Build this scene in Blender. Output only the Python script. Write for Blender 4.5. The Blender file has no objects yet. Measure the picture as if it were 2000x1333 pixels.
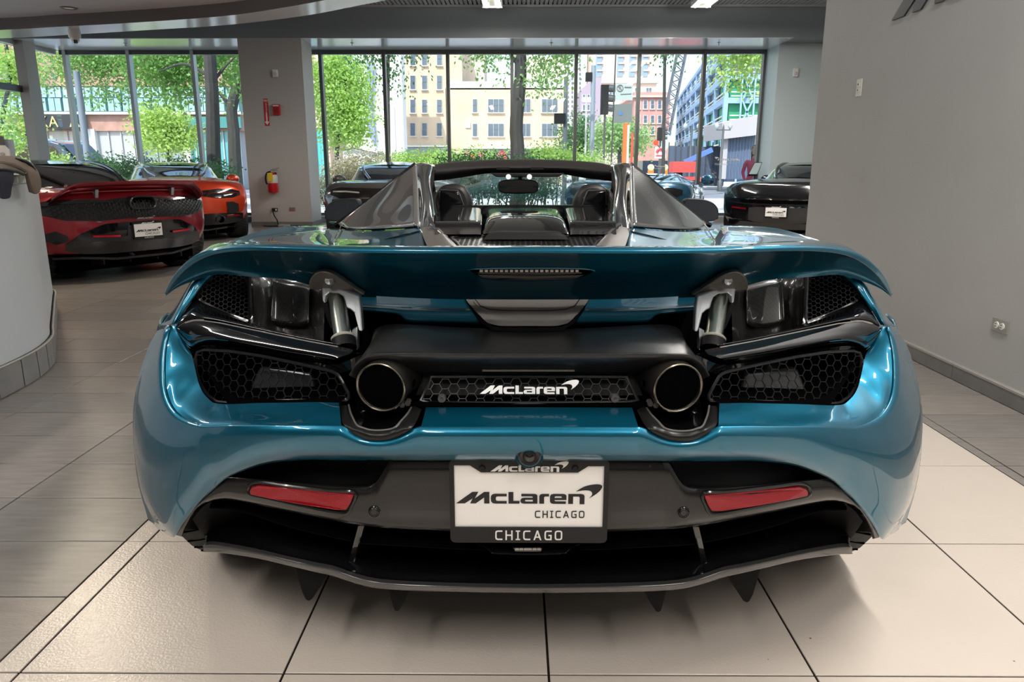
import bpy, bmesh, math, random
from math import sin, cos, pi, radians
from mathutils import Vector, Matrix, noise

scene = bpy.context.scene
COL = scene.collection

# ------------------------------------------------------------------ camera
CF, CPIT, CYAW, CH = 1436.8, 0.2334, -0.0064, 1.1353
cam_d = bpy.data.cameras.new('camera')
cam_d.sensor_width = 36.0
cam_d.lens = CF / 2000 * 36.0
cam_d.clip_start = 0.05
cam_d.clip_end = 600
cam = bpy.data.objects.new('camera', cam_d)
COL.objects.link(cam)
cam.location = (0, 0, CH)
cam.rotation_euler = (pi / 2 - CPIT, 0, -CYAW)
scene.camera = cam

# ------------------------------------------------------------------ world, sun, ceiling lighting, exposure
scene.view_settings.view_transform = 'Standard'
scene.view_settings.look = 'None'
scene.view_settings.exposure = 0.0
scene.view_settings.gamma = 1.0
scene.view_settings.use_curve_mapping = False
cy = scene.cycles
cy.max_bounces = 8
cy.diffuse_bounces = 4
cy.glossy_bounces = 5
cy.transparent_max_bounces = 24
cy.transmission_bounces = 4
cy.caustics_reflective = False
cy.caustics_refractive = False
cy.sample_clamp_indirect = 3.0
cy.blur_glossy = 0.1

world = bpy.data.worlds.new('world')
scene.world = world
world.use_nodes = True
wn = world.node_tree
wn.nodes.clear()
wo = wn.nodes.new('ShaderNodeOutputWorld')
wb = wn.nodes.new('ShaderNodeBackground')
wg = wn.nodes.new('ShaderNodeTexSky')
wg.sky_type = 'NISHITA'
wg.sun_disc = False
wg.sun_elevation = radians(52)
wg.sun_rotation = radians(200)
wg.air_density = 1.2
wg.dust_density = 2.0
wb.inputs['Strength'].default_value = 0.42
wn.links.new(wg.outputs[0], wb.inputs['Color'])
wn.links.new(wb.outputs[0], wo.inputs[0])

def lamp(name, kind, loc, rot, energy, color, **kw):
    d = bpy.data.lights.new(name, kind)
    d.energy = energy
    d.color = color
    for k, v in kw.items():
        setattr(d, k, v)
    o = bpy.data.objects.new(name, d)
    COL.objects.link(o)
    o.location = loc
    o.rotation_euler = rot
    return o

WARM = (1.0, 0.955, 0.89)
lamp('sun', 'SUN', (0, -20, 40), (radians(40), 0, radians(-22)), 5.6, (1.0, 0.96, 0.90), angle=0.01)
# fluorescent rows of the showroom ceiling, unseen ones assumed, far pair added for brightness
for lx, ly, e in ((-1.1, -1.7, 78), (1.55, -1.7, 76), (1.75, 1.6, 112), (-3.6, 0.4, 80), (-0.35, 6.6, 130), (3.5, 8.6, 160), (-5.5, 4.0, 90), (-0.4, 11.6, 130), (3.1, 11.9, 130)):
    lamp('fluorescent_or_added_light', 'AREA', (lx, ly, 3.62), (0, 0, 0), e, WARM, shape='RECTANGLE', size=0.16, size_y=2.2)
    lamp('ceiling_fill_light', 'AREA', (lx, ly, 3.66), (pi, 0, 0), e * .35, WARM, shape='RECTANGLE', size=0.16, size_y=2.2)  # upward lamp added to brighten the ceiling
# a warm downlight of the drop ceiling, over the red cars
for lx, ly, e in ((-4.25, 6.5, 250), (-6.4, 9.6, 60), (-7.6, 11.4, 60)):
    lamp('downlight', 'SPOT', (lx, ly, 3.36), (0, 0, 0), e, (1.0, 0.86, 0.66), spot_size=radians(168), spot_blend=0.4, shadow_soft_size=0.22)

# ------------------------------------------------------------------ helpers
def ray(px, py):
    cp, sp = cos(CPIT), sin(CPIT)
    fw = Vector((sin(CYAW) * cp, cos(CYAW) * cp, -sp))
    rt = Vector((cos(CYAW), -sin(CYAW), 0))
    up = rt.cross(fw)
    return fw + rt * ((px - 1000) / CF) - up * ((py - 666.5) / CF)

def L(px, py, Y):
    'the world point on the vertical plane at forward distance Y that the photograph shows at (px, py)'
    d = ray(px, py)
    p = d * (Y / d.y)
    p.z += CH
    return p

def LX(px, py, X):
    d = ray(px, py)
    p = d * (X / d.x)
    p.z += CH
    return p

def LZ(px, py, z=0.0):
    d = ray(px, py)
    p = d * ((z - CH) / d.z)
    p.z += CH
    return p

def cat(pts, n, lin=False):
    'resample a polyline to n points, through a Catmull-Rom curve unless lin'
    P = [Vector(p) for p in pts]
    if not lin and len(P) > 2:
        D = []
        for i in range(len(P) - 1):
            p1, p2 = P[i], P[i + 1]
            p0 = P[i - 1] if i else p1 * 2 - p2
            p3 = P[i + 2] if i + 2 < len(P) else p2 * 2 - p1
            l0 = max((p1 - p0).length, 1e-6) ** .5
            l1 = max((p2 - p1).length, 1e-6) ** .5
            l2 = max((p3 - p2).length, 1e-6) ** .5
            m1 = (p2 - p1) + ((p1 - p0) / l0 - (p2 - p0) / (l0 + l1)) * l1
            m2 = (p2 - p1) + ((p3 - p2) / l2 - (p3 - p1) / (l1 + l2)) * l1
            for k in range(10):
                t = k / 10
                t2, t3 = t * t, t * t * t
                D.append(p1 * (2 * t3 - 3 * t2 + 1) + m1 * (t3 - 2 * t2 + t) + p2 * (-2 * t3 + 3 * t2) + m2 * (t3 - t2))
        D.append(P[-1])
        P = D
    S = [0.0]
    for i in range(1, len(P)):
        S.append(S[-1] + (P[i] - P[i - 1]).length)
    if S[-1] < 1e-9:
        return [P[0].copy() for _ in range(n)]
    R, j = [], 0
    for k in range(n):
        s = S[-1] * k / (n - 1)
        while j < len(S) - 2 and S[j + 1] < s:
            j += 1
        t = (s - S[j]) / max(S[j + 1] - S[j], 1e-9)
        R.append(P[j].lerp(P[j + 1], min(max(t, 0), 1)))
    return R

def cidx(pts, n, lin=False):
    'resample by control index (keeps rows of a grid in step)'
    P = [Vector(p) for p in pts]
    m = len(P) - 1
    R = []
    for k in range(n):
        u = m * k / (n - 1)
        i = min(int(u), m - 1)
        t = u - i
        p1, p2 = P[i], P[i + 1]
        if lin or m < 2:
            R.append(p1.lerp(p2, t))
            continue
        p0 = P[i - 1] if i else p1 * 2 - p2
        p3 = P[i + 2] if i + 2 <= m else p2 * 2 - p1
        t2, t3 = t * t, t * t * t
        R.append(0.5 * ((2 * p1) + (p2 - p0) * t + (2 * p0 - 5 * p1 + 4 * p2 - p3) * t2 + (3 * p1 - p0 - 3 * p2 + p3) * t3))
    return R

def mesh_obj(name, V, F, mat, parent=None, off=None, smooth=True, sharp=35, mats=None):
    me = bpy.data.meshes.new(name)
    if off is not None:
        V = [(v[0] - off[0], v[1] - off[1], v[2] - off[2]) for v in V]
    me.from_pydata([tuple(v) for v in V], [], F)
    if mat is not None:
        me.materials.append(mat)
    if smooth:
        me.polygons.foreach_set('use_smooth', [True] * len(me.polygons))
        try:
            me.set_sharp_from_angle(angle=radians(sharp))
        except Exception:
            pass
    me.update()
    o = bpy.data.objects.new(name, me)
    COL.objects.link(o)
    if parent is not None:
        o.parent = parent
    return o

class MB:
    'collects shapes, then links them as ONE mesh object'
    def __init__(s):
        s.V, s.F = [], []
    def add(s, V, F):
        k = len(s.V)
        s.V += [Vector(v) for v in V]
        s.F += [tuple(i + k for i in f) for f in F]
        return s
    def box(s, x0, x1, y0, y1, z0, z1):
        V = [(x, y, z) for z in (z0, z1) for y in (y0, y1) for x in (x0, x1)]
        return s.add(V, [(0, 2, 3, 1), (4, 5, 7, 6), (0, 1, 5, 4), (2, 6, 7, 3), (0, 4, 6, 2), (1, 3, 7, 5)])
    def bar(s, a, b, w, h=None, up=(0, 0, 1)):
        a, b = Vector(a), Vector(b)
        h = h or w
        d = (b - a).normalized()
        u = Vector(up)
        if abs(d.dot(u)) > .98:
            u = Vector((0, 1, 0))
        r = d.cross(u).normalized()
        u = r.cross(d)
        V = []
        for p in (a, b):
            V += [p - r * w / 2 - u * h / 2, p + r * w / 2 - u * h / 2, p + r * w / 2 + u * h / 2, p - r * w / 2 + u * h / 2]
        return s.add(V, [(3, 2, 1, 0), (4, 5, 6, 7), (0, 1, 5, 4), (1, 2, 6, 5), (2, 3, 7, 6), (3, 0, 4, 7)])
    def tube(s, pts, r, n=8, cap=True, closed=False):
        P = [Vector(p) for p in pts]
        m = len(P)
        rr = r if isinstance(r, (list, tuple)) else [r] * m
        V, F = [], []
        pu = None
        for i, p in enumerate(P):
            if closed:
                t = (P[(i + 1) % m] - P[i - 1])
            else:
                t = P[min(i + 1, m - 1)] - P[max(i - 1, 0)]
            t = t.normalized() if t.length > 1e-9 else Vector((0, 0, 1))
            if pu is None:
                pu = Vector((0, 0, 1)) if abs(t.z) < .9 else Vector((1, 0, 0))
            x = t.cross(pu)
            if x.length < 1e-6:
                x = t.orthogonal()
            x.normalize()
            y = x.cross(t).normalized()
            pu = y
            for k in range(n):
                a = 2 * pi * k / n
                V.append(p + (x * cos(a) + y * sin(a)) * rr[i])
        for i in range(m if closed else m - 1):
            j = (i + 1) % m
            for k in range(n):
                l = (k + 1) % n
                F.append((i * n + k, i * n + l, j * n + l, j * n + k))
        if cap and not closed:
            F.append(tuple(range(n))[::-1])
            F.append(tuple(range((m - 1) * n, m * n)))
        return s.add(V, F)
    def lathe(s, prof, c=(0, 0, 0), axis='Z', n=24):
        'prof: list of (radius, height along axis)'
        V, F = [], []
        c = Vector(c)
        for r, h in prof:
            for k in range(n):
                a = 2 * pi * k / n
                x, y = r * cos(a), r * sin(a)
                v = {'Z': (x, y, h), 'Y': (x, h, y), 'X': (h, x, y)}[axis]
                V.append(c + Vector(v))
        m = len(prof)
        for i in range(m - 1):
            for k in range(n):
                l = (k + 1) % n
                F.append((i * n + k, i * n + l, (i + 1) * n + l, (i + 1) * n + k))
        if prof[0][0] > 1e-6:
            F.append(tuple(range(n))[::-1])
        if prof[-1][0] > 1e-6:
            F.append(tuple(range((m - 1) * n, m * n)))
        return s.add(V, F)
    def prism(s, pts, d):
        'closed outline (3D points) pushed along vector d'
        P = [Vector(p) for p in pts]
        n = len(P)
        d = Vector(d)
        V = P + [p + d for p in P]
        F = [tuple(range(n)), tuple(range(2 * n - 1, n - 1, -1))]
        for i in range(n):
            j = (i + 1) % n
            F.append((j, i, n + i, n + j))
        return s.add(V, F)
    def grid(s, G):
        n = len(G[0])
        V = [v for r in G for v in r]
        F = []
        for i in range(len(G) - 1):
            for k in range(n - 1):
                F.append((i * n + k, i * n + k + 1, (i + 1) * n + k + 1, (i + 1) * n + k))
        return s.add(V, F)
    def mirror(s, x=0.0):
        k = len(s.V)
        V = [Vector((2 * x - v.x, v.y, v.z)) for v in s.V]
        F = [tuple(i + k for i in f[::-1]) for f in s.F]
        s.V += V
        s.F += F
        return s
    def build(s, name, mat, parent=None, off=None, smooth=True, sharp=35):
        return mesh_obj(name, s.V, s.F, mat, parent, off, smooth, sharp)

def tag(o, label=None, cat=None, group=None, kind=None):
    if label: o['label'] = label
    if cat: o['category'] = cat
    if group: o['group'] = group
    if kind: o['kind'] = kind
    return o

def empty(name, loc, rz=0.0, label=None, cat=None, group=None):
    o = bpy.data.objects.new(name, None)
    o.empty_display_size = 0.1
    COL.objects.link(o)
    o.location = loc
    o.rotation_euler = (0, 0, rz)
    return tag(o, label, cat, group)

KIDS = {}
def copy_tree(o, parent=None):
    c = o.copy()
    COL.objects.link(c)
    if parent is not None:
        c.parent = parent
    for ch in list(o.children):
        copy_tree(ch, c)
    return c

def add_mods(o, solid=None, bevel=None, sub=None, offset=-1.0):
    if solid:
        m = o.modifiers.new('solid', 'SOLIDIFY')
        m.thickness = solid
        m.offset = offset
    if bevel:
        m = o.modifiers.new('bevel', 'BEVEL')
        m.width = bevel
        m.segments = 2
        m.limit_method = 'ANGLE'
        m.angle_limit = radians(35)
    if sub:
        m = o.modifiers.new('sub', 'SUBSURF')
        m.levels = m.render_levels = sub
    return o

def shape2d(polys, extrude=0.0):
    'flat filled shapes with holes (even-odd) -> (verts, faces) in the XY plane'
    cu = bpy.data.curves.new('shape', 'CURVE')
    cu.dimensions = '2D'
    cu.fill_mode = 'BOTH'
    cu.extrude = extrude
    for p in polys:
        sp = cu.splines.new('POLY')
        sp.points.add(len(p) - 1)
        for q, c in zip(sp.points, p):
            q.co = (c[0], c[1], 0, 1)
        sp.use_cyclic_u = True
    ob = bpy.data.objects.new('shape', cu)
    COL.objects.link(ob)
    dg = bpy.context.evaluated_depsgraph_get()
    me = bpy.data.meshes.new_from_object(ob.evaluated_get(dg))
    V = [v.co.copy() for v in me.vertices]
    F = [tuple(f.vertices) for f in me.polygons]
    bpy.data.objects.remove(ob)
    bpy.data.curves.remove(cu)
    bpy.data.meshes.remove(me)
    return V, F

def text2d(txt, size, extrude=0.0, spacing=1.0, offset=0.0, align='LEFT'):
    cu = bpy.data.curves.new('text', 'FONT')
    cu.body = txt
    cu.size = size
    cu.extrude = extrude
    cu.space_character = spacing
    cu.offset = offset
    cu.align_x = align
    cu.resolution_u = 3
    ob = bpy.data.objects.new('text', cu)
    COL.objects.link(ob)
    dg = bpy.context.evaluated_depsgraph_get()
    me = bpy.data.meshes.new_from_object(ob.evaluated_get(dg))
    V = [v.co.copy() for v in me.vertices]
    F = [tuple(f.vertices) for f in me.polygons]
    bpy.data.objects.remove(ob)
    bpy.data.curves.remove(cu)
    bpy.data.meshes.remove(me)
    return V, F

def inside(p, poly):
    x, y = p
    r = False
    j = len(poly) - 1
    for i in range(len(poly)):
        xi, yi = poly[i]
        xj, yj = poly[j]
        if (yi > y) != (yj > y) and x < (xj - xi) * (y - yi) / (yj - yi) + xi:
            r = not r
        j = i
    return r

# ------------------------------------------------------------------ materials
MATS = {}
def mat(name, base=(.5, .5, .5), rough=.5, metal=0.0, coat=0.0, spec=.5, emit=None, estr=0.0, bump=0.0, bscale=200.0, vary=0.0, vscale=5.0, stretch=None, coatr=.03, alpha=1.0):
    if name in MATS:
        return MATS[name]
    m = bpy.data.materials.new(name)
    m.use_nodes = True
    nt = m.node_tree
    b = nt.nodes['Principled BSDF']
    b.inputs['Base Color'].default_value = (*base, 1)
    b.inputs['Roughness'].default_value = rough
    b.inputs['Metallic'].default_value = metal
    b.inputs['Specular IOR Level'].default_value = spec
    b.inputs['Coat Weight'].default_value = coat
    b.inputs['Coat Roughness'].default_value = coatr
    if emit:
        b.inputs['Emission Color'].default_value = (*emit, 1)
        b.inputs['Emission Strength'].default_value = estr
    co = None
    if vary or bump:
        tc = nt.nodes.new('ShaderNodeTexCoord')
        co = tc.outputs['Object']
        if stretch:
            mp = nt.nodes.new('ShaderNodeMapping')
            mp.inputs['Scale'].default_value = stretch
            nt.links.new(co, mp.inputs[0])
            co = mp.outputs[0]
    if vary:
        n = nt.nodes.new('ShaderNodeTexNoise')
        n.inputs['Scale'].default_value = vscale
        n.inputs['Detail'].default_value = 6
        nt.links.new(co, n.inputs['Vector'])
        r = nt.nodes.new('ShaderNodeMapRange')
        r.inputs[1].default_value = .3
        r.inputs[2].default_value = .7
        r.inputs[3].default_value = 1 - vary
        r.inputs[4].default_value = 1 + vary
        nt.links.new(n.outputs[0], r.inputs[0])
        x = nt.nodes.new('ShaderNodeMix')
        x.data_type = 'RGBA'
        x.blend_type = 'MULTIPLY'
        x.inputs[0].default_value = 1
        x.inputs[6].default_value = (*base, 1)
        nt.links.new(r.outputs[0], x.inputs[7])
        nt.links.new(x.outputs[2], b.inputs['Base Color'])
    if bump:
        n = nt.nodes.new('ShaderNodeTexNoise')
        n.inputs['Scale'].default_value = bscale
        n.inputs['Detail'].default_value = 4
        nt.links.new(co, n.inputs['Vector'])
        bp = nt.nodes.new('ShaderNodeBump')
        bp.inputs['Strength'].default_value = bump
        bp.inputs['Distance'].default_value = .002
        nt.links.new(n.outputs[0], bp.inputs['Height'])
        nt.links.new(bp.outputs[0], b.inputs['Normal'])
    MATS[name] = m
    return m

def glass_mat(name, tint=(.93, .97, .97), refl=1.0, rough=.0, dark=0.0):
    'thin glass: see-through plus a Fresnel reflection'
    if name in MATS:
        return MATS[name]
    m = bpy.data.materials.new(name)
    m.use_nodes = True
    nt = m.node_tree
    nt.nodes.clear()
    o = nt.nodes.new('ShaderNodeOutputMaterial')
    t = nt.nodes.new('ShaderNodeBsdfTransparent')
    t.inputs[0].default_value = (*tint, 1)
    g = nt.nodes.new('ShaderNodeBsdfGlossy')
    g.inputs['Roughness'].default_value = rough
    ge = nt.nodes.new('ShaderNodeNewGeometry')
    dt = nt.nodes.new('ShaderNodeVectorMath')
    dt.operation = 'DOT_PRODUCT'
    nt.links.new(ge.outputs['Normal'], dt.inputs[0])
    nt.links.new(ge.outputs['Incoming'], dt.inputs[1])
    last = dt.outputs['Value']
    for op, val in (('ABSOLUTE', None), ('SUBTRACT', 1.0), ('POWER', 5.0), ('MULTIPLY_ADD', .95 * refl)):
        n_ = nt.nodes.new('ShaderNodeMath')
        n_.operation = op
        if op == 'SUBTRACT':
            n_.inputs[0].default_value = 1.0
            nt.links.new(last, n_.inputs[1])
        else:
            nt.links.new(last, n_.inputs[0])
            if val is not None:
                n_.inputs[1].default_value = val
            if op == 'MULTIPLY_ADD':
                n_.inputs[2].default_value = .04 * refl
        last = n_.outputs[0]
    mx = nt.nodes.new('ShaderNodeMixShader')
    nt.links.new(last, mx.inputs[0])
    nt.links.new(t.outputs[0], mx.inputs[1])
    nt.links.new(g.outputs[0], mx.inputs[2])
    nt.links.new(mx.outputs[0], o.inputs[0])
    MATS[name] = m
    return m

def paint(name, base, flake=.25, rough=.34, metal=.8):
    m = mat(name, base, rough, metal, 1.0, coatr=.015)
    nt = m.node_tree
    b = nt.nodes['Principled BSDF']
    tc = nt.nodes.new('ShaderNodeTexCoord')
    n = nt.nodes.new('ShaderNodeTexNoise')
    n.inputs['Scale'].default_value = 1400
    n.inputs['Detail'].default_value = 1
    nt.links.new(tc.outputs['Object'], n.inputs['Vector'])
    bp = nt.nodes.new('ShaderNodeBump')
    b.inputs['Coat IOR'].default_value = 1.48
    bp.inputs['Strength'].default_value = flake * .25
    bp.inputs['Distance'].default_value = .0004
    nt.links.new(n.outputs[0], bp.inputs['Height'])
    nt.links.new(bp.outputs[0], b.inputs['Normal'])
    return m

M_TEAL = paint('teal_paint', (.0004, .122, .208), rough=.36, metal=.74)
M_BLACKG = mat('gloss_black', (.006, .006, .007), .06, 0, .6)
M_BLACKM = mat('matt_black', (.006, .006, .0065), .55, spec=.3)
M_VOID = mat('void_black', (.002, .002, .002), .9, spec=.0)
M_SATIN = mat('satin_black', (.015, .015, .0155), .30, bump=.05, bscale=900)
M_GREYG = mat('gloss_grey', (.012, .012, .0118), .16, .0, .22, spec=.35)
M_GREYS = mat('satin_grey', (.13, .12, .112), .42, .2)
M_LIP = mat('lip_grey', (.045, .044, .043), .16, .1, .8)
M_RECESS = mat('recess_black', (.003, .003, .0034), .38, spec=.12)
M_TRAY = mat('tray_black', (.003, .003, .0034), .12, spec=.32)
M_CUP = mat('cup_black', (.008, .008, .008), .34, spec=.28)
M_CHROME = mat('chrome', (.86, .86, .87), .06, 1.0)
M_SILVER = mat('cast_silver', (.40, .41, .42), .38, .85)
M_STEEL = mat('brushed_steel', (.42, .44, .40), .33, 1.0, vary=.08, vscale=300)
M_RUBBER = mat('rubber', (.012, .012, .012), .7, bump=.2, bscale=300)
M_MESH = mat('grille_black', (.011, .011, .0115), .38, spec=.35)
M_WHITE = mat('white_plastic', (.80, .80, .78), .4)
M_RED = mat('red_reflector', (.30, .004, .012), .15, 0, .5, spec=.3, bump=.8, bscale=700)
M_GLASS = glass_mat('window_glass')
# ================================================================== THE ROOM
M_WALLR = mat('grey_wall_paint', (.45, .452, .452), .55, bump=.12, bscale=60, vary=.03, vscale=2)
M_WALLF = mat('grey_column_paint', (.46, .445, .43), .55, bump=.1, bscale=60)
M_BEAM = mat('beam_paint', (.25, .285, .305), .42)
M_SOFFIT = mat('soffit_gloss_paint', (.92, .95, .95), .17, coat=.6, coatr=.12)
M_CEIL = mat('ceiling_white', (.80, .77, .75), .6)
M_RIM = mat('ceiling_rim_grey', (.17, .15, .145), .5)
M_DECK = mat('steel_deck', (.58, .60, .62), .45, .1)
M_FRAME = mat('window_frame_metal', (.10, .105, .105), .35, .5)
M_FRAMEL = mat('window_frame_light', (.52, .55, .57), .35, .4)
M_BASE = mat('grey_base_tile', (.20, .195, .19), .4, vary=.12, vscale=8)
M_GROUT = mat('dark_grout', (.018, .014, .012), .9, spec=.1)
M_GROUTL = mat('light_grout', (.40, .38, .35), .8)

def tile_mat(name, base, rough, bump, bs, vary, vs, stretch=None):
    m = mat(name, base, rough, 0, .0, .5, bump=bump, bscale=bs, vary=vary, vscale=vs, stretch=stretch)
    return m
M_TW = tile_mat('cream_porcelain', (.67, .59, .52), .20, .42, 150, .025, 3)
def add_specks(m):
    nt = m.node_tree
    b = nt.nodes['Principled BSDF']
    src = b.inputs['Base Color'].links[0].from_socket
    tc = nt.nodes.new('ShaderNodeTexCoord')
    v = nt.nodes.new('ShaderNodeTexVoronoi')
    v.inputs['Scale'].default_value = 11
    v.inputs['Randomness'].default_value = 1
    nt.links.new(tc.outputs['Object'], v.inputs['Vector'])
    sx = nt.nodes.new('ShaderNodeSeparateColor')
    nt.links.new(v.outputs['Color'], sx.inputs[0])
    r = nt.nodes.new('ShaderNodeMath'); r.operation = 'MULTIPLY'; r.inputs[1].default_value = .035
    nt.links.new(sx.outputs[0], r.inputs[0])
    lt = nt.nodes.new('ShaderNodeMath'); lt.operation = 'LESS_THAN'
    nt.links.new(v.outputs['Distance'], lt.inputs[0])
    nt.links.new(r.outputs[0], lt.inputs[1])
    gt = nt.nodes.new('ShaderNodeMath'); gt.operation = 'GREATER_THAN'; gt.inputs[1].default_value = .55
    nt.links.new(sx.outputs[1], gt.inputs[0])
    an = nt.nodes.new('ShaderNodeMath'); an.operation = 'MULTIPLY'
    nt.links.new(lt.outputs[0], an.inputs[0]); nt.links.new(gt.outputs[0], an.inputs[1])
    mx = nt.nodes.new('ShaderNodeMix'); mx.data_type = 'RGBA'
    nt.links.new(an.outputs[0], mx.inputs[0])
    nt.links.new(src, mx.inputs[6])
    mx.inputs[7].default_value = (.13, .10, .08, 1)
    nt.links.new(mx.outputs[2], b.inputs['Base Color'])
add_specks(M_TW)
M_TG = [tile_mat('grey_porcelain_%s' % w, c, .28, .22, 60, .16, 7, (1, 6, 1)) for w, c in (('warm', (.27, .24, .215)), ('mid', (.245, .222, .20)), ('cool', (.23, .212, .195)))]

# --- floor: a slab, grout, and every tile near the camera a piece of its own
fl = MB().box(-14, 10, -6, 15.5, -.3, -.0035).build('floor', M_GROUT)
tag(fl, kind='structure')
st0 = MB().box(-14, 10, 8, 16.05, -.40, -.30).build('ground_slab', M_GROUT)
tag(st0, kind='structure')
T = .6096
X0, Y0 = .0749, 1.4657
rng = random.Random(4)
def tile(x0, x1, y0, y1, m, name):
    g, c = .0028, .0009
    x0 += g; x1 -= g; y0 += g; y1 -= g
    if x1 - x0 < .01 or y1 - y0 < .01:
        return
    z = rng.uniform(-.0006, 0)
    b = MB()
    V = [(x0, y0, -.004), (x1, y0, -.004), (x1, y1, -.004), (x0, y1, -.004), (x0, y0, z - c), (x1, y0, z - c), (x1, y1, z - c), (x0, y1, z - c),
         (x0 + c, y0 + c, z), (x1 - c, y0 + c, z), (x1 - c, y1 - c, z), (x0 + c, y1 - c, z)]
    F = [(8, 9, 10, 11)]
    for i in range(4):
        j = (i + 1) % 4
        F += [(i, j, 4 + j, 4 + i), (4 + i, 4 + j, 8 + j, 8 + i)]
    mesh_obj(name, V, F, m, fl, None, False)
XL, XR = -1.216, 1.853
for r in range(-4, 9):
    y0, y1 = Y0 + T * r, Y0 + T * (r + 1)
    xs = [XL] + [X0 + T * k for k in range(-2, 3)] + [XR]
    for a, b in zip(xs, xs[1:]):
        tile(a, b, y0, y1, M_TW, 'white_tile')
for r in range(-8, 17):
    y0, y1 = Y0 + T * r / 2, Y0 + T * (r + 1) / 2
    sh = 0
    for a, b in ((X0 - 6 * T, X0 - 5 * T), (X0 - 5 * T, X0 - 4 * T), (X0 - 4 * T, X0 - 3 * T), (X0 - 3 * T, XL), (XR, X0 + 3 * T), (X0 + 3 * T, 2.41)):
        if y1 > .6 or r > -6:
            tile(a, b, y0, y1, rng.choice(M_TG), 'grey_tile')
# further off the tiles are too small to tell apart one by one
far = MB()
def fartiles(xa, xb, ya, yb):
    r = 0
    y = ya
    while y < yb - .01:
        x = xa
        while x < xb - .01:
            x2 = min(x + T, xb)
            y2 = min(y + T / 2, yb)
            far.box(x + .002, x2 - .002, y + .002, y2 - .002, -.004, 0)
            x = x2
        y += T / 2
yq = Y0 + T * 8.5
fartiles(X0 - 22 * T, 9.5, yq, 15.45)
fartiles(X0 - 22 * T, X0 - 6 * T, Y0 - 4 * T, yq)
fartiles(2.41, 9.5, 6.0, yq)
fo = far.build('far_tiles', M_TG[0], fl, smooth=False)
fo['kind'] = 'stuff'

# --- right wall and the rest of the shell
st = lambda o: tag(o, kind='structure')
wr = st(MB().box(2.395, 2.62, -6, 6.16, 0, 4.3).build('wall_right', M_WALLR, smooth=False))
st(MB().box(-14, 10, -6.2, -6, 0, 4.3).build('wall_back', M_WALLF, smooth=False))
st(MB().box(8.6, 8.8, 6, 16, 0, 4.3).build('wall_far_right', M_WALLF, smooth=False))
st(MB().box(-14.2, -14, -6, 8.0, 0, 4.3).build('wall_far_left', M_WALLF, smooth=False))
st(MB().box(2.62, 8.8, 5.9, 6.16, 0, 4.3).build('wall_partition', M_WALLF, smooth=False))
bbr = st(MB().box(2.388, 2.395, -6, 6.16, 0, .092).build('baseboard_right', M_GROUTL, smooth=False))
for k in range(-9, 4):
    a = 3.889 + k * .61
    b = min(a + .606, 6.158)
    if b > a + .02:
        MB().box(2.380, 2.388, a + .002, b, .003, .078).build('base_tile', M_BASE, bbr, smooth=False)
MB().box(2.378, 2.3955, -6, 6.16, .078, .0895).build('base_trim', M_GROUTL, bbr, smooth=False)

# --- far column with fire equipment
cl = st(MB().box(-5.15, -3.975, 14.42, 15.12, 0, 3.43).build('wall_column', M_WALLF, smooth=False))
st(MB().box(-5.16, -3.965, 14.405, 15.125, 0, .085).build('baseboard_column', M_BASE, smooth=False))
# bulkhead beam, soffit over the windows
st(MB().box(-9.9, 8.7, 14.42, 16.0, 3.432, 4.2).build('wall_beam', M_BEAM, smooth=False))
st(MB().box(-9.3, 5.06, 14.43, 15.85, 3.424, 3.432).build('ceiling_window_soffit', M_SOFFIT, smooth=False))
st(MB().box(5.04, 8.7, 15.1, 16.0, 0, 3.432).build('wall_window_end', mat('end_wall_paint', (.58, .66, .68), .4), smooth=False))
st(MB().box(4.6, 8.7, 15.06, 15.1, 0, .1).build('baseboard_window_end', M_BASE, smooth=False))
# --- window wall: sill kerb, frame, mullions, panes
st(MB().box(-9.3, 5.05, 15.4, 16.02, 0, .118).build('trim_window_sill', M_BASE, smooth=False))
w1 = st(MB().box(-9.3, 5.04, 15.82, 15.92, 3.345, 3.424).box(-9.3, 5.04, 15.82, 15.92, .118, .17).build('window_1', M_FRAME, smooth=False))
mx = [-9.2, -7.903, -6.599, -5.29, -3.996, -2.707, -1.409, -.102, 1.204, 2.488, 3.802, 5.02]
for i, x in enumerate(mx):
    MB().box(x - .032, x + .032, 15.80, 15.95, .118, 3.424).build('mullion', M_FRAME if x > -5 else M_FRAMEL, w1, smooth=False)
for a, b in zip(mx, mx[1:]):
    MB().box(a + .03, b - .03, 15.875, 15.88, .16, 3.35).build('pane', M_GLASS, w1, smooth=False)
# --- left window wall, square to the first
w2 = st(MB().box(-9.45, -9.37, 8.0, 15.85, 3.345, 3.424).box(-9.45, -9.37, 8.0, 15.85, 0, .12).build('window_2', M_FRAMEL, smooth=False))
for y in (12.0, 10.0):
    MB().box(-9.46, -9.36, y - .03, y + .03, .1, 3.4).build('mullion', M_FRAME, w2, smooth=False)
for a, b in ((14.98, 15.8), (12.0, 14.6), (10.0, 12.0), (8.1, 10.0)):
    MB().box(-9.415, -9.41, a, b, .1, 3.36).build('pane', M_GLASS, w2, smooth=False)
MB().box(-9.47, -9.36, 8.0, 14.6, 2.50, 2.62).build('transom', M_FRAME, w2, smooth=False)
st(MB().box(-14, -9.45, 7.9, 8.1, 0, 4.3).box(-9.6, -9.3, 8.0, 15.9, 3.424, 4.2).build('wall_left', M_WALLF, smooth=False))
pl = MB().prism([(-9.42, 14.6, 0), (-9.235, 14.6, 0), (-9.235, 14.95, 0), (-9.42, 14.95, 0)], (0, 0, 3.424))
st(pl.build('wall_pillar_left', M_WALLF, smooth=False))

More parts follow.
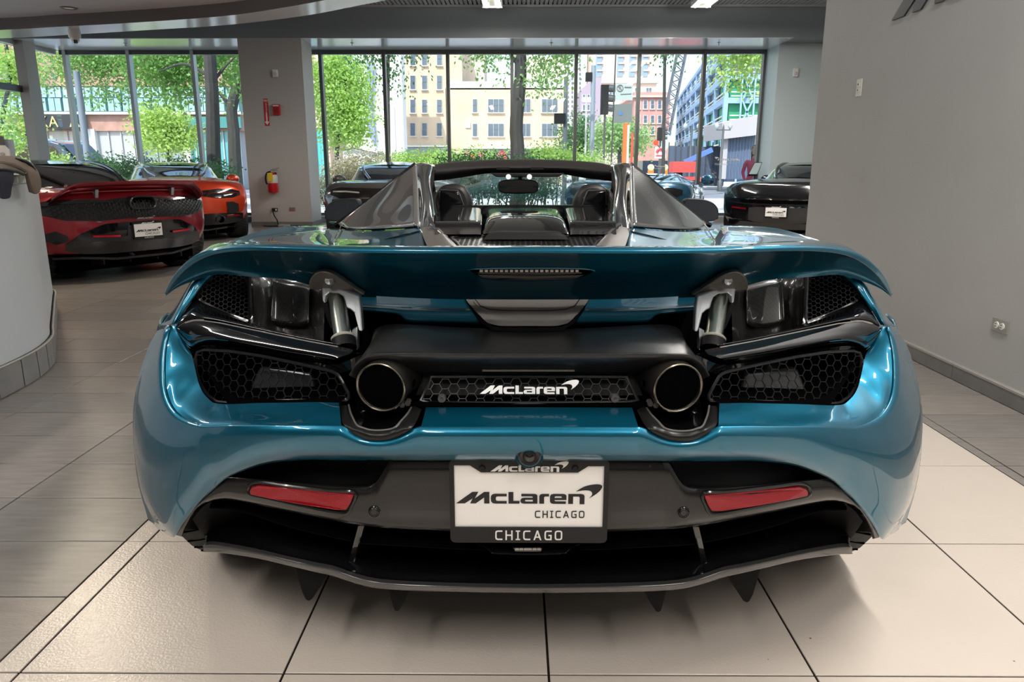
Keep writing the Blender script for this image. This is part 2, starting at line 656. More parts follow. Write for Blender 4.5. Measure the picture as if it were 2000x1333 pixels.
# --- steel deck ceiling with ribs, over everything
dk = MB()
N = 300
for i in range(N):
    x = -14 + 24 * i / N
    w = 24 / N
    dk.grid([[Vector((x + w * q, y, z)) for q, z in ((0, 4.02), (.12, 4.02), (.2, 3.975), (.85, 3.975), (.93, 4.02), (1, 4.02))] for y in (-6, 14.45)])
dk.box(-14, 10, -6, 8, 4.06, 4.3).box(-9.7, 10, 8, 16.1, 4.06, 4.3)
st(dk.build('ceiling', M_DECK, smooth=False))
st(MB().bar((-9, 14.36, 3.955), (8.6, 14.36, 3.955), .10, .035).build('trim_beam_top', mat('trim_pale', (.4, .42, .43), .4), smooth=False))

# --- curved drop ceiling on the left: ring soffit, inner fascia, recessed ceiling
def ringcurve(pts, z):
    return cat([(x, y, z) for x, y in pts], 60)
outer = [(-12.5, 13.3), (-8.575, 12.98), (-7.07, 12.6), (-5.64, 12.2), (-4.32, 11.8), (-2.95, 11.1), (-2.1, 10.46), (-1.63, 10.1), (-.7, 9.1), (-.1, 7.8), (.2, 6.0), (.2, 3.5)]
inner = [(-12.5, 12.5), (-8.03, 12.2), (-6.92, 11.93), (-5.76, 11.65), (-4.04, 11.1), (-3.16, 10.6), (-2.42, 10.1), (-2.0, 9.7), (-1.3, 8.9), (-.75, 7.7), (-.5, 6.0), (-.5, 3.5)]
oc, ic = ringcurve(outer, 3.2), ringcurve(inner, 3.2)
st(MB().grid([oc, ic]).build('ceiling_ring_soffit', M_SOFFIT))
up = lambda c, z: [Vector((p.x, p.y, z)) for p in c]
rim = MB().grid([ic, up(ic, 3.37)]).grid([up(oc, 3.2), up(oc, 3.98)])
st(rim.build('ceiling_ring_fascia', M_RIM))
rc = MB()
cen = [Vector((-12.5, 3.5 + 9.0 * i / 59, 3.37)) for i in range(59, -1, -1)]
rc.grid([up(ic, 3.37), cen])
st(rc.build('ceiling_recess', M_CEIL))
for (x, y), lb in (((-6.5, 12.0), 'round recessed downlight in the drop ceiling, near the dome camera'), ((-4.37, 11.0), 'round recessed downlight in the drop ceiling, nearer the beam end')):
    y -= .55
    t = empty('downlight', (x, y, 3.37), 0, lb, 'downlight')
    MB().lathe([(.10, 0), (.115, -.006), (.10, -.012), (.075, -.012), (.075, -.002)], n=28).build('trim_ring', mat('downlight_ring', (.22, .2, .19), .4), t)
    MB().lathe([(.0, -.003), (.074, -.004)], n=24).build('lens', mat('downlight_lens', (.5, .45, .4), .3, emit=(1, .85, .65), estr=.15), t)
# dome camera hanging from the ring
t = empty('dome_camera', (-6.9, 12.22, 3.2), 0, 'white dome security camera under the curved ceiling ring', 'camera')
MB().lathe([(.0, 0), (.085, 0), (.09, -.03), (.088, -.10), (.075, -.12)], n=28).build('housing', M_WHITE, t)
MB().lathe([(.066, -.11), (.062, -.15), (.045, -.178), (.0, -.19)], n=24).build('dome', M_WHITE, t)
MB().lathe([(.035, -.15), (.03, -.2), (.0, -.205)], c=(.02, -.03, 0), n=20).build('lens', M_BLACKG, t)

# --- two fluorescent fixtures that hang by the beam
M_TUBE = mat('lit_tube', (1, 1, 1), .3, emit=(1.0, .93, .80), estr=7.0)
M_FIX = mat('fixture_white', (.7, .7, .68), .4)
for (px, ly), lb in (((-.417, 13.4), 'twin tube fluorescent ceiling fixture over the middle windows'), ((3.10, 13.4), 'twin tube fluorescent ceiling fixture beside the grey wall')):
    t = empty('fluorescent_fixture', (px, ly, 3.77), 0, lb, 'ceiling light', 'fluorescent fixtures under the steel deck')
    MB().box(-.05, .05, -2.4, 0, .0, .06).box(-.165, -.15, -2.4, .0, -.01, .05).box(.15, .165, -2.4, 0, -.01, .05).build('housing', M_FIX, t, smooth=False)
    MB().box(-.17, .17, -.01, .0, -.03, .06).build('end_plate', M_FIX, t, smooth=False)
    for sx in (-.10, .10):
        MB().tube([(sx, -2.38, 0), (sx, -.02, 0)], .036, 12).build('lamp_tube', M_TUBE, t)
    for yy in (-2.0, -.4):
        MB().tube([(0, yy, .06), (0, yy, .24)], .006, 6).build('hanger', M_FIX, t)
# sprinkler heads under the soffit
for px in (241, 686, 1077, 1406):
    p = L(px, 76, 14.9)
    t = empty('sprinkler_head', (p.x, 14.95, 3.424), 0, {241: 'small sprinkler head under the soffit left of the column, over the orange-red car', 686: 'small sprinkler head under the soffit just right of the column', 1077: 'small sprinkler head under the soffit right of the dark leaning trunk', 1406: 'small sprinkler head under the soffit over the steel frame building'}[px], 'sprinkler', 'sprinkler heads along the window soffit')
    MB().lathe([(.0, 0), (.035, 0), (.035, -.008), (.008, -.01), (.008, -.05), (.0, -.052)], n=14).build('stem', M_STEEL, t)
    MB().lathe([(.0, -.055), (.028, -.058), (.03, -.062), (.0, -.062)], n=14).build('deflector', M_STEEL, t)
# ================================================================== THE TEAL CAR (rear towards the camera)
XC = .0245
CO = (XC, 3.4, 0)
car = empty('sports_car', CO, 0, 'teal open-top sports car seen from behind with its rear wing raised, on white tiles', 'car')

def q(px, py, Y):
    v = L(px, py, Y)
    if abs(px - 1030) < 1.5:
        v.x = XC
    return v
def W(x, y, z):
    return Vector((XC + x, y, z))

def grid2(rows, nu, nv, lu=False, lv=False):
    R = [cidx(r, nu, lu) for r in rows]
    C = [cidx([r[k] for r in R], nv, lv) for k in range(nu)]
    return [[C[k][i] for k in range(nu)] for i in range(nv)]

def symmetric(G):
    'mesh of the grid and its mirror image, welded on the centre plane'
    n = len(G[0])
    V, F, mir = [], [], []
    for r in G:
        for v in r:
            V.append(v)
    k0 = len(V)
    for i, v in enumerate(V[:k0]):
        if abs(v.x - XC) < 1e-5:
            mir.append(i)
        else:
            mir.append(len(V))
            V.append(Vector((2 * XC - v.x, v.y, v.z)))
    for i in range(len(G) - 1):
        for k in range(n - 1):
            f = (i * n + k, i * n + k + 1, (i + 1) * n + k + 1, (i + 1) * n + k)
            F.append(f)
            F.append(tuple(mir[a] for a in f[::-1]))
    return V, F

def surf(name, rows, m, parent=None, nu=16, nv=24, lu=False, lv=False, mir='sym', solid=None, sharp=40, offset=-1.0):
    parent = parent or car
    G = grid2(rows, nu, nv, lu, lv)
    if mir == 'sym':
        V, F = symmetric(G)
        o = mesh_obj(name, V, F, m, parent, CO, True, sharp)
        return add_mods(o, solid, offset=offset) if solid else o
    b = MB().grid(G)
    o = b.build(name, m, parent, CO, True, sharp)
    if solid:
        add_mods(o, solid, offset=offset)
    if mir == 'pair':
        return o, twin(o)
    return o

def twin(o, parent=None):
    'the mirror image on the other side of the car, a mesh of its own'
    me = o.data.copy()
    for v in me.vertices:
        v.co.x = -v.co.x
    me.flip_normals()
    t = o.copy()
    t.data = me
    COL.objects.link(t)
    if parent is not None:
        t.parent = parent
    return t

def part(name, mb, m, parent=None, smooth=True, sharp=35, pair=False, bevel=None, solid=None):
    o = mb.build(name, m, parent or car, CO, smooth, sharp)
    if bevel or solid:
        add_mods(o, solid, bevel)
    if pair:
        return o, twin(o)
    return o

# ---------------------------------------------------------------- rear bumper shell: columns from crease to lower edge
def col(*a):
    return [q(*p) if abs(p[0]) > 5 else W(*p) for p in a]
def fcol(px, cr, lo, Yc, bulge=.008):
    d = lo - cr
    return col((px, cr, Yc), (px, cr + .22 * d, Yc - bulge), (px, cr + .5 * d, Yc - bulge * .5), (px, cr + .78 * d, Yc + .008), (px, lo, Yc + .03))
F_COLS = [
    fcol(1030, 836, 894, 1.280), fcol(960, 836, 894, 1.281), fcol(890, 836, 894, 1.283), fcol(835, 836, 894, 1.285),
    fcol(822, 836, 894, 1.286), fcol(806, 842, 894, 1.287), fcol(785, 853, 894, 1.288), fcol(762, 860, 894, 1.289),
    fcol(742, 862, 894, 1.290), fcol(720, 860, 894, 1.292), fcol(700, 853, 894, 1.295), fcol(682, 843, 894, 1.297), fcol(668, 834, 894, 1.299),
    fcol(655, 833, 894, 1.301), fcol(610, 832, 893, 1.311), fcol(560, 832, 896, 1.325), fcol(510, 831, 904, 1.345),
    col((460, 830, 1.37), (460, 852, 1.362), (457, 880, 1.366), (453, 908, 1.385), (450, 926, 1.41)),
    col((420, 831, 1.40), (418, 858, 1.392), (416, 892, 1.396), (418, 926, 1.418), (422, 949, 1.442)),
    col((395, 830, 1.42), (388, 862, 1.414), (386, 902, 1.418), (390, 945, 1.44), (397, 972, 1.467)),
    col((368, 820, 1.45), (355, 862, 1.447), (351, 908, 1.452), (357, 967, 1.473), (372, 1003, 1.498)),
    col((345, 803, 1.477), (326, 858, 1.483), (322, 915, 1.489), (333, 985, 1.505), (355, 1028, 1.526)),
    col((330, 775, 1.505), (303, 845, 1.525), (299, 910, 1.532), (315, 993, 1.545), (345, 1045, 1.557)),
    col((324, 740, 1.53), (288, 822, 1.566), (283, 895, 1.575), (300, 985, 1.585), (338, 1046, 1.59)),
    col((325, 690, 1.562), (278, 795, 1.625), (272, 875, 1.635), (289, 972, 1.635), (326, 1038, 1.63)),
    col((331, 655, 1.585), (276, 765, 1.665), (267, 855, 1.68), (281, 957, 1.68), (312, 1030, 1.67)),
    col((335, 637, 1.60), (283, 725, 1.70), (268, 820, 1.71), (277, 942, 1.715), (303, 1020, 1.70)),
    col((318, 638, 1.70), (289, 693, 1.718), (266, 795, 1.737), (271, 915, 1.737), (294, 1010, 1.72)),
    [W(-.91, 1.80, .762), W(-.955, 1.80, .66), W(-.985, 1.81, .56), W(-.99, 1.80, .42), W(-.958, 1.78, .28)],
    [W(-.92, 1.86, .765), W(-.965, 1.87, .67), W(-.99, 1.88, .60), W(-.985, 1.86, .52), W(-.955, 1.82, .42)],
]
surf('rear_bumper', F_COLS, M_TEAL, nu=17, nv=(len(F_COLS) - 1) * 3 + 1, solid=.006)

# side of the car ahead of the rear wheel, door and front wing, in one smooth shell
SIDE = []
for y, zt, xt, xm, zb in ((2.48, .80, .90, .962, .20), (3.0, .78, .86, .93, .15), (3.6, .78, .85, .93, .14), (4.2, .80, .87, .95, .14), (4.5, .80, .88, .96, .18)):
    SIDE.append([W(-xt, y, zt), W(-xm, y, zt - .14), W(-xm, y, .42), W(-xm + .03, y, zb + .06), W(-xm + .10, y, zb)])
surf('door_shell', SIDE, M_TEAL, nu=12, nv=16, mir='pair')
FRONT = []
for y, z, xs in ((4.25, .86, .0), (4.7, .80, 0), (5.2, .70, .0), (5.62, .56, 0)):
    sp = (y - 4.25) / 1.4
    FRONT.append([W(0, y + .06, z), W(-.45, y + .03, z), W(-.72, y, z + .05 * (1 - sp)), W(-.93 + .10 * sp, y - .05 * sp, z - .12), W(-.95 + .12 * sp, y - .08 * sp, .38 - .1 * sp), W(-.90 + .12 * sp, y - .08 * sp, .18)])
surf('bonnet', FRONT, M_TEAL, nu=24, nv=14)

# ---------------------------------------------------------------- shelf above the crease, on both sides of the exhaust cups
SH_C = [
    [q(1030, 836, 1.280), q(1030, 829, 1.296), q(1030, 813, 1.33), q(1030, 796, 1.375)],
    [q(900, 836, 1.283), q(900, 829, 1.299), q(900, 813, 1.332), q(900, 796, 1.376)],
    [q(822, 836, 1.286), q(824, 828, 1.302), q(828, 813, 1.335), q(832, 796, 1.378)],
]
surf('bumper_shelf', SH_C, M_TEAL, nu=10, nv=20)
SH_S = [
    [q(668, 833, 1.299), q(666, 826, 1.314), q(664, 806, 1.350), q(662, 787, 1.39)],
    [q(610, 832, 1.311), q(610, 825, 1.326), q(610, 806, 1.362), q(610, 786, 1.40)],
    [q(560, 832, 1.325), q(558, 825, 1.34), q(556, 807, 1.378), q(552, 787, 1.415)],
    [q(510, 831, 1.345), q(506, 824, 1.36), q(502, 807, 1.40), q(498, 788, 1.435)],
    [q(460, 830, 1.37), q(455, 823, 1.385), q(450, 808, 1.42), q(446, 790, 1.46)],
    [q(420, 831, 1.40), q(416, 823, 1.415), q(416, 806, 1.45), q(420, 788, 1.478)],
    [q(395, 830, 1.42), q(392, 818, 1.437), q(398, 797, 1.468), q(408, 780, 1.49)],
    [q(368, 820, 1.45), q(368, 805, 1.465), q(380, 784, 1.488), q(397, 768, 1.505)],
    [q(345, 803, 1.477), q(349, 786, 1.492), q(366, 766, 1.511), q(389, 752, 1.522)],
    [q(330, 775, 1.505), q(339, 757, 1.516), q(359, 741, 1.53), q(384, 734, 1.54)],
    [q(324, 740, 1.53), q(335, 727, 1.54), q(356, 717, 1.55), q(379, 712, 1.558)],
    [q(325, 690, 1.562), q(337, 686, 1.566), q(356, 688, 1.571), q(374, 692, 1.577)],
    [q(331, 655, 1.585), q(339, 658, 1.587), q(352, 664, 1.59), q(364, 673, 1.594)],
    [q(335, 637, 1.60), q(338, 637, 1.60), q(342, 638, 1.60), q(347, 639, 1.605)],
]
surf('bumper_shelf', SH_S, M_TEAL, nu=13, nv=53, mir='pair')

# ---------------------------------------------------------------- upper rear wing panel (haunch)
H = [
    [q(345, 633, 1.605), q(380, 577, 1.635), q(417, 534, 1.675), q(470, 508, 1.73), q(560, 505, 1.80), q(690, 503, 1.86)],
    [q(335, 633, 1.60), q(359, 582, 1.638), q(386, 541, 1.672), q(450, 497, 1.80), q(560, 490, 1.90), q(680, 487, 2.0)],
    [q(322, 637, 1.67), q(350, 588, 1.73), q(379, 543, 1.79), q(425, 489, 1.93), q(540, 474, 2.12), q(660, 474, 2.3)],
    [q(310, 640, 1.76), q(344, 598, 1.85), q(374, 548, 1.95), q(408, 486, 2.08), q(520, 461, 2.35), q(640, 452, 2.7)],
    [W(-.925, 1.93, .75), W(-.915, 2.02, .82), W(-.90, 2.10, .86), W(-.89, 2.22, .885), W(-.85, 2.5, .895), W(-.80, 2.95, .885)],
    [W(-.975, 1.90, .64), W(-.985, 1.98, .70), W(-.985, 2.09, .735), W(-.98, 2.25, .70), W(-.968, 2.47, .46), W(-.93, 2.9, .60)],
]
surf('rear_wing_panel', H, M_TEAL, nu=26, nv=26, mir='pair', solid=.005)
# side marker lamp and little badge on the bumper corner
part('side_marker', MB().prism([q(291, 682, 1.69), q(306, 684, 1.645), q(304, 694, 1.638), q(284, 707, 1.69)], (.016, .016, 0)), mat('marker_red', (.22, .01, .02), .15, 0, .5), pair=True, smooth=False)
def disc_on(px, py, Y, r, m, name, nrm=(0, -1, 0), h=.004):
    c = q(px, py, Y)
    n = Vector(nrm).normalized()
    u = n.cross(Vector((0, 0, 1))).normalized()
    v = u.cross(n)
    b = MB()
    prof = ((r, -.004), (r, h * .6), (r * .86, h), (r * .80, h * .4), (r * .74, h), (0, h))
    n_ = 20
    V, F = [], []
    for rr, hh in prof:
        for k in range(n_):
            a = 2 * pi * k / n_
            V.append(c + (u * cos(a) + v * sin(a)) * rr + n * hh)
    for i in range(len(prof) - 1):
        for k in range(n_):
            l = (k + 1) % n_
            F.append((i * n_ + k, i * n_ + l, (i + 1) * n_ + l, (i + 1) * n_ + k))
    return part(name, b.add(V, F), m)
a = disc_on(375, 872, 1.432, .0125, M_TEAL, 'parking_sensor', (-.45, -.9, 0), .004)
twin(a)
a = disc_on(290, 762, 1.632, .012, M_TEAL, 'tow_cover', (-.8, -.55, 0), .004)
twin(a)
# reversing camera on the lower edge
c = q(1034, 888, 1.292)
part('camera_pod', MB().lathe([(.0, .03), (.030, .03), (.030, .006), (.026, -.004), (.023, -.002)], c=c, axis='Y', n=28), M_TEAL)
part('reversing_camera', MB().lathe([(.022, .0), (.022, -.008), (.018, -.012), (.012, -.010), (.010, -.014), (.0, -.016)], c=c, axis='Y', n=24), M_SATIN)
part('camera_lens', MB().lathe([(.009, -.013), (.008, -.0155), (.0, -.0175)], c=c, axis='Y', n=18), M_BLACKG)

# ---------------------------------------------------------------- dark inside behind the openings
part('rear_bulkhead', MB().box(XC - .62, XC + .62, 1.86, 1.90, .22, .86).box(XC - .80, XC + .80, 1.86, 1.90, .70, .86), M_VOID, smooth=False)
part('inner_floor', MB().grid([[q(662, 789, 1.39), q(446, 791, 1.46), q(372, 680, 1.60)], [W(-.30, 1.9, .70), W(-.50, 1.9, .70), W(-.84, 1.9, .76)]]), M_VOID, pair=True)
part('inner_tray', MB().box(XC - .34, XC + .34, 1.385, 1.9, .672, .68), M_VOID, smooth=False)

# ---------------------------------------------------------------- honeycomb grilles
def hexgrille(name, outline, cell, bar=.0013, depth=.0022, frame=.004, m=None, pair=False, off=0.0, fm=None):
    P = cat(outline + outline[:1], 6 * len(outline) + 1, True)[:-1] if frame else outline
    c = sum(P, Vector()) / len(P)
    n = Vector()
    for i, a in enumerate(P):
        b = P[(i + 1) % len(P)]
        n += (a - c).cross(b - c)
    n.normalize()
    if n.y > 0:
        n = -n
    u = (Vector((1, 0, 0)) - n * n.x).normalized()
    v = n.cross(u)
    if v.z < 0:
        v = -v
    poly = [((p - c).dot(u), (p - c).dot(v)) for p in P]
    hgt = [(p - c).dot(n) for p in P]
    # gentle curvature of the outline carried into the middle by inverse distance weights
    def lift(x, y):
        s = w = 0
        for (a, b), h in zip(poly, hgt):
            d = 1 / ((a - x) ** 2 + (b - y) ** 2 + 1e-5)
            s += d * h
            w += d
        return s / w
    x0, x1 = min(p[0] for p in poly), max(p[0] for p in poly)
    y0, y1 = min(p[1] for p in poly), max(p[1] for p in poly)
    s = cell / math.sqrt(3)
    mb = MB()
    to3 = lambda x, y: c + u * x + v * y + n * (lift(x, y) + off)
    i = 0
    seen = set()
    X = x0 - 2 * s
    while X < x1 + 2 * s:
        Y = y0 - 2 * cell + (cell / 2 if i % 2 else 0)
        while Y < y1 + 2 * cell:
            pts = [(X + s * cos(pi / 3 * k), Y + s * sin(pi / 3 * k)) for k in range(6)]
            for k in (0, 1, 2):
                a, b = pts[k], pts[k + 1]
                ia, ib = inside(a, poly), inside(b, poly)
                if not (ia or ib):
                    continue
                if ia != ib:          # trim at the rim
                    lo, hi = (a, b) if ia else (b, a)
                    p_in = lo
                    for _ in range(6):
                        mid = ((p_in[0] + hi[0]) / 2, (p_in[1] + hi[1]) / 2)
                        if inside(mid, poly):
                            p_in = mid
                        else:
                            hi = mid
                    a, b = lo, p_in
                if abs(a[0] - b[0]) + abs(a[1] - b[1]) > 1e-4:
                    mb.bar(to3(*a), to3(*b), bar, depth, n)
            Y += cell
        X += 1.5 * s
        i += 1
    o = part(name, mb, m or M_MESH, smooth=False)
    o['kind'] = 'stuff'
    outs = [o]
    if frame:
        f = part(name + '_frame', MB().tube(P, frame, 6, closed=True), fm or M_SATIN)
        outs.append(f)
    if pair:
        for k in list(outs):
            twin(k)
    return o

LG = [q(382, 700, 1.575), q(386, 688, 1.575), q(400, 684, 1.565), q(450, 687, 1.535), q(510, 696, 1.51), q(560, 706, 1.49), q(610, 717, 1.462), q(648, 726, 1.442), q(660, 732, 1.436), q(671, 750, 1.428),
      q(683, 774, 1.42), q(680, 781, 1.42), q(620, 782, 1.435), q(560, 783, 1.45), q(500, 784, 1.475), q(450, 787, 1.50), q(424, 785, 1.515), q(405, 772, 1.535), q(392, 752, 1.55), q(384, 728, 1.565)]
hexgrille('lower_grille', LG, .0235, pair=True, frame=.0035)
UG = [q(385, 580, 1.655), q(398, 557, 1.665), q(418, 535, 1.68), q(440, 530, 1.69), q(482, 536, 1.70), q(486, 580, 1.69), q(487, 628, 1.67), q(450, 615, 1.66), q(418, 601, 1.655), q(392, 588, 1.65)]
hexgrille('upper_grille', UG, .0105, bar=.0011, depth=.004, pair=True, frame=.004, fm=M_GREYG)
CG = [q(843, 737, 1.425), q(1030, 736, 1.42), q(1225, 737, 1.425), q(1247, 786, 1.395), q(1030, 788, 1.388), q(820, 788, 1.395)]
for v, w in zip(CG[:3], (-1, 0, 1)):
    pass
hexgrille('centre_grille', CG, .0205, frame=.0042)
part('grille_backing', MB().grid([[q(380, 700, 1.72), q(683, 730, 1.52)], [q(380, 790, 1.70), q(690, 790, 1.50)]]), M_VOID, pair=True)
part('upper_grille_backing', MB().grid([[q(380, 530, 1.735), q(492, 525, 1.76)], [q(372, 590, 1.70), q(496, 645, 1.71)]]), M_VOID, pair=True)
part('grille_backing', MB().grid([[q(830, 725, 1.45), q(1238, 725, 1.45)], [q(805, 792, 1.43), q(1262, 792, 1.43)]]), M_BLACKM)
# heat exchanger boxes behind the lower grilles
hb = MB().prism([q(505, 718, 1.565), q(608, 728, 1.52), q(618, 781, 1.50), q(478, 783, 1.54)], (.02, .08, 0))
part('silencer_box', hb, mat('silencer_gloss', (.05, .052, .055), .16, .5, .4), pair=True, bevel=.006, smooth=False)

# ---------------------------------------------------------------- exhaust cups and tail pipes
UO = [(662, 792), (665, 812), (670, 828), (683, 843), (700, 853), (720, 860), (742, 862), (764, 859), (786, 850), (803, 838), (814, 822), (823, 800)]
UI = [(681, 792), (684, 806), (689, 818), (697, 832), (708, 837), (722, 841), (742, 842), (760, 840), (772, 836), (783, 824), (797, 808), (806, 792)]
UB = [(690, 795), (694, 806), (700, 816), (708, 824), (718, 829), (730, 832), (742, 832), (756, 830), (766, 825), (776, 815), (785, 805), (794, 795)]
def ycup(px, py):
    return 1.283 + max(0, (834 - py)) * .0026 + max(0, 720 - px) * .0003
cupr = [[q(x, y, ycup(x, y) + .012) for x, y in UO], [q(x, y, ycup(x, y) - .004) for x, y in UO], [q((x + i) / 2, (y + j) / 2, ycup((x + i) / 2, (y + j) / 2) - .007) for (x, y), (i, j) in zip(UO, UI)],
        [q(x, y, ycup(x, y) + .004) for x, y in UI], [q(x, y, ycup(x, y) + .03) for x, y in UI]]
cup, cup2 = surf('exhaust_surround', cupr, M_CUP, nu=45, nv=13, mir='pair', sharp=50)
surf('exhaust_bowl', [[q(x, y, ycup(x, y) + .028) for x, y in UI], [q(x, y, ycup(x, y) + .06) for x, y in UB], [q(742 + (x - 742) * .6, 795 + (y - 795) * .6, 1.42) for x, y in UB]], M_TRAY, nu=30, nv=8, mir='pair')
part('exhaust_lip', MB().tube([q(x, y, ycup(x, y) + .006) for x, y in cat([(a, b, 0) for a, b in UI], 30) and [(v.x, v.y) for v in cat([(a, b, 0) for a, b in UI], 30)]], .0026, 6), M_GREYS, pair=True)
pc = q(744, 757, 1.36)
RP = .0488
PA = Matrix.Rotation(radians(-11), 4, 'Z') @ Matrix.Rotation(radians(4), 4, 'X')
def aim(mb, c):
    mb.V = [c + PA @ (v - c) for v in mb.V]
    return mb
M_TI = mat('dark_titanium', (.11, .10, .09), .3, .9)
pipe = aim(MB().lathe([(RP * .93, .12), (RP * .93, .012), (RP * .955, .002), (RP, .0), (RP * 1.02, .006), (RP * 1.02, .03), (RP * 1.0, .034), (RP * 1.02, .075), (RP * 1.07, .08), (RP * 1.07, .10), (RP * 1.02, .12)], c=pc, axis='Y', n=48), pc)
pp, pp2 = part('tail_pipe', pipe, M_TI, pair=True)
def sub(nm, mb, m):
    o1 = part(nm, mb, m, pp)
    twin(o1, pp2)
sub('pipe_rim', aim(MB().tube([pc + Vector((RP * .985 * cos(a), -.001, RP * .985 * sin(a))) for a in [2 * pi * k / 40 for k in range(40)]], .0024, 6, closed=True), pc), mat('heat_tinted_steel', (.33, .29, .23), .27, 1.0))
sub('pipe_inner', aim(MB().lathe([(RP * .90, .004), (RP * .89, .12), (RP * .6, .125), (RP * .6, .3), (0, .3)], c=pc, axis='Y', n=32), pc), M_VOID)
for ang in (-8, 45, 98):
    a = radians(ang)
    u_ = Vector((cos(a), 0, sin(a)))
    t_ = Vector((-sin(a), 0, cos(a)))
    c_ = pc + u_ * RP * 1.005
    sub('pipe_slot', aim(MB().prism([c_ + t_ * i + Vector((0, j, 0)) for i, j in ((-.007, .044), (.007, .044), (.007, .056), (-.007, .056))], u_ * .002), pc), M_VOID)
# little bolts and screws round the outlet
for px, py in ((786, 790), (797, 787)):
    part('bolt', MB().lathe([(.0, -.006), (.006, -.006), (.0065, 0), (.0065, .01)], c=q(px, py, 1.39), axis='Y', n=6), M_GREYS, pair=True, smooth=False)
for px, py in ((863, 779), (1201, 779)):
    part('grille_screw', MB().lathe([(.0, -.002), (.003, -.002), (.004, -.004), (.0075, -.004), (.0085, 0), (.0085, .006)], c=q(px, py, 1.392), axis='Y', n=16), M_GREYS)

# ---------------------------------------------------------------- satin cover over the exhaust
CT = [
    [q(1030, 646, 1.60), q(1030, 665, 1.50), q(1030, 682, 1.41), q(1030, 690, 1.372), q(1030, 694, 1.366), q(1030, 706, 1.372), q(1030, 722, 1.40), q(1030, 732, 1.43)],
    [q(900, 640, 1.60), q(900, 663, 1.50), q(900, 681, 1.412), q(900, 689.5, 1.373), q(900, 693.5, 1.367), q(900, 706, 1.373), q(900, 722, 1.40), q(900, 732, 1.43)],
    [q(800, 634, 1.60), q(800, 660, 1.50), q(800, 680, 1.413), q(800, 688.5, 1.374), q(800, 692.5, 1.368), q(800, 704, 1.374), q(800, 718, 1.40), q(800, 728, 1.43)],
    [q(760, 634, 1.60), q(757, 660, 1.50), q(752, 680, 1.414), q(750, 689, 1.376), q(750, 693, 1.370), q(752, 703, 1.376), q(756, 713, 1.40), q(760, 720, 1.43)],
    [q(738, 640, 1.60), q(736, 662, 1.50), q(728, 681, 1.415), q(723, 690.5, 1.378), q(722, 694.5, 1.372), q(727, 704, 1.378), q(735, 711, 1.40), q(745, 718, 1.43)],
    [q(729, 648, 1.60), q(726, 666, 1.50), q(716, 685, 1.418), q(709, 697, 1.382), q(707, 701, 1.376), q(713, 709, 1.382), q(724, 716, 1.40), q(738, 722, 1.43)],
    [q(727, 660, 1.60), q(722, 677, 1.50), q(706, 698, 1.42), q(695, 711, 1.386), q(693, 715, 1.381), q(699, 721, 1.387), q(710, 727, 1.40), q(725, 732, 1.43)],
    [q(727, 672, 1.60), q(716, 690, 1.50), q(696, 716, 1.42), q(684, 729, 1.39), q(682, 733, 1.386), q(688, 737, 1.39), q(698, 741, 1.40), q(715, 745, 1.43)],
]
surf('exhaust_cover', CT, M_SATIN, nu=29, nv=43, sharp=60)
part('cover_slot', MB().bar(q(942, 724, 1.398), q(1122, 724, 1.398), .004, .0035), M_GREYS, smooth=False)

# ---------------------------------------------------------------- glossy light blades
BL_T = [(350, 637, 1.60), (362, 630, 1.60), (380, 625.5, 1.596), (398, 626, 1.59), (430, 630.5, 1.575), (490, 643, 1.545), (590, 664, 1.492), (660, 677, 1.452), (690, 683, 1.44)]
BL_M = [(346, 641, 1.60), (364, 645, 1.588), (382, 643, 1.578), (400, 642, 1.57), (432, 646, 1.555), (492, 658, 1.523), (588, 677, 1.47), (650, 688, 1.436), (682, 692, 1.425)]
BL_B = [(343, 643, 1.60), (369, 677, 1.588), (386, 670, 1.572), (410, 664.5, 1.558), (442, 666.5, 1.54), (510, 678, 1.505), (590, 692, 1.463), (640, 700, 1.436), (654, 702, 1.428)]
BL_U = [(350, 645, 1.66), (376, 684, 1.66), (392, 680, 1.65), (416, 674, 1.64), (448, 676, 1.62), (516, 688, 1.58), (594, 702, 1.53), (640, 710, 1.50), (656, 713, 1.49)]
surf('light_blade', [[q(*p) for p in r] for r in (BL_T, BL_M, BL_B, BL_U)], M_BLACKG, nu=41, nv=13, mir='pair', sharp=50)
part('blade_light_strip', MB().tube([q(a, b + 1.0, Y - .0015) for a, b, Y in BL_T[1:-1]], .0016, 6), mat('clear_lamp', (.35, .34, .33), .1, .3, .8), pair=True)
surf('blade_tip', [[q(342, 643, 1.599), q(369, 676, 1.584), q(386, 669.5, 1.569), q(410, 664, 1.555), q(445, 666.5, 1.536)], [q(346, 641, 1.597), q(366, 653, 1.580), q(384, 655, 1.568), q(408, 656, 1.556), q(446, 663, 1.536)]], M_TEAL, nu=17, nv=3, mir='pair')
# gloss panel between the blade and the outer grille
IN_T = [(352, 628, 1.61), (370, 600, 1.635), (386, 586, 1.655), (418, 603, 1.655), (450, 617, 1.66), (487, 632, 1.67), (560, 655, 1.62), (640, 672, 1.56)]
IN_B = [(349, 637, 1.604), (364, 628, 1.606), (382, 624, 1.60), (400, 624, 1.594), (432, 629, 1.58), (492, 642, 1.55), (592, 663, 1.497), (664, 676, 1.456)]
surf('lamp_inner_panel', [[q(*p) for p in IN_T], [q(*p) for p in IN_B]], M_BLACKG, nu=33, nv=4, mir='pair', solid=.004)
# gloss block beneath the blade, towards the tail pipe
surf('lamp_lower_panel', [[q(346, 645, 1.604), q(372, 682, 1.60), q(410, 674, 1.60), q(510, 688, 1.56), q(600, 705, 1.50), q(656, 712, 1.44), q(708, 692, 1.42)],
                          [q(372, 690, 1.60), q(378, 700, 1.60), q(410, 682, 1.60), q(510, 697, 1.54), q(600, 715, 1.482), q(660, 730, 1.45), q(700, 716, 1.42)]], M_BLACKG, nu=31, nv=5, mir='pair')

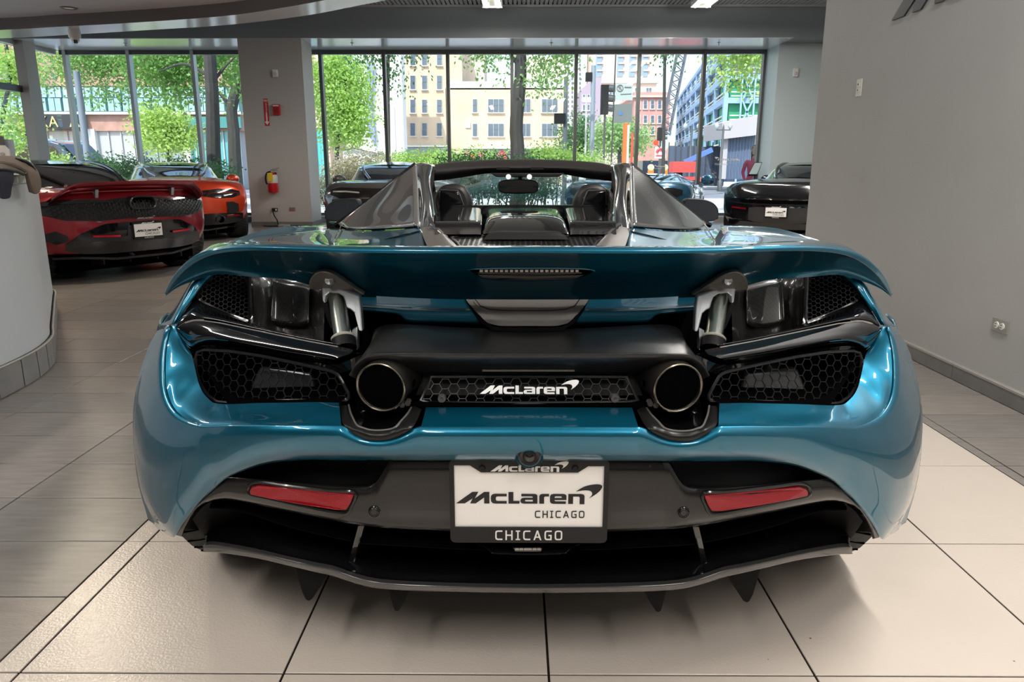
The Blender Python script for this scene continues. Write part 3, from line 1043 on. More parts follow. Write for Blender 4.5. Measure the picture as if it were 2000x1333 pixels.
# ---------------------------------------------------------------- carbon side panels behind the pylons
M_CARBON = mat('carbon_weave', (.018, .017, .016), .10, .0, 1.0, coatr=.01)
nt = M_CARBON.node_tree
_b = nt.nodes['Principled BSDF']
_tc = nt.nodes.new('ShaderNodeTexCoord')
_w = nt.nodes.new('ShaderNodeTexChecker')
_w.inputs['Scale'].default_value = 260
_w.inputs['Color1'].default_value = (.004, .004, .004, 1)
_w.inputs['Color2'].default_value = (.020, .019, .018, 1)
nt.links.new(_tc.outputs['Object'], _w.inputs['Vector'])
nt.links.new(_w.outputs[0], _b.inputs['Base Color'])
_b.inputs['Roughness'].default_value = .28
CP = []
for (xt, yt, xb, yb, Y) in ((489, 538, 493, 640, 1.665), (497, 540, 505, 643, 1.685), (512, 543, 524, 648, 1.705), (540, 547, 545, 651, 1.715), (575, 553, 575, 657, 1.70), (606, 560, 603, 662, 1.67), (620, 563, 618, 667, 1.635), (634, 566, 632, 672, 1.60)):
    CP.append([q(xt, yt - 30, Y + .06), q(xt, yt, Y + .015), q((xt + xb) / 2, (yt + yb) / 2, Y), q(xb, yb, Y - .03), q(xb, yb + 10, Y - .05)])
surf('carbon_panel', CP, M_CARBON, nu=15, nv=36, mir='pair')
rec = []
for (xt, yt, xb, yb, Y) in ((533, 540, 529, 625, 1.708), (545, 545, 540, 633, 1.708), (570, 551, 570, 638, 1.697), (592, 556, 591, 637, 1.678), (603, 560, 602, 630, 1.665)):
    rec.append([q(xt, yt, Y + .008), q((xt + xb) / 2, (yt + yb) / 2, Y - .008), q(xb, yb, Y - .03)])
surf('panel_inset', rec, M_CARBON, nu=10, nv=20, mir='pair', solid=.003)
part('panel_post', MB().tube([q(488, 535, 1.665), q(490, 590, 1.655), q(492, 630, 1.645), q(497, 640, 1.64)], .006, 8), M_BLACKG, pair=True)

# ---------------------------------------------------------------- deck tail: teal lips and grey centre
DK = [
    [q(700, 560, 1.80), q(704, 590, 1.66), q(704, 598, 1.615), q(704, 602, 1.610), q(704, 607, 1.612), q(706, 610, 1.63)],
    [q(760, 560, 1.80), q(760, 592, 1.66), q(760, 602, 1.612), q(760, 606, 1.607), q(775, 614, 1.609), q(777, 617, 1.63)],
    [q(792, 560, 1.80), q(796, 594, 1.66), q(796, 604, 1.611), q(796, 608, 1.606), q(798, 627, 1.608), q(799, 631, 1.63)],
    [q(850, 560, 1.80), q(860, 595, 1.66), q(866, 606, 1.61), q(866, 610, 1.605), q(870, 629, 1.607), q(871, 633, 1.63)],
    [q(893, 560, 1.80), q(913, 592, 1.66), q(921, 606, 1.61), q(923, 610, 1.605), q(937, 631, 1.607), q(938, 635, 1.63)],
]
surf('deck_lip', DK, M_TEAL, nu=21, nv=25, mir='pair', lv=False, sharp=50)
GC = [
    [q(900, 560, 1.80), q(910, 585, 1.67), q(925, 604, 1.60), q(940, 620, 1.585), q(952, 631, 1.58)],
    [q(925, 560, 1.80), q(933, 588, 1.67), q(946, 604, 1.60), q(957, 620, 1.583), q(966, 635, 1.578)],
    [q(960, 560, 1.80), q(965, 592, 1.665), q(972, 606, 1.598), q(978, 620, 1.582), q(982, 637, 1.576)],
    [q(1030, 560, 1.80), q(1030, 593, 1.665), q(1030, 606, 1.598), q(1030, 620, 1.582), q(1030, 637, 1.576)],
]
surf('deck_centre', GC[::-1], M_GREYS, nu=17, nv=19)
part('centre_groove', MB().tube([q(928, 585, 1.655), q(938, 598, 1.605), q(955, 604, 1.594), q(985, 606, 1.592), q(1030, 606.5, 1.592), q(1075, 606, 1.592), q(1105, 604, 1.594), q(1122, 598, 1.605), q(1132, 585, 1.655)], .0013, 5), M_BLACKM)
surf('deck_edge', [[q(920, 606, 1.62), q(938, 629, 1.59), q(954, 640, 1.58), q(968, 646, 1.575), q(1030, 647, 1.575)], [q(926, 602, 1.60), q(944, 624, 1.578), q(958, 634, 1.573), q(972, 639, 1.57), q(1030, 640, 1.57)]], M_BLACKM, nu=20, nv=4)

# ---------------------------------------------------------------- rear wing with its brake light
WT = [(322, 574, 1.665), (333, 549, 1.635), (352, 523, 1.60), (385, 497, 1.565), (430, 483, 1.53), (500, 478.5, 1.485), (600, 480, 1.455), (700, 482.5, 1.44), (850, 483, 1.43), (1030, 482.5, 1.425)]
WG = [(325, 575, 1.663), (342, 549, 1.63), (364, 525, 1.593), (396, 504, 1.558), (438, 492, 1.522), (505, 488, 1.477), (602, 490, 1.446), (700, 493, 1.431), (850, 494, 1.421), (1030, 493, 1.416)]
WB = [(323, 578.5, 1.668), (345, 563, 1.655), (378, 549, 1.645), (428, 536, 1.635), (490, 541, 1.625), (560, 546, 1.615), (620, 561, 1.61), (700, 575.5, 1.605), (850, 584, 1.60), (1030, 585.5, 1.60)]
wrow = lambda R, dy=0, dY=0: [q(a, b + dy, Y + dY) for a, b, Y in R]
def mixr(A, B, t, bul):
    R = []
    for i, ((a, b, Y), (c, d, Z)) in enumerate(zip(A, B)):
        k = min(1, i / 3)
        R.append(q(a + (c - a) * t, b + (d - b) * t, Y + (Z - Y) * t + bul * k))
    return R
back = []
for i, ((a, b, Y), (c, d, Z)) in enumerate(zip(WT, WB)):
    k = min(1, i / 3)
    A, B = q(a, b, Y), q(c, d, Z)
    back.append(A.lerp(B, .45) + Vector((0, .035, .030)) * k + Vector((0, .006, .004)))
lead = [v + Vector((0, .022 * min(1, i / 3) + .004, .012 * min(1, i / 3))) for i, v in enumerate(wrow(WB))]
tb = [v + Vector((0, .022 * min(1, i / 3) + .002, .0 + .0)) for i, v in enumerate(wrow(WT))]
face = [wrow(WB), mixr(WB, WG, .25, .022), mixr(WB, WG, .5, .030), mixr(WB, WG, .75, .022), wrow(WG)]
wing = empty('rear_wing', (0, 0, 0))
wing.parent = car
bl = lambda n, R, m, nu=46, nv=9, **k: surf(n, R, m, wing, nu, nv, **k)
bl('wing_skin', face, M_TEAL, nv=13)
bl('wing_lip', [[v + Vector((0, -.003, -.0008)) for v in wrow(WG)], [v + Vector((0, -.005, .002)) for v in mixr(WG, WT, .35, 0)], [v + Vector((0, -.004, .0)) for v in mixr(WG, WT, .75, 0)], wrow(WT), tb], M_TEAL, nv=13, sharp=60)
bl('wing_top', [tb, back, lead, wrow(WB)], M_TEAL, nv=9, sharp=60)
part('wing_seam', MB().tube(cidx([q(a, b + .6, Y - .001) for a, b, Y in WG] + [Vector((2 * XC - v.x, v.y, v.z)) for v in [q(a, b + .6, Y - .001) for a, b, Y in WG][:-1][::-1]], 90), .0011, 5), M_BLACKG, wing)
def wface(px, py):
    t = max(0, min(1, (585 - py) / 92))
    return 1.60 + (1.418 - 1.60) * t + .030 * (1 - (2 * t - 1) ** 2)
BLO = [(914, 527), (930, 525.5), (960, 524.5), (1030, 524), (1110, 524.5), (1145, 526), (1161, 529), (1150, 537), (1132, 543), (1100, 547), (1030, 549), (968, 547.5), (942, 543), (926, 536)]
part('brake_light', MB().prism([q(a, b, wface(a, b) - .005) for a, b in BLO], (0, .012, 0)), M_BLACKG, wing, smooth=False)
part('brake_light_trim', MB().tube([q(a, b, wface(a, b) - .004) for a, b in [(v.x, v.y) for v in cat([(a, b, 0) for a, b in BLO + BLO[:1]], 60)][:-1]], .0017, 5, closed=True), M_TEAL, wing)
M_LENS = mat('clear_led_lens', (.90, .88, .85), .2, .0, .5)
for k in range(20):
    x = 937 + k * 9.85
    part('light_segment', MB().prism([q(x, 527.5, wface(x, 528) - .0075), q(x + 6, 527.5, wface(x, 528) - .0075), q(x + 6, 532, wface(x, 531) - .0075), q(x, 532, wface(x, 531) - .0075)], (0, .003, 0)), M_LENS, wing, smooth=False)
part('light_bar', MB().prism([q(a, b, wface(a, b) - .0075) for a, b in ((932, 537), (1030, 540), (1140, 537.5), (1128, 542), (1030, 545), (944, 542))], (0, .003, 0)), mat('lens_bar', (.20, .195, .18), .2, .2), wing, smooth=False)
part('light_divider', MB().bar(q(936, 533.5, wface(936, 534) - .0072), q(1136, 533.5, wface(936, 534) - .0072), .003, .002), M_GREYS, wing, smooth=False)

# ---------------------------------------------------------------- wing pylons with hydraulic pistons
FL = [(603, 566), (604, 550), (612, 537), (626, 531), (642, 533), (662, 543), (690, 563), (712, 577), (690, 576), (660, 569), (636, 565), (618, 566)]
fl1 = part('pylon_foot', MB().prism([q(a, b, wface(a, min(b, 578)) - .012 + (.0 if b < 560 else -.003)) for a, b in [(v.x, v.y) for v in cat([(a, b, 0) for a, b in FL + FL[:1]], 36)][:-1]], (0, .020, .004)), M_GREYS, pair=True, bevel=.003)
for _f in (fl1[0], fl1[1]):
    _f.data.materials[0] = mat('foot_grey', (.22, .21, .20), .36, .5)
part('foot_screw', MB().lathe([(.0, -.001), (.005, -.002), (.0085, -.004), (.0105, -.001), (.0105, .005)], c=q(643, 548, wface(643, 548) - .016), axis='Y', n=18), M_SILVER, pair=True)
AR = [(627, 562), (648, 560), (672, 566), (690, 573), (702, 577), (705, 600), (708, 648), (701, 647), (696, 628), (692, 612), (684, 605), (677, 602), (674, 590), (670, 580), (661, 574), (643, 572), (637, 578), (634.5, 594), (630, 589)]
part('pylon_arm', MB().prism([q(a, b, 1.555 - (b - 575) * .0007) for a, b in AR], (0, .022, 0)), M_SILVER, pair=True, bevel=.003, smooth=False)
ta, tb_ = q(655, 566, 1.60), q(671, 666, 1.52)
part('piston', MB().tube([ta, tb_], .0187, 24), M_STEEL, pair=True)
dr = (tb_ - ta).normalized()
ux = dr.orthogonal().normalized()
uy = dr.cross(ux)
for nm, off_, R_, r_, m_ in (('piston_collar', -.006, .022, .0042, mat('cream_rubber', (.50, .48, .42), .4)), ('piston_seal', .002, .020, .004, M_STEEL)):
    part(nm, MB().tube([tb_ + dr * off_ + (ux * cos(a) + uy * sin(a)) * R_ for a in [2 * pi * k / 28 for k in range(28)]], r_, 8, closed=True), m_, pair=True)
part('piston_bracket', MB().prism([q(688, 645, 1.545), q(698, 640, 1.545), q(698, 683, 1.52), q(684, 676, 1.52)], (0, .02, 0)), M_SILVER, pair=True, smooth=False)
part('piston_base', MB().tube([tb_ - dr * .002, tb_ + dr * .02], .026, 18), M_BLACKM, pair=True)
part('pylon_brace', MB().bar(q(634, 594, 1.57), q(652, 640, 1.56), .006, .012), M_BLACKM, pair=True, smooth=False)
# dark well each pylon stands in
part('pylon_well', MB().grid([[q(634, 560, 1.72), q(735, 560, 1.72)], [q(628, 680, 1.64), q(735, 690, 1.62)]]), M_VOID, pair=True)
part('well_floor', MB().grid([[q(628, 676, 1.64), q(735, 676, 1.62)], [q(690, 690, 1.44), q(724, 694, 1.46)]]), M_BLACKG, pair=True)

# ---------------------------------------------------------------- flying buttresses, hoop and rear deck
M_BUTT = mat('tinted_buttress', (.15, .15, .15), .12, .3, .9, coatr=.01)
A_ = (812, 321)
BT = [
    [q(812, 321, 3.02), q(814, 352, 2.76), q(816, 395, 2.45), q(817, 443, 2.16)],
    [q(781, 345, 3.02), q(775, 378, 2.80), q(772, 413, 2.58), q(767, 447, 2.36)],
    [q(737, 381, 3.05), q(725, 405, 2.90), q(718, 428, 2.72), q(712, 449, 2.55)],
    [q(660, 440, 3.10), q(664, 440, 3.0), q(670, 443, 2.88), q(680, 447, 2.75)],
]
surf('buttress', BT, M_BUTT, nu=20, nv=20, mir='pair', solid=.006)
part('buttress_edge', MB().tube(cat(BT[0], 24), .0032, 6), mat('edge_grey', (.35, .35, .35), .25, .5), pair=True)
part('window_rail', MB().tube(cat([q(812, 321, 3.02), q(781, 345, 3.03), q(737, 381, 3.06), q(655, 441, 3.12)], 24), .010, 6), M_BLACKG, pair=True)
# body-colour base of the buttress
BB = [
    [q(817, 444, 2.16), q(767, 448, 2.36), q(712, 450, 2.55), q(680, 448, 2.75), q(640, 447, 2.9)],
    [q(826, 458, 2.08), q(772, 464, 2.22), q(712, 467, 2.36), q(666, 466, 2.50), q(630, 462, 2.62)],
    [q(834, 483, 1.96), q(775, 487, 2.04), q(705, 490, 2.12), q(650, 486, 2.22), q(610, 478, 2.35)],
    [q(840, 505, 1.86), q(775, 508, 1.90), q(705, 508, 1.94), q(645, 508, 2.0), q(600, 500, 2.1)],
]
surf('buttress_base', BB, M_TEAL, nu=25, nv=16, mir='pair', solid=.004)
part('panel_seam', MB().tube(cat([q(820, 452, 2.118), q(772, 463, 2.217), q(722, 477, 2.268), q(694, 489, 2.13)], 24), .0022, 5), M_BLACKG, pair=True)
part('panel_seam', MB().tube(cat([q(668, 437.5, 2.9), q(660, 455, 2.62), q(652, 472, 2.42), q(646, 486, 2.22)], 20), .0025, 5), M_BLACKG, pair=True)
# inner face of the buttress and hoop
HI = [
    [q(812, 321, 3.02), q(814, 352, 2.76), q(816, 395, 2.45), q(817, 443, 2.16)],
    [q(826, 322, 3.06), q(824, 354, 2.84), q(827, 398, 2.56), q(826, 446, 2.22)],
    [q(842, 323, 3.10), q(836, 352, 2.9), q(843, 398, 2.6), q(838, 444, 2.18)],
    [q(848, 333, 3.16), q(849, 362, 3.0), q(858, 405, 2.7), q(852, 441, 2.2)],
]
surf('hoop_inner', HI, M_BLACKG, nu=18, nv=14, mir='pair')
part('hoop_cap', MB().prism([q(811, 320, 3.02), q(822, 318, 3.05), q(842, 322, 3.10), q(846, 336, 3.12), q(838, 338, 3.05), q(816, 345, 2.90)], (0, .14, .0)), M_BUTT, pair=True, bevel=.006, smooth=False)
# rear deck
def deckrow(x, Y0s, ys):
    return [q(x, y, Y) for y, Y in zip(ys, Y0s)]
YS = (2.95, 2.22, 2.13, 2.10, 2.08, 2.02)
surf('deck_panel', [deckrow(850, YS, (404, 428, 432, 437, 446, 458)), deckrow(895, YS, (404, 428, 432, 437, 446, 458)), deckrow(934, YS, (404, 427, 431, 436, 446, 458)), deckrow(941, YS, (407, 431, 436, 441, 450, 460))], M_BLACKG, nu=20, nv=14, mir='pair', sharp=60)
YS2 = (2.95, 2.42, 2.2, 2.10, 2.03, 1.98)
surf('deck_bulge', [deckrow(1030, YS2, (404, 412, 418, 424, 438, 456)), deckrow(985, YS2, (404, 412, 418.5, 424.5, 438, 456)), deckrow(958, YS2, (405, 416, 423, 429, 440, 456)), deckrow(948, YS2, (407, 427, 433, 437, 445, 457)), deckrow(943, YS2, (410, 440, 445, 449, 453, 458))], M_BLACKG, nu=20, nv=20, sharp=60)
surf('deck_pod', [[q(1030, 450, 2.01), q(1030, 453, 1.98), q(1030, 460, 1.965), q(1030, 468, 1.95)], [q(972, 450, 2.01), q(970, 453, 1.98), q(968, 461, 1.965), q(966, 468, 1.95)], [q(956, 453, 2.01), q(952, 457, 1.985), q(948, 463, 1.97), q(944, 468, 1.96)]], M_SATIN, nu=12, nv=12)
VG = [q(880, 465, 2.02), q(905, 462, 2.04), q(1030, 461, 2.04), q(1155, 462, 2.04), q(1180, 465, 2.02), q(1165, 474, 1.94), q(1160, 484, 1.86), q(900, 484, 1.86), q(893, 474, 1.94)]
hexgrille('deck_vent', VG, .0155, bar=.0045, depth=.003, frame=.004)
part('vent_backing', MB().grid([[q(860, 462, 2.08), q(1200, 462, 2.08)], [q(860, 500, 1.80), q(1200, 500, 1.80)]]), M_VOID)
surf('vent_side', [[q(820, 446, 2.17), q(826, 462, 2.05), q(838, 490, 1.88)], [q(852, 442, 2.15), q(862, 460, 2.0), q(880, 490, 1.82)], [q(868, 458, 2.04), q(882, 470, 1.95), q(902, 490, 1.82)]], M_GREYS, nu=12, nv=12, mir='pair')
part('deck_strut', MB().bar(q(843, 438, 2.13), q(872, 465, 2.0), .010, .007), M_CHROME, pair=True, smooth=False)
# cabin: seats, windscreen frame, mirror, dash
M_LEATH = mat('dark_leather', (.018, .016, .015), .42, bump=.1, bscale=400)
def seat(sg):
    b = MB()
    o = [(852, 372), (864, 362), (884, 358), (903, 362), (914, 374), (921, 396), (918, 424), (912, 432), (850, 432), (846, 400)]
    o = [(v.x, v.y) for v in cat([(a, c, 0) for a, c in o + o[:1]], 40)][:-1]
    b.prism([q(a, c, 3.05) for a, c in o], (0, .16, -.02))
    s = part('seat', b, M_LEATH, bevel=.02, smooth=True)
    p = MB().prism([q(a, c, 3.04) for a, c in ((858, 372), (893, 373), (903, 385), (908, 408), (900, 424), (858, 425))], (0, .03, 0))
    h = part('headrest_shell', p, M_BLACKG, s, bevel=.008)
    tr = part('headrest_trim', MB().tube([q(a, c, 3.038) for a, c in ((860, 371), (894, 372.5), (898, 380), (906, 402), (902, 418))], .0022, 5), mat('seat_trim', (.16, .16, .16), .3, .6), s)
    if sg > 0:
        s2 = twin(s)
        twin(h, s2)
        twin(tr, s2)
        s2.name = 'seat'
seat(1)
HT = [(842, 324, 3.55), (880, 317, 3.62), (950, 312.5, 3.68), (1030, 311, 3.70)]
surf('windscreen_header', [
    [q(800, 337, 3.56)] + [q(a, b + 3, Y + .05) for a, b, Y in HT],
    [q(800, 334, 3.48)] + [q(*p) for p in HT],
    [q(800, 342, 3.44)] + [q(a, b + 9, Y - .06) for a, b, Y in HT],
    [q(800, 352, 3.46), q(846, 342, 3.5), q(890, 336, 3.56), (q(945, 330, 3.60)), q(1030, 330, 3.62)],
    [q(800, 362, 3.52), q(848, 354, 3.56), q(896, 348, 3.62), q(956, 339, 3.66), q(1030, 342, 3.68)],
], mat('headliner', (.022, .019, .018), .7), nu=40, nv=18)
for x in (970, 1046):
    part('visor_slot', MB().box(*sum([[min(a, b), max(a, b)] for a, b in zip(q(x + (0 if x < 1000 else -9), 331.5, 3.575), q(x + (25 if x < 1000 else 16), 327, 3.58))], [])), M_BLACKG, smooth=False)
part('overhead_console', MB().prism([q(a, b, 3.58) for a, b in ((956, 338), (1104, 338), (1090, 346), (970, 346))], (0, .08, 0)), M_SATIN, bevel=.005, smooth=False)
for x in (993, 1034):
    part('reading_lamp', MB().lathe([(.0, -.004), (.012, -.003), (.012, .004)], c=q(x, 345.5, 3.575), axis='Y', n=14), mat('lamp_glow', (.9, .88, .8), .3, emit=(1, .95, .85), estr=.7))
mo = [(v.x, v.y) for v in cat([(a, b, 0) for a, b in ((974, 356), (984, 352), (1040, 352), (1050, 356), (1052, 368), (1048, 376), (1036, 378), (986, 378), (976, 375), (972, 366), (974, 356))], 30)][:-1]
rvm = part('rear_view_mirror', MB().prism([q(a, b, 3.70) for a, b in mo], (0, .03, 0)), M_BLACKG, bevel=.004)
part('mirror_mount', MB().tube([q(1016, 354, 3.74), q(1016, 344, 3.76)], .012, 8), M_BLACKM, rvm)
M_SCREEN = glass_mat('windscreen_glass', (.80, .86, .84), .7)
surf('windscreen', [[q(800, 362, 3.52), q(848, 350, 3.56), q(956, 338, 3.66), q(1030, 338, 3.68)], [W(-.70, 4.0, .96), W(-.5, 4.1, .99), W(-.25, 4.15, 1.0), W(0, 4.16, 1.0)], [W(-.76, 4.35, .82), W(-.55, 4.55, .84), W(-.25, 4.62, .85), W(0, 4.64, .85)]], M_SCREEN, nu=20, nv=10)
part('windscreen_pillar', MB().tube([q(804, 352, 3.5), W(-.68, 4.0, .945), W(-.78, 4.45, .80)], .03, 8), M_BLACKG, pair=True)
surf('dashboard', [[W(0, 4.05, .86), W(-.4, 4.05, .86), W(-.74, 4.0, .82)], [W(0, 4.6, .83), W(-.4, 4.55, .82), W(-.78, 4.35, .80)]], M_BLACKM, nu=12, nv=6)
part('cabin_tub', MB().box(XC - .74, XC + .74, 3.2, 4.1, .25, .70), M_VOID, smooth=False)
part('cabin_bulkhead', MB().box(XC - .62, XC + .62, 2.96, 2.99, .4, .985), M_BLACKG, smooth=False)
# door mirrors
MIR = [(633, 428), (633, 410), (640, 399), (655, 391), (685, 388), (699, 391), (702, 402), (698, 418), (690, 428), (676, 433), (648, 433)]
mo = [(v.x, v.y) for v in cat([(a, b, 0) for a, b in MIR + MIR[:1]], 40)][:-1]
V0 = [q(a, b, 4.02) for a, b in mo]
cm = sum(V0, Vector()) / len(V0)
ring = lambda s, dy: [cm + (v - cm) * s + Vector((0, dy, 0)) for v in V0]
mb = MB()
rings = [ring(.93, 0), ring(1, .02), ring(.98, .08), ring(.72, .15), ring(.2, .18)]
n_ = len(V0)
VV = [v for r in rings for v in r]
FF = [(i * n_ + k, i * n_ + (k + 1) % n_, (i + 1) * n_ + (k + 1) % n_, (i + 1) * n_ + k) for i in range(4) for k in range(n_)]
mm, mm2 = part('door_mirror', mb.add(VV, FF), M_BLACKM, pair=True)
g1 = part('mirror_glass', MB().add(ring(.92, .004), [tuple(range(n_))]), mat('mirror_face', (.02, .025, .035), .03, .2, 1), mm)
twin(g1, mm2)
part('mirror_stalk', MB().bar(q(690, 425, 4.10), W(-.80, 4.22, .82), .05, .025), M_BLACKM, pair=True)
part('mirror_cap', MB().prism([q(a, b, 4.035) for a, b in ((640, 434), (676, 435), (692, 427), (697, 418), (701, 424), (692, 434), (676, 439), (650, 438))], (0, .06, 0)), M_TEAL, pair=True, bevel=.004, smooth=False)

# ---------------------------------------------------------------- lower rear: grey insert, reflectors, sensors, diffuser
GI = [((344, 1046), (356, 1049), 1.568), ((350, 1032), (361, 1034), 1.54), ((362, 1013), (374, 1011), 1.515), ((378, 991), (386, 994), 1.492), ((397, 968), (399, 985), 1.472), ((420, 945), (420, 978), 1.448), ((440, 931), (438, 976), 1.434), ((455, 931), (452, 977), 1.426),
      ((500, 935), (500, 986), 1.398), ((560, 941), (560, 999), 1.374), ((600, 944), (600, 1007), 1.362), ((640, 947), (640, 1015), 1.352), ((685, 949.5), (685, 1024), 1.347), ((708, 949.5), (708, 1027), 1.346), ((722, 948), (722, 1029), 1.345), ((733, 942), (733, 1030), 1.345),
      ((742, 930), (742, 1031), 1.344), ((753, 910), (753, 1032), 1.344), ((761, 896), (761, 1032), 1.344), ((800, 895.5), (800, 1034), 1.343), ((870, 895), (870, 1037), 1.342), ((950, 895), (950, 1039), 1.341), ((1030, 895), (1030, 1040), 1.341)]
rows = []
for (a, b), (c, d), Y in GI:
    rows.append([q(a, b + 1, Y + .025), q(a, b + 1, Y + .006), q(a + (c - a) * .12, b + (d - b) * .12, Y - .002), q(a + (c - a) * .6, b + (d - b) * .6, Y - .004), q(a + (c - a) * .86, b + (d - b) * .86, Y + .004), q(c, d, Y + .022), q(c, d, Y + .05)])
surf('diffuser_insert', rows[::-1], M_GREYG, nu=15, nv=67, lv=True, sharp=50)
# dark openings above the arms
surf('opening_back', [[q(430, 925, 1.50), q(500, 900, 1.46), q(600, 890, 1.43), q(775, 890, 1.40)], [q(425, 950, 1.47), q(500, 950, 1.44), q(600, 955, 1.40), q(760, 960, 1.385)]], M_RECESS, nu=16, nv=4, mir='pair')
RF = [(487, 960), (492, 953), (505, 949.5), (560, 955), (640, 963), (691, 967), (684, 985), (676, 997), (655, 997), (590, 987), (530, 976), (489, 967)]
def yins(px):
    xs = [(g[0][0] + g[1][0]) / 2 for g in GI]
    for i in range(len(xs) - 1):
        if xs[i] <= px <= xs[i + 1]:
            t = (px - xs[i]) / (xs[i + 1] - xs[i])
            return GI[i][2] + (GI[i + 1][2] - GI[i][2]) * t
    return GI[-1][2]
grow = lambda O, k, d=0: [((x - 590) * (1 + .02 * k) + 590, (y - 973) * (1 + .16 * k) + 973 + d) for x, y in O]
surr = grow(RF, 1.6, -1)
pr_ = part('reflector_surround', MB().tube([q(a, b, yins(a) - .006) for a, b in [(v.x, v.y) for v in cat([(a, b, 0) for a, b in surr + surr[:1]], 60)][:-1]], .0042, 8, closed=True), M_GREYG, pair=True)
part('reflector_recess', MB().prism([q(a, b, yins(a) - .0065) for a, b in grow(RF, 1.0)], (0, .008, 0)), M_BLACKM, pair=True, smooth=False)
part('red_reflector', MB().prism([q(a, b, yins(a) - .0125) for a, b in RF], (0, .008, 0)), M_RED, pair=True, bevel=.0015, smooth=False)
a = disc_on(731, 1000, 1.341, .0125, M_GREYG, 'parking_sensor', (0, -1, 0), .003)
twin(a)
a = disc_on(731, 1000, 1.3385, .0085, M_SATIN, 'sensor_button', (0, -1, 0), .003)
twin(a)
# diffuser tray, lip, blade, strakes, fins
LT = [(397, 1066, 1.56), (405, 1062.5, 1.55), (430, 1064, 1.53), (500, 1077, 1.475), (560, 1091, 1.44), (610, 1102, 1.42), (650, 1110, 1.41), (690, 1124, 1.40), (730, 1134, 1.395), (780, 1139, 1.39), (850, 1142, 1.386), (940, 1144.5, 1.383), (1030, 1146, 1.382)]
LB = [(397, 1078, 1.562), (406, 1079, 1.552), (430, 1080, 1.532), (500, 1090, 1.477), (560, 1104, 1.442), (610, 1116, 1.422), (650, 1125, 1.412), (690, 1138, 1.402), (730, 1148, 1.397), (780, 1152.5, 1.392), (850, 1155, 1.388), (940, 1157, 1.385), (1030, 1158, 1.384)]
mixp = lambda A, B, t, dY: [q(a + (c - a) * t, b + (d - b) * t, Y + (Z - Y) * t + dY) for (a, b, Y), (c, d, Z) in zip(A, B)]
lip = [[v + Vector((0, .03, .002)) for v in wrow(LT)], wrow(LT), mixp(LT, LB, .3, -.006), mixp(LT, LB, .75, -.006), wrow(LB), [v + Vector((0, .04, -.002)) for v in wrow(LB)]]
surf('diffuser_lip', lip, M_LIP, nu=49, nv=16, sharp=60)
tray = [[v + Vector((0, .004, -.001)) for v in wrow(LT)], [v + Vector((0, .08, .010)) for v in wrow(LT)], [Vector((XC + max(min(v.x - XC, .61), -.61), 1.85, .18)) for v in wrow(LT)]]
surf('diffuser_tray', tray, M_TRAY, nu=36, nv=10)
CE = [[q(360, 1036, 1.56), q(374, 1010, 1.53), q(400, 986, 1.49), q(440, 977, 1.45), q(500, 987, 1.42), q(600, 1008, 1.385), q(700, 1027, 1.37), q(870, 1037, 1.365), q(1030, 1041, 1.364)],
      [W(-.80, 1.66, .26), W(-.76, 1.66, .40), W(-.70, 1.67, .46), W(-.62, 1.80, .46), W(-.50, 1.88, .45), W(-.40, 1.86, .44), W(-.26, 1.84, .43), W(-.12, 1.83, .42), W(0, 1.83, .42)]]
surf('diffuser_roof', CE, M_RECESS, nu=32, nv=8)
surf('diffuser_end', [[q(376, 1015, 1.575), q(400, 988, 1.575), q(440, 978, 1.59), q(560, 992, 1.62)], [q(396, 1046, 1.595), q(410, 1062, 1.595), q(440, 1067, 1.61), q(560, 1088, 1.64)]], M_RECESS, nu=10, nv=4, mir='pair')
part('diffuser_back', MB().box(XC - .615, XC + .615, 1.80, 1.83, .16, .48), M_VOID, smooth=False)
BLD = [(412, 984, 1.52), (450, 986, 1.50), (490, 995, 1.475), (540, 1012, 1.45), (600, 1029, 1.43), (650, 1040, 1.42), (688, 1048, 1.415), (712, 1052.5, 1.412), (800, 1058, 1.405), (870, 1062, 1.40), (930, 1064.5, 1.398), (950, 1068, 1.396)]
bld = [[v + Vector((0, .12, .02)) for v in wrow(BLD)], wrow(BLD), [v + Vector((0, -.004, -.003)) for v in wrow(BLD)], [v + Vector((0, .0, -.007)) for v in wrow(BLD)], [v + Vector((0, .12, .008)) for v in wrow(BLD)]]
surf('diffuser_blade', bld, M_TRAY, nu=40, nv=13, mir='pair', sharp=60)
part('diffuser_strake', MB().prism([q(699, 1027, 1.375), q(693, 1050, 1.385), q(680, 1100, 1.43), q(676, 1112, 1.47), W(-.30, 1.85, .22), W(-.31, 1.80, .42)], (.014, 0, 0)), M_BLACKG, pair=True, bevel=.003, smooth=False)
for pts, Y in (([(570, 1098), (646, 1118), (622, 1152), (609, 1172), (603, 1176), (597, 1173), (590, 1160), (578, 1120)], 1.455), ([(757, 1148), (804, 1153), (789, 1180), (779, 1194), (774, 1196), (769, 1192), (763, 1170)], 1.425)):
    part('diffuser_fin', MB().prism([q(a, b, Y) for a, b in pts], (.004, .10, .0)), mat('fin_black', (.005, .005, .005), .55, spec=.1), pair=True, bevel=.003, smooth=False)
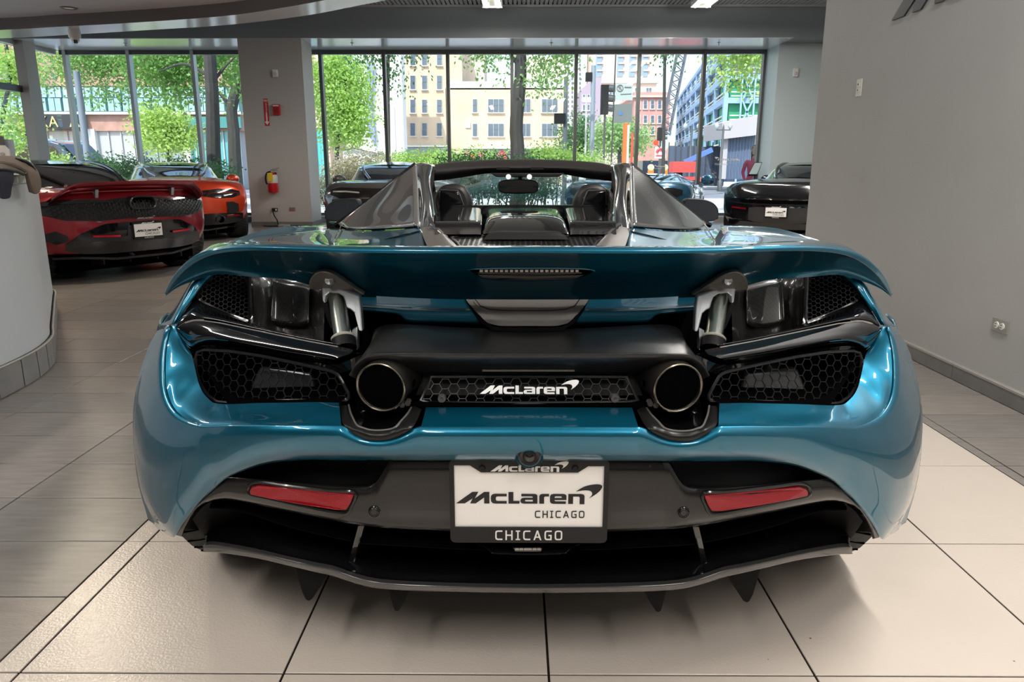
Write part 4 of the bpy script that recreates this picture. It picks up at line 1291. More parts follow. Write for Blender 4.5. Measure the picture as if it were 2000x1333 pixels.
# number-plate lamp pod
PO = [(930, 1062), (946, 1068), (958, 1077), (968, 1081), (1030, 1083), (1098, 1081), (1108, 1077), (1120, 1068), (1136, 1062)]
PT = [(930, 1060), (950, 1060), (962, 1061), (972, 1061), (1030, 1062), (1094, 1061), (1104, 1061), (1116, 1060), (1136, 1060)]
surf('plate_lamp_pod', [[q(a, b, 1.40) for a, b in PT], [q(a, b, 1.352 if 940 < a < 1125 else 1.39) for a, b in PO], [q(a, b + 2, 1.38) for a, b in PO]], M_GREYG, nu=40, nv=7, mir=None, sharp=60)
part('plate_lamp', MB().prism([q(a, b, 1.347) for a, b in ((1001, 1070), (1060, 1071), (1057, 1079), (1006, 1079))], (0, .02, 0)), M_BLACKG, bevel=.002, smooth=False)
for k in range(6):
    x = 1006 + k * 8.6
    part('lamp_facet', MB().prism([q(a, b, 1.3455) for a, b in ((x, 1071.5), (x + 7.4, 1071.5), (x + 7.4, 1075.5), (x, 1075.5))], (0, .004, 0)), mat('facet', (.35, .34, .33), .15, .5), smooth=False)

# ---------------------------------------------------------------- number plate with its frame and lettering
MCL = []
def wordmark():
    S = []
    S.append([(563, 414), (690, 318), (737, 318), (708, 374), (782, 318), (823, 318), (823, 414), (782, 414), (782, 364), (716, 414), (673, 414), (692, 372), (630, 414)])
    S.append([(958, 333), (868, 333), (848, 337), (836, 350), (834, 372), (836, 396), (848, 411), (868, 415), (958, 415), (958, 394), (888, 394), (876, 390), (873, 380), (873, 368), (876, 358), (888, 354), (958, 354)])
    S.append([(972, 318), (1010, 318), (1010, 393), (1058, 393), (1058, 415), (972, 415)])
    S.append([(1072, 333), (1172, 333), (1190, 337), (1198, 348), (1198, 415), (1092, 415), (1074, 411), (1066, 400), (1066, 384), (1074, 371), (1092, 366), (1162, 366), (1162, 358), (1156, 353), (1072, 353)])
    S.append([(1106, 382), (1162, 382), (1162, 398), (1106, 398), (1101, 394), (1101, 386)])
    S.append([(1212, 415), (1212, 352), (1220, 338), (1236, 333), (1288, 333), (1288, 354), (1258, 354), (1250, 360), (1250, 415)])
    S.append([(1424, 383), (1332, 383), (1332, 390), (1338, 396), (1420, 396), (1420, 416), (1322, 416), (1304, 411), (1296, 398), (1296, 352), (1304, 338), (1322, 333), (1398, 333), (1416, 337), (1424, 348)])
    S.append([(1332, 367), (1388, 367), (1388, 358), (1382, 352), (1338, 352), (1332, 358)])
    S.append([(1438, 416), (1438, 333), (1538, 333), (1557, 338), (1565, 350), (1565, 418), (1527, 418), (1527, 362), (1520, 354), (1476, 354), (1476, 416)])
    sw = cat([(1497, 311, 0), (1560, 272, 0), (1620, 255, 0), (1675, 252, 0), (1700, 264, 0), (1690, 295, 0), (1655, 332, 0), (1603, 367, 0)], 26) + cat([(1603, 367, 0), (1623, 338, 0), (1621, 317, 0), (1600, 304, 0), (1555, 302, 0), (1497, 311, 0)], 18)[1:-1]
    S.append([(v.x, v.y) for v in sw])
    return [[((x - 563) / 1138.0, (414 - y) / 1138.0) for x, y in s] for s in S]      # unit width, baseline at 0
WV, WF = shape2d(wordmark(), .0)
def flatmark(VF, o, u, v, scale, name, m, parent, offv, depth=.001, build=None):
    V, F = VF
    n = u.cross(v)
    f = [o + u * (p.x * scale) + v * (p.y * scale) for p in V]
    b = MB().add([p + n * depth for p in f], F)
    # rim so that the letters have thickness
    cnt = {}
    for fc in F:
        for i in range(len(fc)):
            e = (fc[i], fc[(i + 1) % len(fc)])
            if (e[1], e[0]) in cnt:
                del cnt[(e[1], e[0])]
            else:
                cnt[e] = 1
    k = len(b.V)
    b.V += f
    for (i, j) in cnt:
        b.F.append((j, i, k + i, k + j))
    return b.build(name, m, parent, offv, False)
UX, UZ = Vector((1, 0, 0)), Vector((0, 0, 1))
# bright badge on the centre grille
bo = q(937, 770, 1.385)
bw = (q(1131, 770, 1.385) - bo).length
tilt = Vector((0, .40, .917))
badge = flatmark((WV, WF), bo, UX, tilt, bw, 'badge', mat('badge_chrome', (.92, .92, .92), .32, .85), car, CO, .004)
YP = 1.326
plate = MB()
c0, c1, c2, c3 = q(877, 897, YP), q(1190, 898, YP), q(1193, 1062, YP), q(874, 1058, YP)
c3.x = c0.x; c2.x = c1.x
c2.z = c3.z
zt, zb, xl, xr_ = c0.z, c2.z, c0.x, c1.x
npl = part('number_plate', MB().box(xl + .006, xr_ - .006, YP - .0005, YP + .003, zb + .006, zt - .006), mat('plate_white', (.88, .86, .83), .4), smooth=False)
def rrect(x0, x1, z0, z1, r, n=6):
    P = []
    for cx, cz, a0 in ((x1 - r, z1 - r, 0), (x0 + r, z1 - r, 90), (x0 + r, z0 + r, 180), (x1 - r, z0 + r, 270)):
        for k in range(n + 1):
            a = radians(a0 + 90 * k / n)
            P.append((cx + r * cos(a), cz + r * sin(a)))
    return P
zz = lambda y: q(1033, y, YP).z
xx = lambda x: q(x, 978, YP).x
hole = [(xx(888), zz(1029)), (xx(1178), zz(1029)), (xx(1178), zz(909)), (xx(1147), zz(909)), (xx(1127), zz(921.5)), (xx(940), zz(921.5)), (xx(919), zz(908)), (xx(888), zz(908))]
fv, ff = shape2d([rrect(xl, xr_, zb, zt, .010), hole])
pf = flatmark((fv, ff), Vector((0, YP - .001, 0)), UX, UZ, 1.0, 'plate_frame', mat('plate_frame_black', (.012, .012, .012), .45, spec=.3), npl, CO, .004)
M_INK = mat('black_print', (.008, .007, .008), .5)
M_PW = mat('white_print', (.75, .74, .72), .5)
s = (xx(1175.5) - xx(891))
flatmark((WV, WF), Vector((xx(891), YP - .001, zz(983.5))), UX, UZ, s, 'plate_wordmark', M_INK, npl, CO, .0006)
s = (xx(1109) - xx(958.5))
flatmark((WV, WF), Vector((xx(958.5), YP - .005, zz(919.5))), UX, UZ, s, 'frame_wordmark', M_PW, npl, CO, .0006)
def chicago(x0, x1, yb, Y, m, name):
    S = []
    w, g, t, h = 1.0, .42, .2, 1.45
    cx = 0.0
    rr = lambda p, dx: [(x + dx, y) for x, y in p]
    C = [(w, 0), (.3, 0), (.08, .1), (0, .35), (0, 1.1), (.08, 1.35), (.3, 1.45), (w, 1.45), (w, 1.25), (.36, 1.25), (.24, 1.2), (.2, 1.05), (.2, .4), (.24, .25), (.36, .2), (w, .2)]
    Hh = [(0, 0), (.2, 0), (.2, .63), (.8, .63), (.8, 0), (1, 0), (1, 1.45), (.8, 1.45), (.8, .83), (.2, .83), (.2, 1.45), (0, 1.45)]
    I = [(0, 0), (.62, 0), (.62, .18), (.41, .18), (.41, 1.27), (.62, 1.27), (.62, 1.45), (0, 1.45), (0, 1.27), (.21, 1.27), (.21, .18), (0, .18)]
    A = [(0, 0), (.2, 0), (.34, .36), (.78, .36), (.92, 0), (1.12, 0), (.66, 1.45), (.46, 1.45)]
    Ah = [(.40, .54), (.72, .54), (.56, 1.1)]
    G = [(w, 0), (.3, 0), (.08, .1), (0, .35), (0, 1.1), (.08, 1.35), (.3, 1.45), (w, 1.45), (w, 1.25), (.36, 1.25), (.24, 1.2), (.2, 1.05), (.2, .4), (.24, .25), (.36, .2), (.8, .2), (.8, .62), (.55, .62), (.55, .8), (1.0, .8)]
    O = [(.3, 0), (.75, 0), (.97, .1), (1.05, .35), (1.05, 1.1), (.97, 1.35), (.75, 1.45), (.3, 1.45), (.08, 1.35), (0, 1.1), (0, .35), (.08, .1)]
    Oh = [(.36, .2), (.70, .2), (.82, .25), (.85, .4), (.85, 1.05), (.82, 1.2), (.70, 1.25), (.36, 1.25), (.24, 1.2), (.2, 1.05), (.2, .4), (.24, .25)]
    for L_, wd in ((C, 1), (Hh, 1), (I, .62), (C, 1), (A, 1.12), (G, 1), (O, 1.05)):
        S.append(rr(L_, cx))
        if L_ is A: S.append(rr(Ah, cx))
        if L_ is O: S.append(rr(Oh, cx))
        cx += wd + g
    tot = cx - g
    S = [[(x / tot, y / tot) for x, y in s_] for s_ in S]
    VF = shape2d(S)
    a, b = xx(x0), xx(x1)
    flatmark(VF, Vector((a, Y, zz(yb))), UX, UZ, b - a, name, m, npl, CO, .0006)
chicago(1045, 1142, 1011.5, YP - .001, M_INK, 'plate_city')
chicago(967, 1099, 1053, YP - .005, M_PW, 'frame_city')
for px in (942, 1123):
    part('plate_screw', MB().lathe([(.0, -.009), (.004, -.0095), (.0058, -.008), (.0068, -.005)], c=q(px, 913, YP), axis='Y', n=14), M_BLACKM, npl)
part('plate_holder', MB().box(xl + .02, xr_ - .02, YP + .003, YP + .035, zb + .01, zt - .01), M_BLACKM, smooth=False)

# ---------------------------------------------------------------- wheels
def wheel(parent, c, R=.345, w=.31, sg=-1, off=(0, 0, 0), rimm=None):
    'a wheel whose outer face looks along sg*X'
    c = Vector(c)
    t = MB().lathe([(R * .72, -w / 2), (R * .93, -w / 2), (R * .985, -w * .42), (R, -w * .3), (R, w * .3), (R * .985, w * .42), (R * .93, w / 2), (R * .72, w / 2)], c=c, axis='X', n=40)
    o = mesh_obj('tyre', t.V, t.F, M_RUBBER, parent, off)
    tr = MB()
    for k in range(44):
        a = 2 * pi * k / 44
        for s_ in (-1, 1):
            p0 = c + Vector((s_ * w * .12, (R + .001) * cos(a), (R + .001) * sin(a)))
            p1 = c + Vector((s_ * w * .40, (R - .002) * cos(a + .09), (R - .002) * sin(a + .09)))
            tr.bar(p0, p1, .004, .004, (0, cos(a), sin(a)))
    tr.build('tread', M_VOID, o, off, False)['kind'] = 'stuff'
    r = MB().lathe([(R * .73, sg * w * .48), (R * .68, sg * w * .40), (R * .66, sg * w * .2)], c=c, axis='X', n=36)
    for k in range(10):
        a = 2 * pi * k / 10
        r.bar(c + Vector((sg * w * .34, .04 * cos(a), .04 * sin(a))), c + Vector((sg * w * .42, R * .70 * cos(a), R * .70 * sin(a))), .028, .02, (1, 0, 0))
    r.lathe([(.0, sg * w * .36), (.05, sg * w * .35), (.055, sg * w * .25)], c=c, axis='X', n=16)
    mesh_obj('rim', r.V, r.F, rimm or mat('dark_rim', (.05, .05, .052), .3, .8), parent, off)
    d = MB().lathe([(.0, sg * w * .1), (R * .5, sg * w * .1), (R * .5, sg * w * .04), (0, sg * w * .04)], c=c, axis='X', n=24)
    mesh_obj('brake_disc', d.V, d.F, M_STEEL, parent, off)
for sg in (-1, 1):
    w_ = empty('rear_wheel', (0, 0, 0)); w_.parent = car
    wheel(w_, (XC + sg * .80, 2.10, .345), sg=sg, off=CO)
    w_ = empty('front_wheel', (0, 0, 0)); w_.parent = car
    wheel(w_, (XC + sg * .82, 4.95, .33), R=.33, w=.25, sg=sg, off=CO)
part('underbody', MB().box(XC - .72, XC + .72, 1.9, 5.2, .11, .16), M_VOID, smooth=False)
# ================================================================== THE OTHER CARS IN THE SHOWROOM
def show_car(name, loc, rz, label, m_body, spec, m_roof=None):
    root = empty(name, loc, rz, label, 'car')
    V3 = Vector
    def rear(x, z):
        return .30 * (abs(x) / .88) ** 2.6 + .10 * max(0, (z - .60) / .27) ** 2 + .30 * max(0, .42 - z)
    prof0 = [(.50, .30), (.80, .40), (.885, .56), (.875, .76), (.70, .865), (.35, .885), (0, .89)]
    r0 = [V3((x, rear(x, z), z)) for x, z in prof0]
    R = [[V3((x * k, rear(x * k, .58 + (z - .58) * k), .58 + (z - .58) * k)) for x, z in prof0] for k in (.02, .35, .7, .92)] + [r0]
    dk = spec.get('deck', 0)
    for y, P in ((.40, [(.86, .30), (.93, .42), (.95, .58), (.925, .80), (.74, .895), (.40, .905 + dk * .5), (0, .91 + dk * .5)]),
                 (.52, [(.90, .50), (.945, .56), (.955, .62), (.93, .83), (.74, .91), (.40, .92 + dk), (0, .925 + dk)]),
                 (.72, [(.91, .66), (.95, .67), (.96, .70), (.935, .86), (.74, .92), (.40, .93 + dk), (0, .94 + dk)]),
                 (1.0, [(.91, .62), (.955, .64), (.96, .68), (.93, .86), (.72, .91), (.40, .93 + dk), (0, .95 + dk)]),
                 (1.18, [(.92, .24), (.95, .40), (.95, .58), (.92, .84), (.70, .90), (.40, .92), (0, .95)]),
                 (1.7, [(.88, .17), (.91, .36), (.92, .55), (.88, .80), (.68, .88), (.40, .90), (0, .92)]),
                 (2.6, [(.88, .16), (.92, .36), (.935, .52), (.90, .77), (.70, .84), (.40, .85), (0, .86)]),
                 (2.9, [(.90, .22), (.93, .40), (.94, .55), (.91, .78), (.72, .84), (.40, .82), (0, .82)]),
                 (3.05, [(.90, .55), (.93, .58), (.94, .62), (.90, .79), (.72, .83), (.40, .80), (0, .79)]),
                 (3.3, [(.90, .62), (.93, .63), (.94, .65), (.89, .78), (.72, .81), (.40, .76), (0, .75)]),
                 (3.6, [(.88, .50), (.91, .53), (.92, .56), (.86, .72), (.68, .76), (.40, .71), (0, .70)]),
                 (3.85, [(.84, .20), (.88, .32), (.88, .48), (.80, .62), (.62, .67), (.36, .63), (0, .62)]),
                 (4.2, [(.66, .20), (.70, .28), (.70, .38), (.62, .46), (.46, .50), (.26, .49), (0, .49)])):
        R.append([V3((x, y, z)) for x, z in P])
    G = []
    for r in R:
        c = cat(r, 20)
        G.append(c)
    V, F = [], []
    n = 39
    for c in G:
        V += [V3((-v.x, v.y, v.z)) for v in c] + c[-2::-1]
    for i in range(len(G) - 1):
        for k in range(n - 1):
            F.append((i * n + k, (i + 1) * n + k, (i + 1) * n + k + 1, i * n + k + 1))
    mesh_obj('body_shell', V, F, m_body, root, sharp=55)
    # glass house
    C = [(.86, .955 + dk, .30, .62), (1.15, 1.06, .40, .66), (1.5, 1.15, .46, .70), (1.95, 1.195, .50, .73), (2.35, 1.175, .52, .75), (2.8, 1.06, .56, .77), (3.15, .90, .60, .78)]
    tk = spec.get('top', 1)
    C = [(y, .88 + (h - .88) * tk, w1, w2) for y, h, w1, w2 in C]
    gl = [[V3((-w2, y + .05, .86)), V3((-(w1 + w2) / 2 - .02, y, (h + .86) / 2)), V3((-w1, y, h - .02)), V3((0, y, h)), V3((w1, y, h - .02)), V3(((w1 + w2) / 2 + .02, y, (h + .86) / 2)), V3((w2, y + .05, .86))] for y, h, w1, w2 in C]
    mesh_obj('glasshouse', *(lambda b: (b.V, b.F))(MB().grid(grid2(gl, 25, 25))), mat('car_glass', (.012, .014, .016), .04, 0, .5), root)
    rf = [[V3((-w1 - .015, y, h - .03)), V3((-w1 * .6, y, h + .002)), V3((0, y, h + .012)), V3((w1 * .6, y, h + .002)), V3((w1 + .015, y, h - .03))] for y, h, w1, w2 in C[spec.get('roof0', 2):5]]
    mesh_obj('roof', *(lambda b: (b.V, b.F))(MB().grid(grid2(rf, 17, 12))), m_roof or m_body, root)
    for s in (-1, 1):
        P = [V3((s * (w1 + .012), y, h - .015)) for y, h, w1, w2 in C]
        b = MB().tube(cat(P, 24), .022, 8)
        b.build('roof_rail', m_roof or m_body, root)
        mb = MB().lathe([(.0, -.02), (.05, -.02), (.085, 0), (.09, .03), (.06, .09), (0, .11)], axis='Y', n=16)
        for v in mb.V:
            v.x = v.x * 1.35 + s * 1.02
            v.y += 2.75
            v.z += .90
        mo_ = mb.build('door_mirror', m_body, root)
        MB().bar((s * .90, 2.78, .86), (s * .98, 2.78, .89), .04, .02).build('mirror_arm', M_BLACKM, mo_, smooth=False)
    def band(nm, pts, m, off=.012, nv=5, parent=None, sym=False, th=.014):
        'a panel that follows the tail: list of (x, top, bottom)'
        if sym:
            pts = pts + [(-x, t, b) for x, t, b in pts[::-1] if abs(x) > 1e-6]
        T_ = cat([(x, 0, t) for x, t, b in pts], 40, True)
        B_ = cat([(x, 0, b) for x, t, b in pts], 40, True)
        g = []
        for k in range(nv):
            t = k / (nv - 1)
            g.append([V3((a.x + (b.x - a.x) * t, rear(a.x + (b.x - a.x) * t, a.z + (b.z - a.z) * t) - off, a.z + (b.z - a.z) * t)) for a, b in zip(T_, B_)])
        g = [[v + V3((0, th, 0)) for v in g[0]]] + g + [[v + V3((0, th, 0)) for v in g[-1]]]
        return mesh_obj(nm, *(lambda q_: (q_.V, q_.F))(MB().grid(g)), m, parent or root)
    for it in spec['bands']:
        band(it[0], it[1], it[2], it[3] if len(it) > 3 else .012, sym=it[4] if len(it) > 4 else False)
    # honeycomb
    if 'hex' in spec:
        top, bot = spec['hex']
        mb = MB()
        s_ = .022
        x = -.80
        i = 0
        poly = [(a, b) for a, b in top] + [(a, b) for a, b in bot[::-1]]
        poly += [(-a, b) for a, b in bot if a > 1e-6] + [(-a, b) for a, b in top[::-1] if a > 1e-6]
        while x < .82:
            z = .56 + (s_ * .866 if i % 2 else 0)
            while z < .86:
                pts = [(x + s_ * cos(pi / 3 * k), z + s_ * sin(pi / 3 * k)) for k in range(4)]
                for k in range(3):
                    if inside(pts[k], poly) and inside(pts[k + 1], poly):
                        a, b = [V3((u_, rear(u_, w_) - .024, w_)) for u_, w_ in (pts[k], pts[k + 1])]
                        mb.bar(a, b, .005, .005, (0, 1, 0))
                z += s_ * 1.732
            x += s_ * 1.5
            i += 1
        mb.build('tail_grille', M_MESH, root, smooth=False)['kind'] = 'stuff'
    for (x, z, w, h) in spec.get('pipes', ()):
        y = rear(x, z) - .05
        ring_ = lambda k, dy: [V3((x + (w - h) * (1 if cos(a) > 0 else -1) * min(1, abs(cos(a)) * 4) + h * k * cos(a), y + dy, z + h * k * sin(a))) for a in [2 * pi * j / 32 for j in range(32)]]
        b = MB()
        rs = [ring_(1.15, .10), ring_(1.15, .0), ring_(1.0, -.012), ring_(.85, .0), ring_(.8, .09)]
        n2 = 32
        b.add([v for r_ in rs for v in r_], [(i * n2 + k, i * n2 + (k + 1) % n2, (i + 1) * n2 + (k + 1) % n2, (i + 1) * n2 + k) for i in range(4) for k in range(n2)])
        pi_ = b.build('tail_pipe', mat('pipe_grey', (.10, .10, .105), .3, .7), root)
        MB().add(ring_(.82, .04), [tuple(range(n2))]).build('pipe_inner', M_VOID, pi_)
    # plate
    px_, pz = spec.get('plate', (0, .50))
    yp = rear(px_, pz) - spec.get('plate_off', .03)
    pb = MB().box(px_ - .158, px_ + .158, yp, yp + .02, pz - .084, pz + .084).build('number_plate', M_BLACKM, root, smooth=False)
    MB().box(px_ - .148, px_ + .148, yp - .003, yp, pz - .060, pz + .066).build('plate_face', mat('plate_white', (.74, .70, .64), .4), pb, smooth=False)
    flatmark((WV, WF), V3((px_ - .135, yp - .004, pz - .012)), UX, UZ, .27, 'plate_wordmark', M_INK, pb, None, .0006)
    V_, F_ = text2d('CHICAGO', .034, align='RIGHT')
    flatmark((V_, F_), V3((px_ + .118, yp - .004, pz - .045)), UX, UZ, 1.0, 'plate_city', M_INK, pb, None, .0006)
    V_, F_ = text2d('CHICAGO', .022, align='CENTER')
    flatmark((V_, F_), V3((px_, yp - .001, pz - .080)), UX, UZ, 1.0, 'frame_city', M_PW, pb, None, .0006)
    flatmark((WV, WF), V3((px_ - .07, yp - .001, pz + .068)), UX, UZ, .14, 'frame_wordmark', M_PW, pb, None, .0006)
    if 'badge' in spec:
        bx, bz, w = spec['badge']
        flatmark((WV, WF), V3((bx, rear(bx, bz) - .018, bz)), UX, UZ, w, 'badge', M_SILVER, root, None, .004)
    # lower tray
    zt = spec.get('tray', .24)
    MB().prism([(-.80, .30, zt), (-.6, .16, zt), (-.3, .06, zt - .03), (.3, .06, zt - .03), (.6, .16, zt), (.80, .30, zt), (.7, .60, zt - .06), (-.7, .60, zt - .06)], (0, .0, .022)).build('diffuser', M_BLACKG, root, smooth=False)
    for x in (-.42, -.15, .15, .42):
        MB().prism([(x, .10, zt + .0), (x, .02 + .08, zt - .07), (x, .40, zt - .10), (x, .5, zt)], (.012, 0, 0)).build('diffuser_fin', M_BLACKM, root, smooth=False)
    MB().box(-.72, .72, .34, .42, .14, .34).build('tail_underside', M_VOID, root, smooth=False)
    MB().box(-.70, .70, .40, 4.0, .10, .15).build('underbody', M_VOID, root, smooth=False)
    if 'wing' in spec:
        z, y, ch = spec['wing']
        rows = []
        for k in range(23):
            u = -1 + 2 * k / 22
            tip = max(0, (abs(u) - .72) / .28)
            zz_ = z + .02 * (1 - u * u) - .13 * tip ** 1.6
            yy = y + .10 * tip + .10 * abs(u) ** 2
            rows.append([V3((u * .80, yy - ch * .5, zz_ + .045)), V3((u * .80, yy - ch * .1, zz_ + .02)), V3((u * .80, yy + ch * .5, zz_ - .03)), V3((u * .80, yy + ch * .4, zz_ - .05)), V3((u * .80, yy - ch * .2, zz_ - .01)), V3((u * .80, yy - ch * .5, zz_ + .030)), V3((u * .80, yy - ch * .5, zz_ + .045))])
        wg_ = mesh_obj('rear_wing', *(lambda b: (b.V, b.F))(MB().grid(rows)), spec.get('wing_mat', m_body), root, sharp=60)
        for s in (-.40, .40):
            MB().bar((s, y + .08, .84), (s, y + .06, z - .01), .03, .06).build('wing_stay', M_SILVER, wg_, smooth=False)
    for s in (-1, 1):
        for y, r_, w_, nm in ((.76, .34, .30, 'rear_wheel'), (3.32, .32, .24, 'front_wheel')):
            e = empty(nm, (0, 0, 0))
            e.parent = root
            wheel(e, (s * .80, y, r_), R=r_, w=w_, sg=s)
    return root

P_RED = paint('crimson_paint', (.26, .004, .012), rough=.3, metal=.5)
P_ORANGE = paint('orange_red_paint', (.62, .045, .006), rough=.3, metal=.45)
P_GREY = paint('graphite_paint', (.11, .105, .10), rough=.3, metal=.6)
P_BLUE = paint('blue_paint', (.012, .07, .13), rough=.25, metal=.6)
P_BLACK = paint('black_paint', (.006, .006, .007), rough=.2, metal=.2)
M_TAIL = mat('dark_red_lens', (.18, .004, .01), .12, 0, .5)
M_TAILB = mat('bright_red_lens', (.5, .01, .03), .12, 0, .5)
M_UNDER = mat('under_grey', (.025, .025, .026), .3)

show_car('sports_car', (-3.80, 7.58, 0), radians(57), 'dark red sports car with a raised wing and single central exhaust, behind the counter', P_RED, dict(
    bands=[('tail_panel', [(.87, .77, .69), (.70, .80, .63), (.42, .805, .615), (.18, .83, .63), (0, .83, .63)], M_BLACKM, .012, True),
           ('light_strip', [(.875, .80, .755), (.70, .825, .785), (.45, .825, .79), (.28, .80, .785)], M_BLACKG, .03),
           ('light_strip', [(-.875, .80, .755), (-.70, .825, .785), (-.45, .825, .79), (-.28, .80, .785)], M_BLACKG, .03),
           ('bumper_opening', [(.72, .40, .34), (.60, .50, .30), (.40, .585, .29), (0, .60, .29)], M_BLACKG, .010, True),
           ('bumper_insert', [(.66, .43, .405), (.45, .455, .42), (.20, .455, .40), (.19, .555, .40), (0, .56, .40)], M_UNDER, .022, True),
           ('red_reflector', [(.52, .478, .462), (.28, .472, .452)], M_TAILB, .032), ('red_reflector', [(-.52, .478, .462), (-.28, .472, .452)], M_TAILB, .032),
           ('side_vent', [(-.86, .50, .44), (-.78, .53, .40), (-.70, .48, .43)], M_BLACKG, .01)],
    hex=([(0, .825), (.18, .825), (.42, .795), (.70, .79), (.84, .765)], [(0, .635), (.18, .635), (.42, .622), (.70, .64), (.84, .695)]),
    pipes=[(0, .775, .135, .062)], plate=(0, .50), plate_off=.04, badge=(-.10, .615, .20), wing=(.93, .06, .20), tray=.25), M_BLACKG)
show_car('sports_car', (-4.98, 11.15, 0), radians(27), 'orange-red sports car with slim dark tail lights, between the dark red car and the column', P_ORANGE, dict(
    bands=[('light_panel', [(.84, .755, .70), (.72, .79, .665), (.50, .80, .665), (.26, .775, .70), (.18, .755, .735)], M_BLACKG, .012), ('light_panel', [(-.84, .755, .70), (-.72, .79, .665), (-.50, .80, .665), (-.26, .775, .70), (-.18, .755, .735)], M_BLACKG, .012),
           ('light_strip', [(.80, .742, .730), (.5, .748, .735), (.3, .742, .734)], M_TAIL, .022), ('light_strip', [(-.80, .742, .730), (-.5, .748, .735), (-.3, .742, .734)], M_TAIL, .022),
           ('bumper_vent', [(.80, .56, .44), (.72, .60, .42), (.62, .60, .43)], M_BLACKM, .012), ('bumper_vent', [(-.80, .56, .44), (-.72, .60, .42), (-.62, .60, .43)], M_BLACKM, .012),
           ('bumper_lower', [(.86, .42, .30), (.60, .43, .26), (0, .43, .25)], M_BLACKG, .014, True),
           ('red_reflector', [(.80, .40, .375), (.60, .40, .375)], M_TAIL, .026)],
    pipes=[(.50, .335, .062, .06), (-.50, .335, .062, .06)], plate=(0, .56), deck=.04, roof0=2, tray=.20), mat('pale_roof', (.25, .25, .24), .1, .3, 1))
show_car('sports_car', (-1.87, 10.8, 0), radians(6), 'graphite grey sports car behind the left buttress of the teal car', P_GREY, dict(
    bands=[('light_panel', [(.84, .80, .73), (.70, .835, .68), (.40, .83, .70), (0, .82, .70)], M_BLACKG, .012, True),
           ('light_strip', [(.80, .785, .765), (.6, .79, .77), (.4, .775, .755)], mat('pale_lens', (.5, .49, .46), .2), .022), ('light_strip', [(-.80, .785, .765), (-.6, .79, .77), (-.4, .775, .755)], MATS['pale_lens'], .022),
           ('tail_opening', [(.82, .66, .60), (.5, .68, .50), (0, .68, .48)], M_BLACKM, .010, True),
           ('bumper_lower', [(.80, .44, .30), (.5, .45, .26), (0, .45, .25)], M_BLACKG, .012, True)],
    plate=(0, .52), tray=.22))
show_car('sports_car', (1.52, 10.9, 0), radians(-18), 'dark blue sports car behind the right buttress of the teal car', P_BLUE, dict(
    bands=[('light_panel', [(.84, .80, .73), (.70, .835, .68), (.40, .83, .70), (0, .82, .70)], M_BLACKG, .012, True),
           ('tail_opening', [(.82, .66, .58), (.5, .68, .50), (0, .68, .48)], M_BLACKM, .010, True),
           ('bumper_lower', [(.80, .44, .30), (.5, .45, .26), (0, .45, .25)], M_BLACKG, .012, True)],
    plate=(0, .52), top=.42, tray=.22))
show_car('sports_car', (3.76, 10.75, 0), radians(-35), 'black sports car half hidden by the grey wall', P_BLACK, dict(
    bands=[('light_panel', [(.85, .80, .72), (.70, .84, .67), (.40, .835, .69), (0, .83, .70)], M_BLACKG, .014, True),
           ('tail_opening', [(.60, .655, .63), (.4, .66, .61), (0, .66, .61)], M_VOID, .010, True),
           ('tail_trim', [(.86, .635, .61), (.5, .605, .59), (0, .60, .585)], M_GREYG, .02, True),
           ('red_reflector', [(.74, .55, .525), (.48, .535, .515)], M_TAILB, .02), ('red_reflector', [(-.74, .55, .525), (-.48, .535, .515)], M_TAIL, .02),
           ('bumper_insert', [(.44, .54, .36), (.34, .555, .34), (0, .555, .33)], mat('dark_insert', (.03, .03, .03), .3), .016, True),
           ('bumper_lower', [(.80, .36, .28), (.5, .34, .25), (0, .33, .24)], M_BLACKG, .016, True)],
    plate=(-.02, .49), plate_off=.045, deck=.02, tray=.20))
# ================================================================== THE STREET OUTSIDE
GZ = -.10
M_PAVE = mat('pale_pavement', (.62, .60, .57), .8, vary=.06, vscale=.6)
M_ROAD = mat('asphalt', (.20, .21, .23), .85, vary=.08, vscale=1)
st(MB().box(-70, 70, 16.02, 29, GZ - .3, GZ).box(-70, -14, 0, 16.02, GZ - .3, GZ).build('pavement', M_PAVE, smooth=False))
st(MB().box(-120, 120, 29, 46, GZ - .3, GZ - .12).box(24, 36, 46, 200, GZ - .3, GZ - .12).build('road', M_ROAD, smooth=False))
st(MB().box(-120, 24, 46, 200, GZ - .3, GZ).box(36, 150, 46, 200, GZ - .3, GZ).build('far_pavement', M_PAVE, smooth=False))
st(MB().box(-70, 70, 28.8, 29.05, GZ - .3, GZ + .02).build('kerb', M_PAVE, smooth=False))
ml = MB()
for k in range(14):
    ml.box(-60 + k * 9, -56 + k * 9, 37.4, 37.6, GZ - .12, GZ - .115)
o_ = ml.build('road_marking', M_WHITE, smooth=False)
tag(o_, kind='structure')

# ------------------------------------------------ trees and bushes
def leafmat(n, c, c2=None):
    m = mat(n, c, .5, 0, 0, .3)
    b = m.node_tree.nodes['Principled BSDF']
    tr = m.node_tree.nodes.new('ShaderNodeBsdfTranslucent')
    tr.inputs[0].default_value = (min(1, c[0] * 1.5), min(1, c[1] * 1.5), c[2] * .9, 1)
    mx_ = m.node_tree.nodes.new('ShaderNodeMixShader')
    mx_.inputs[0].default_value = .40
    out = m.node_tree.nodes['Material Output']
    m.node_tree.links.new(b.outputs[0], mx_.inputs[1])
    m.node_tree.links.new(tr.outputs[0], mx_.inputs[2])
    m.node_tree.links.new(mx_.outputs[0], out.inputs[0])
    return m
LEAF = [leafmat('leaf_green', (.20, .36, .12)), leafmat('leaf_bright', (.36, .52, .16)), leafmat('leaf_deep', (.09, .20, .08)), leafmat('leaf_yellow', (.40, .54, .18)), leafmat('leaf_pale', (.46, .42, .34)), leafmat('leaf_soft', (.27, .42, .18))]
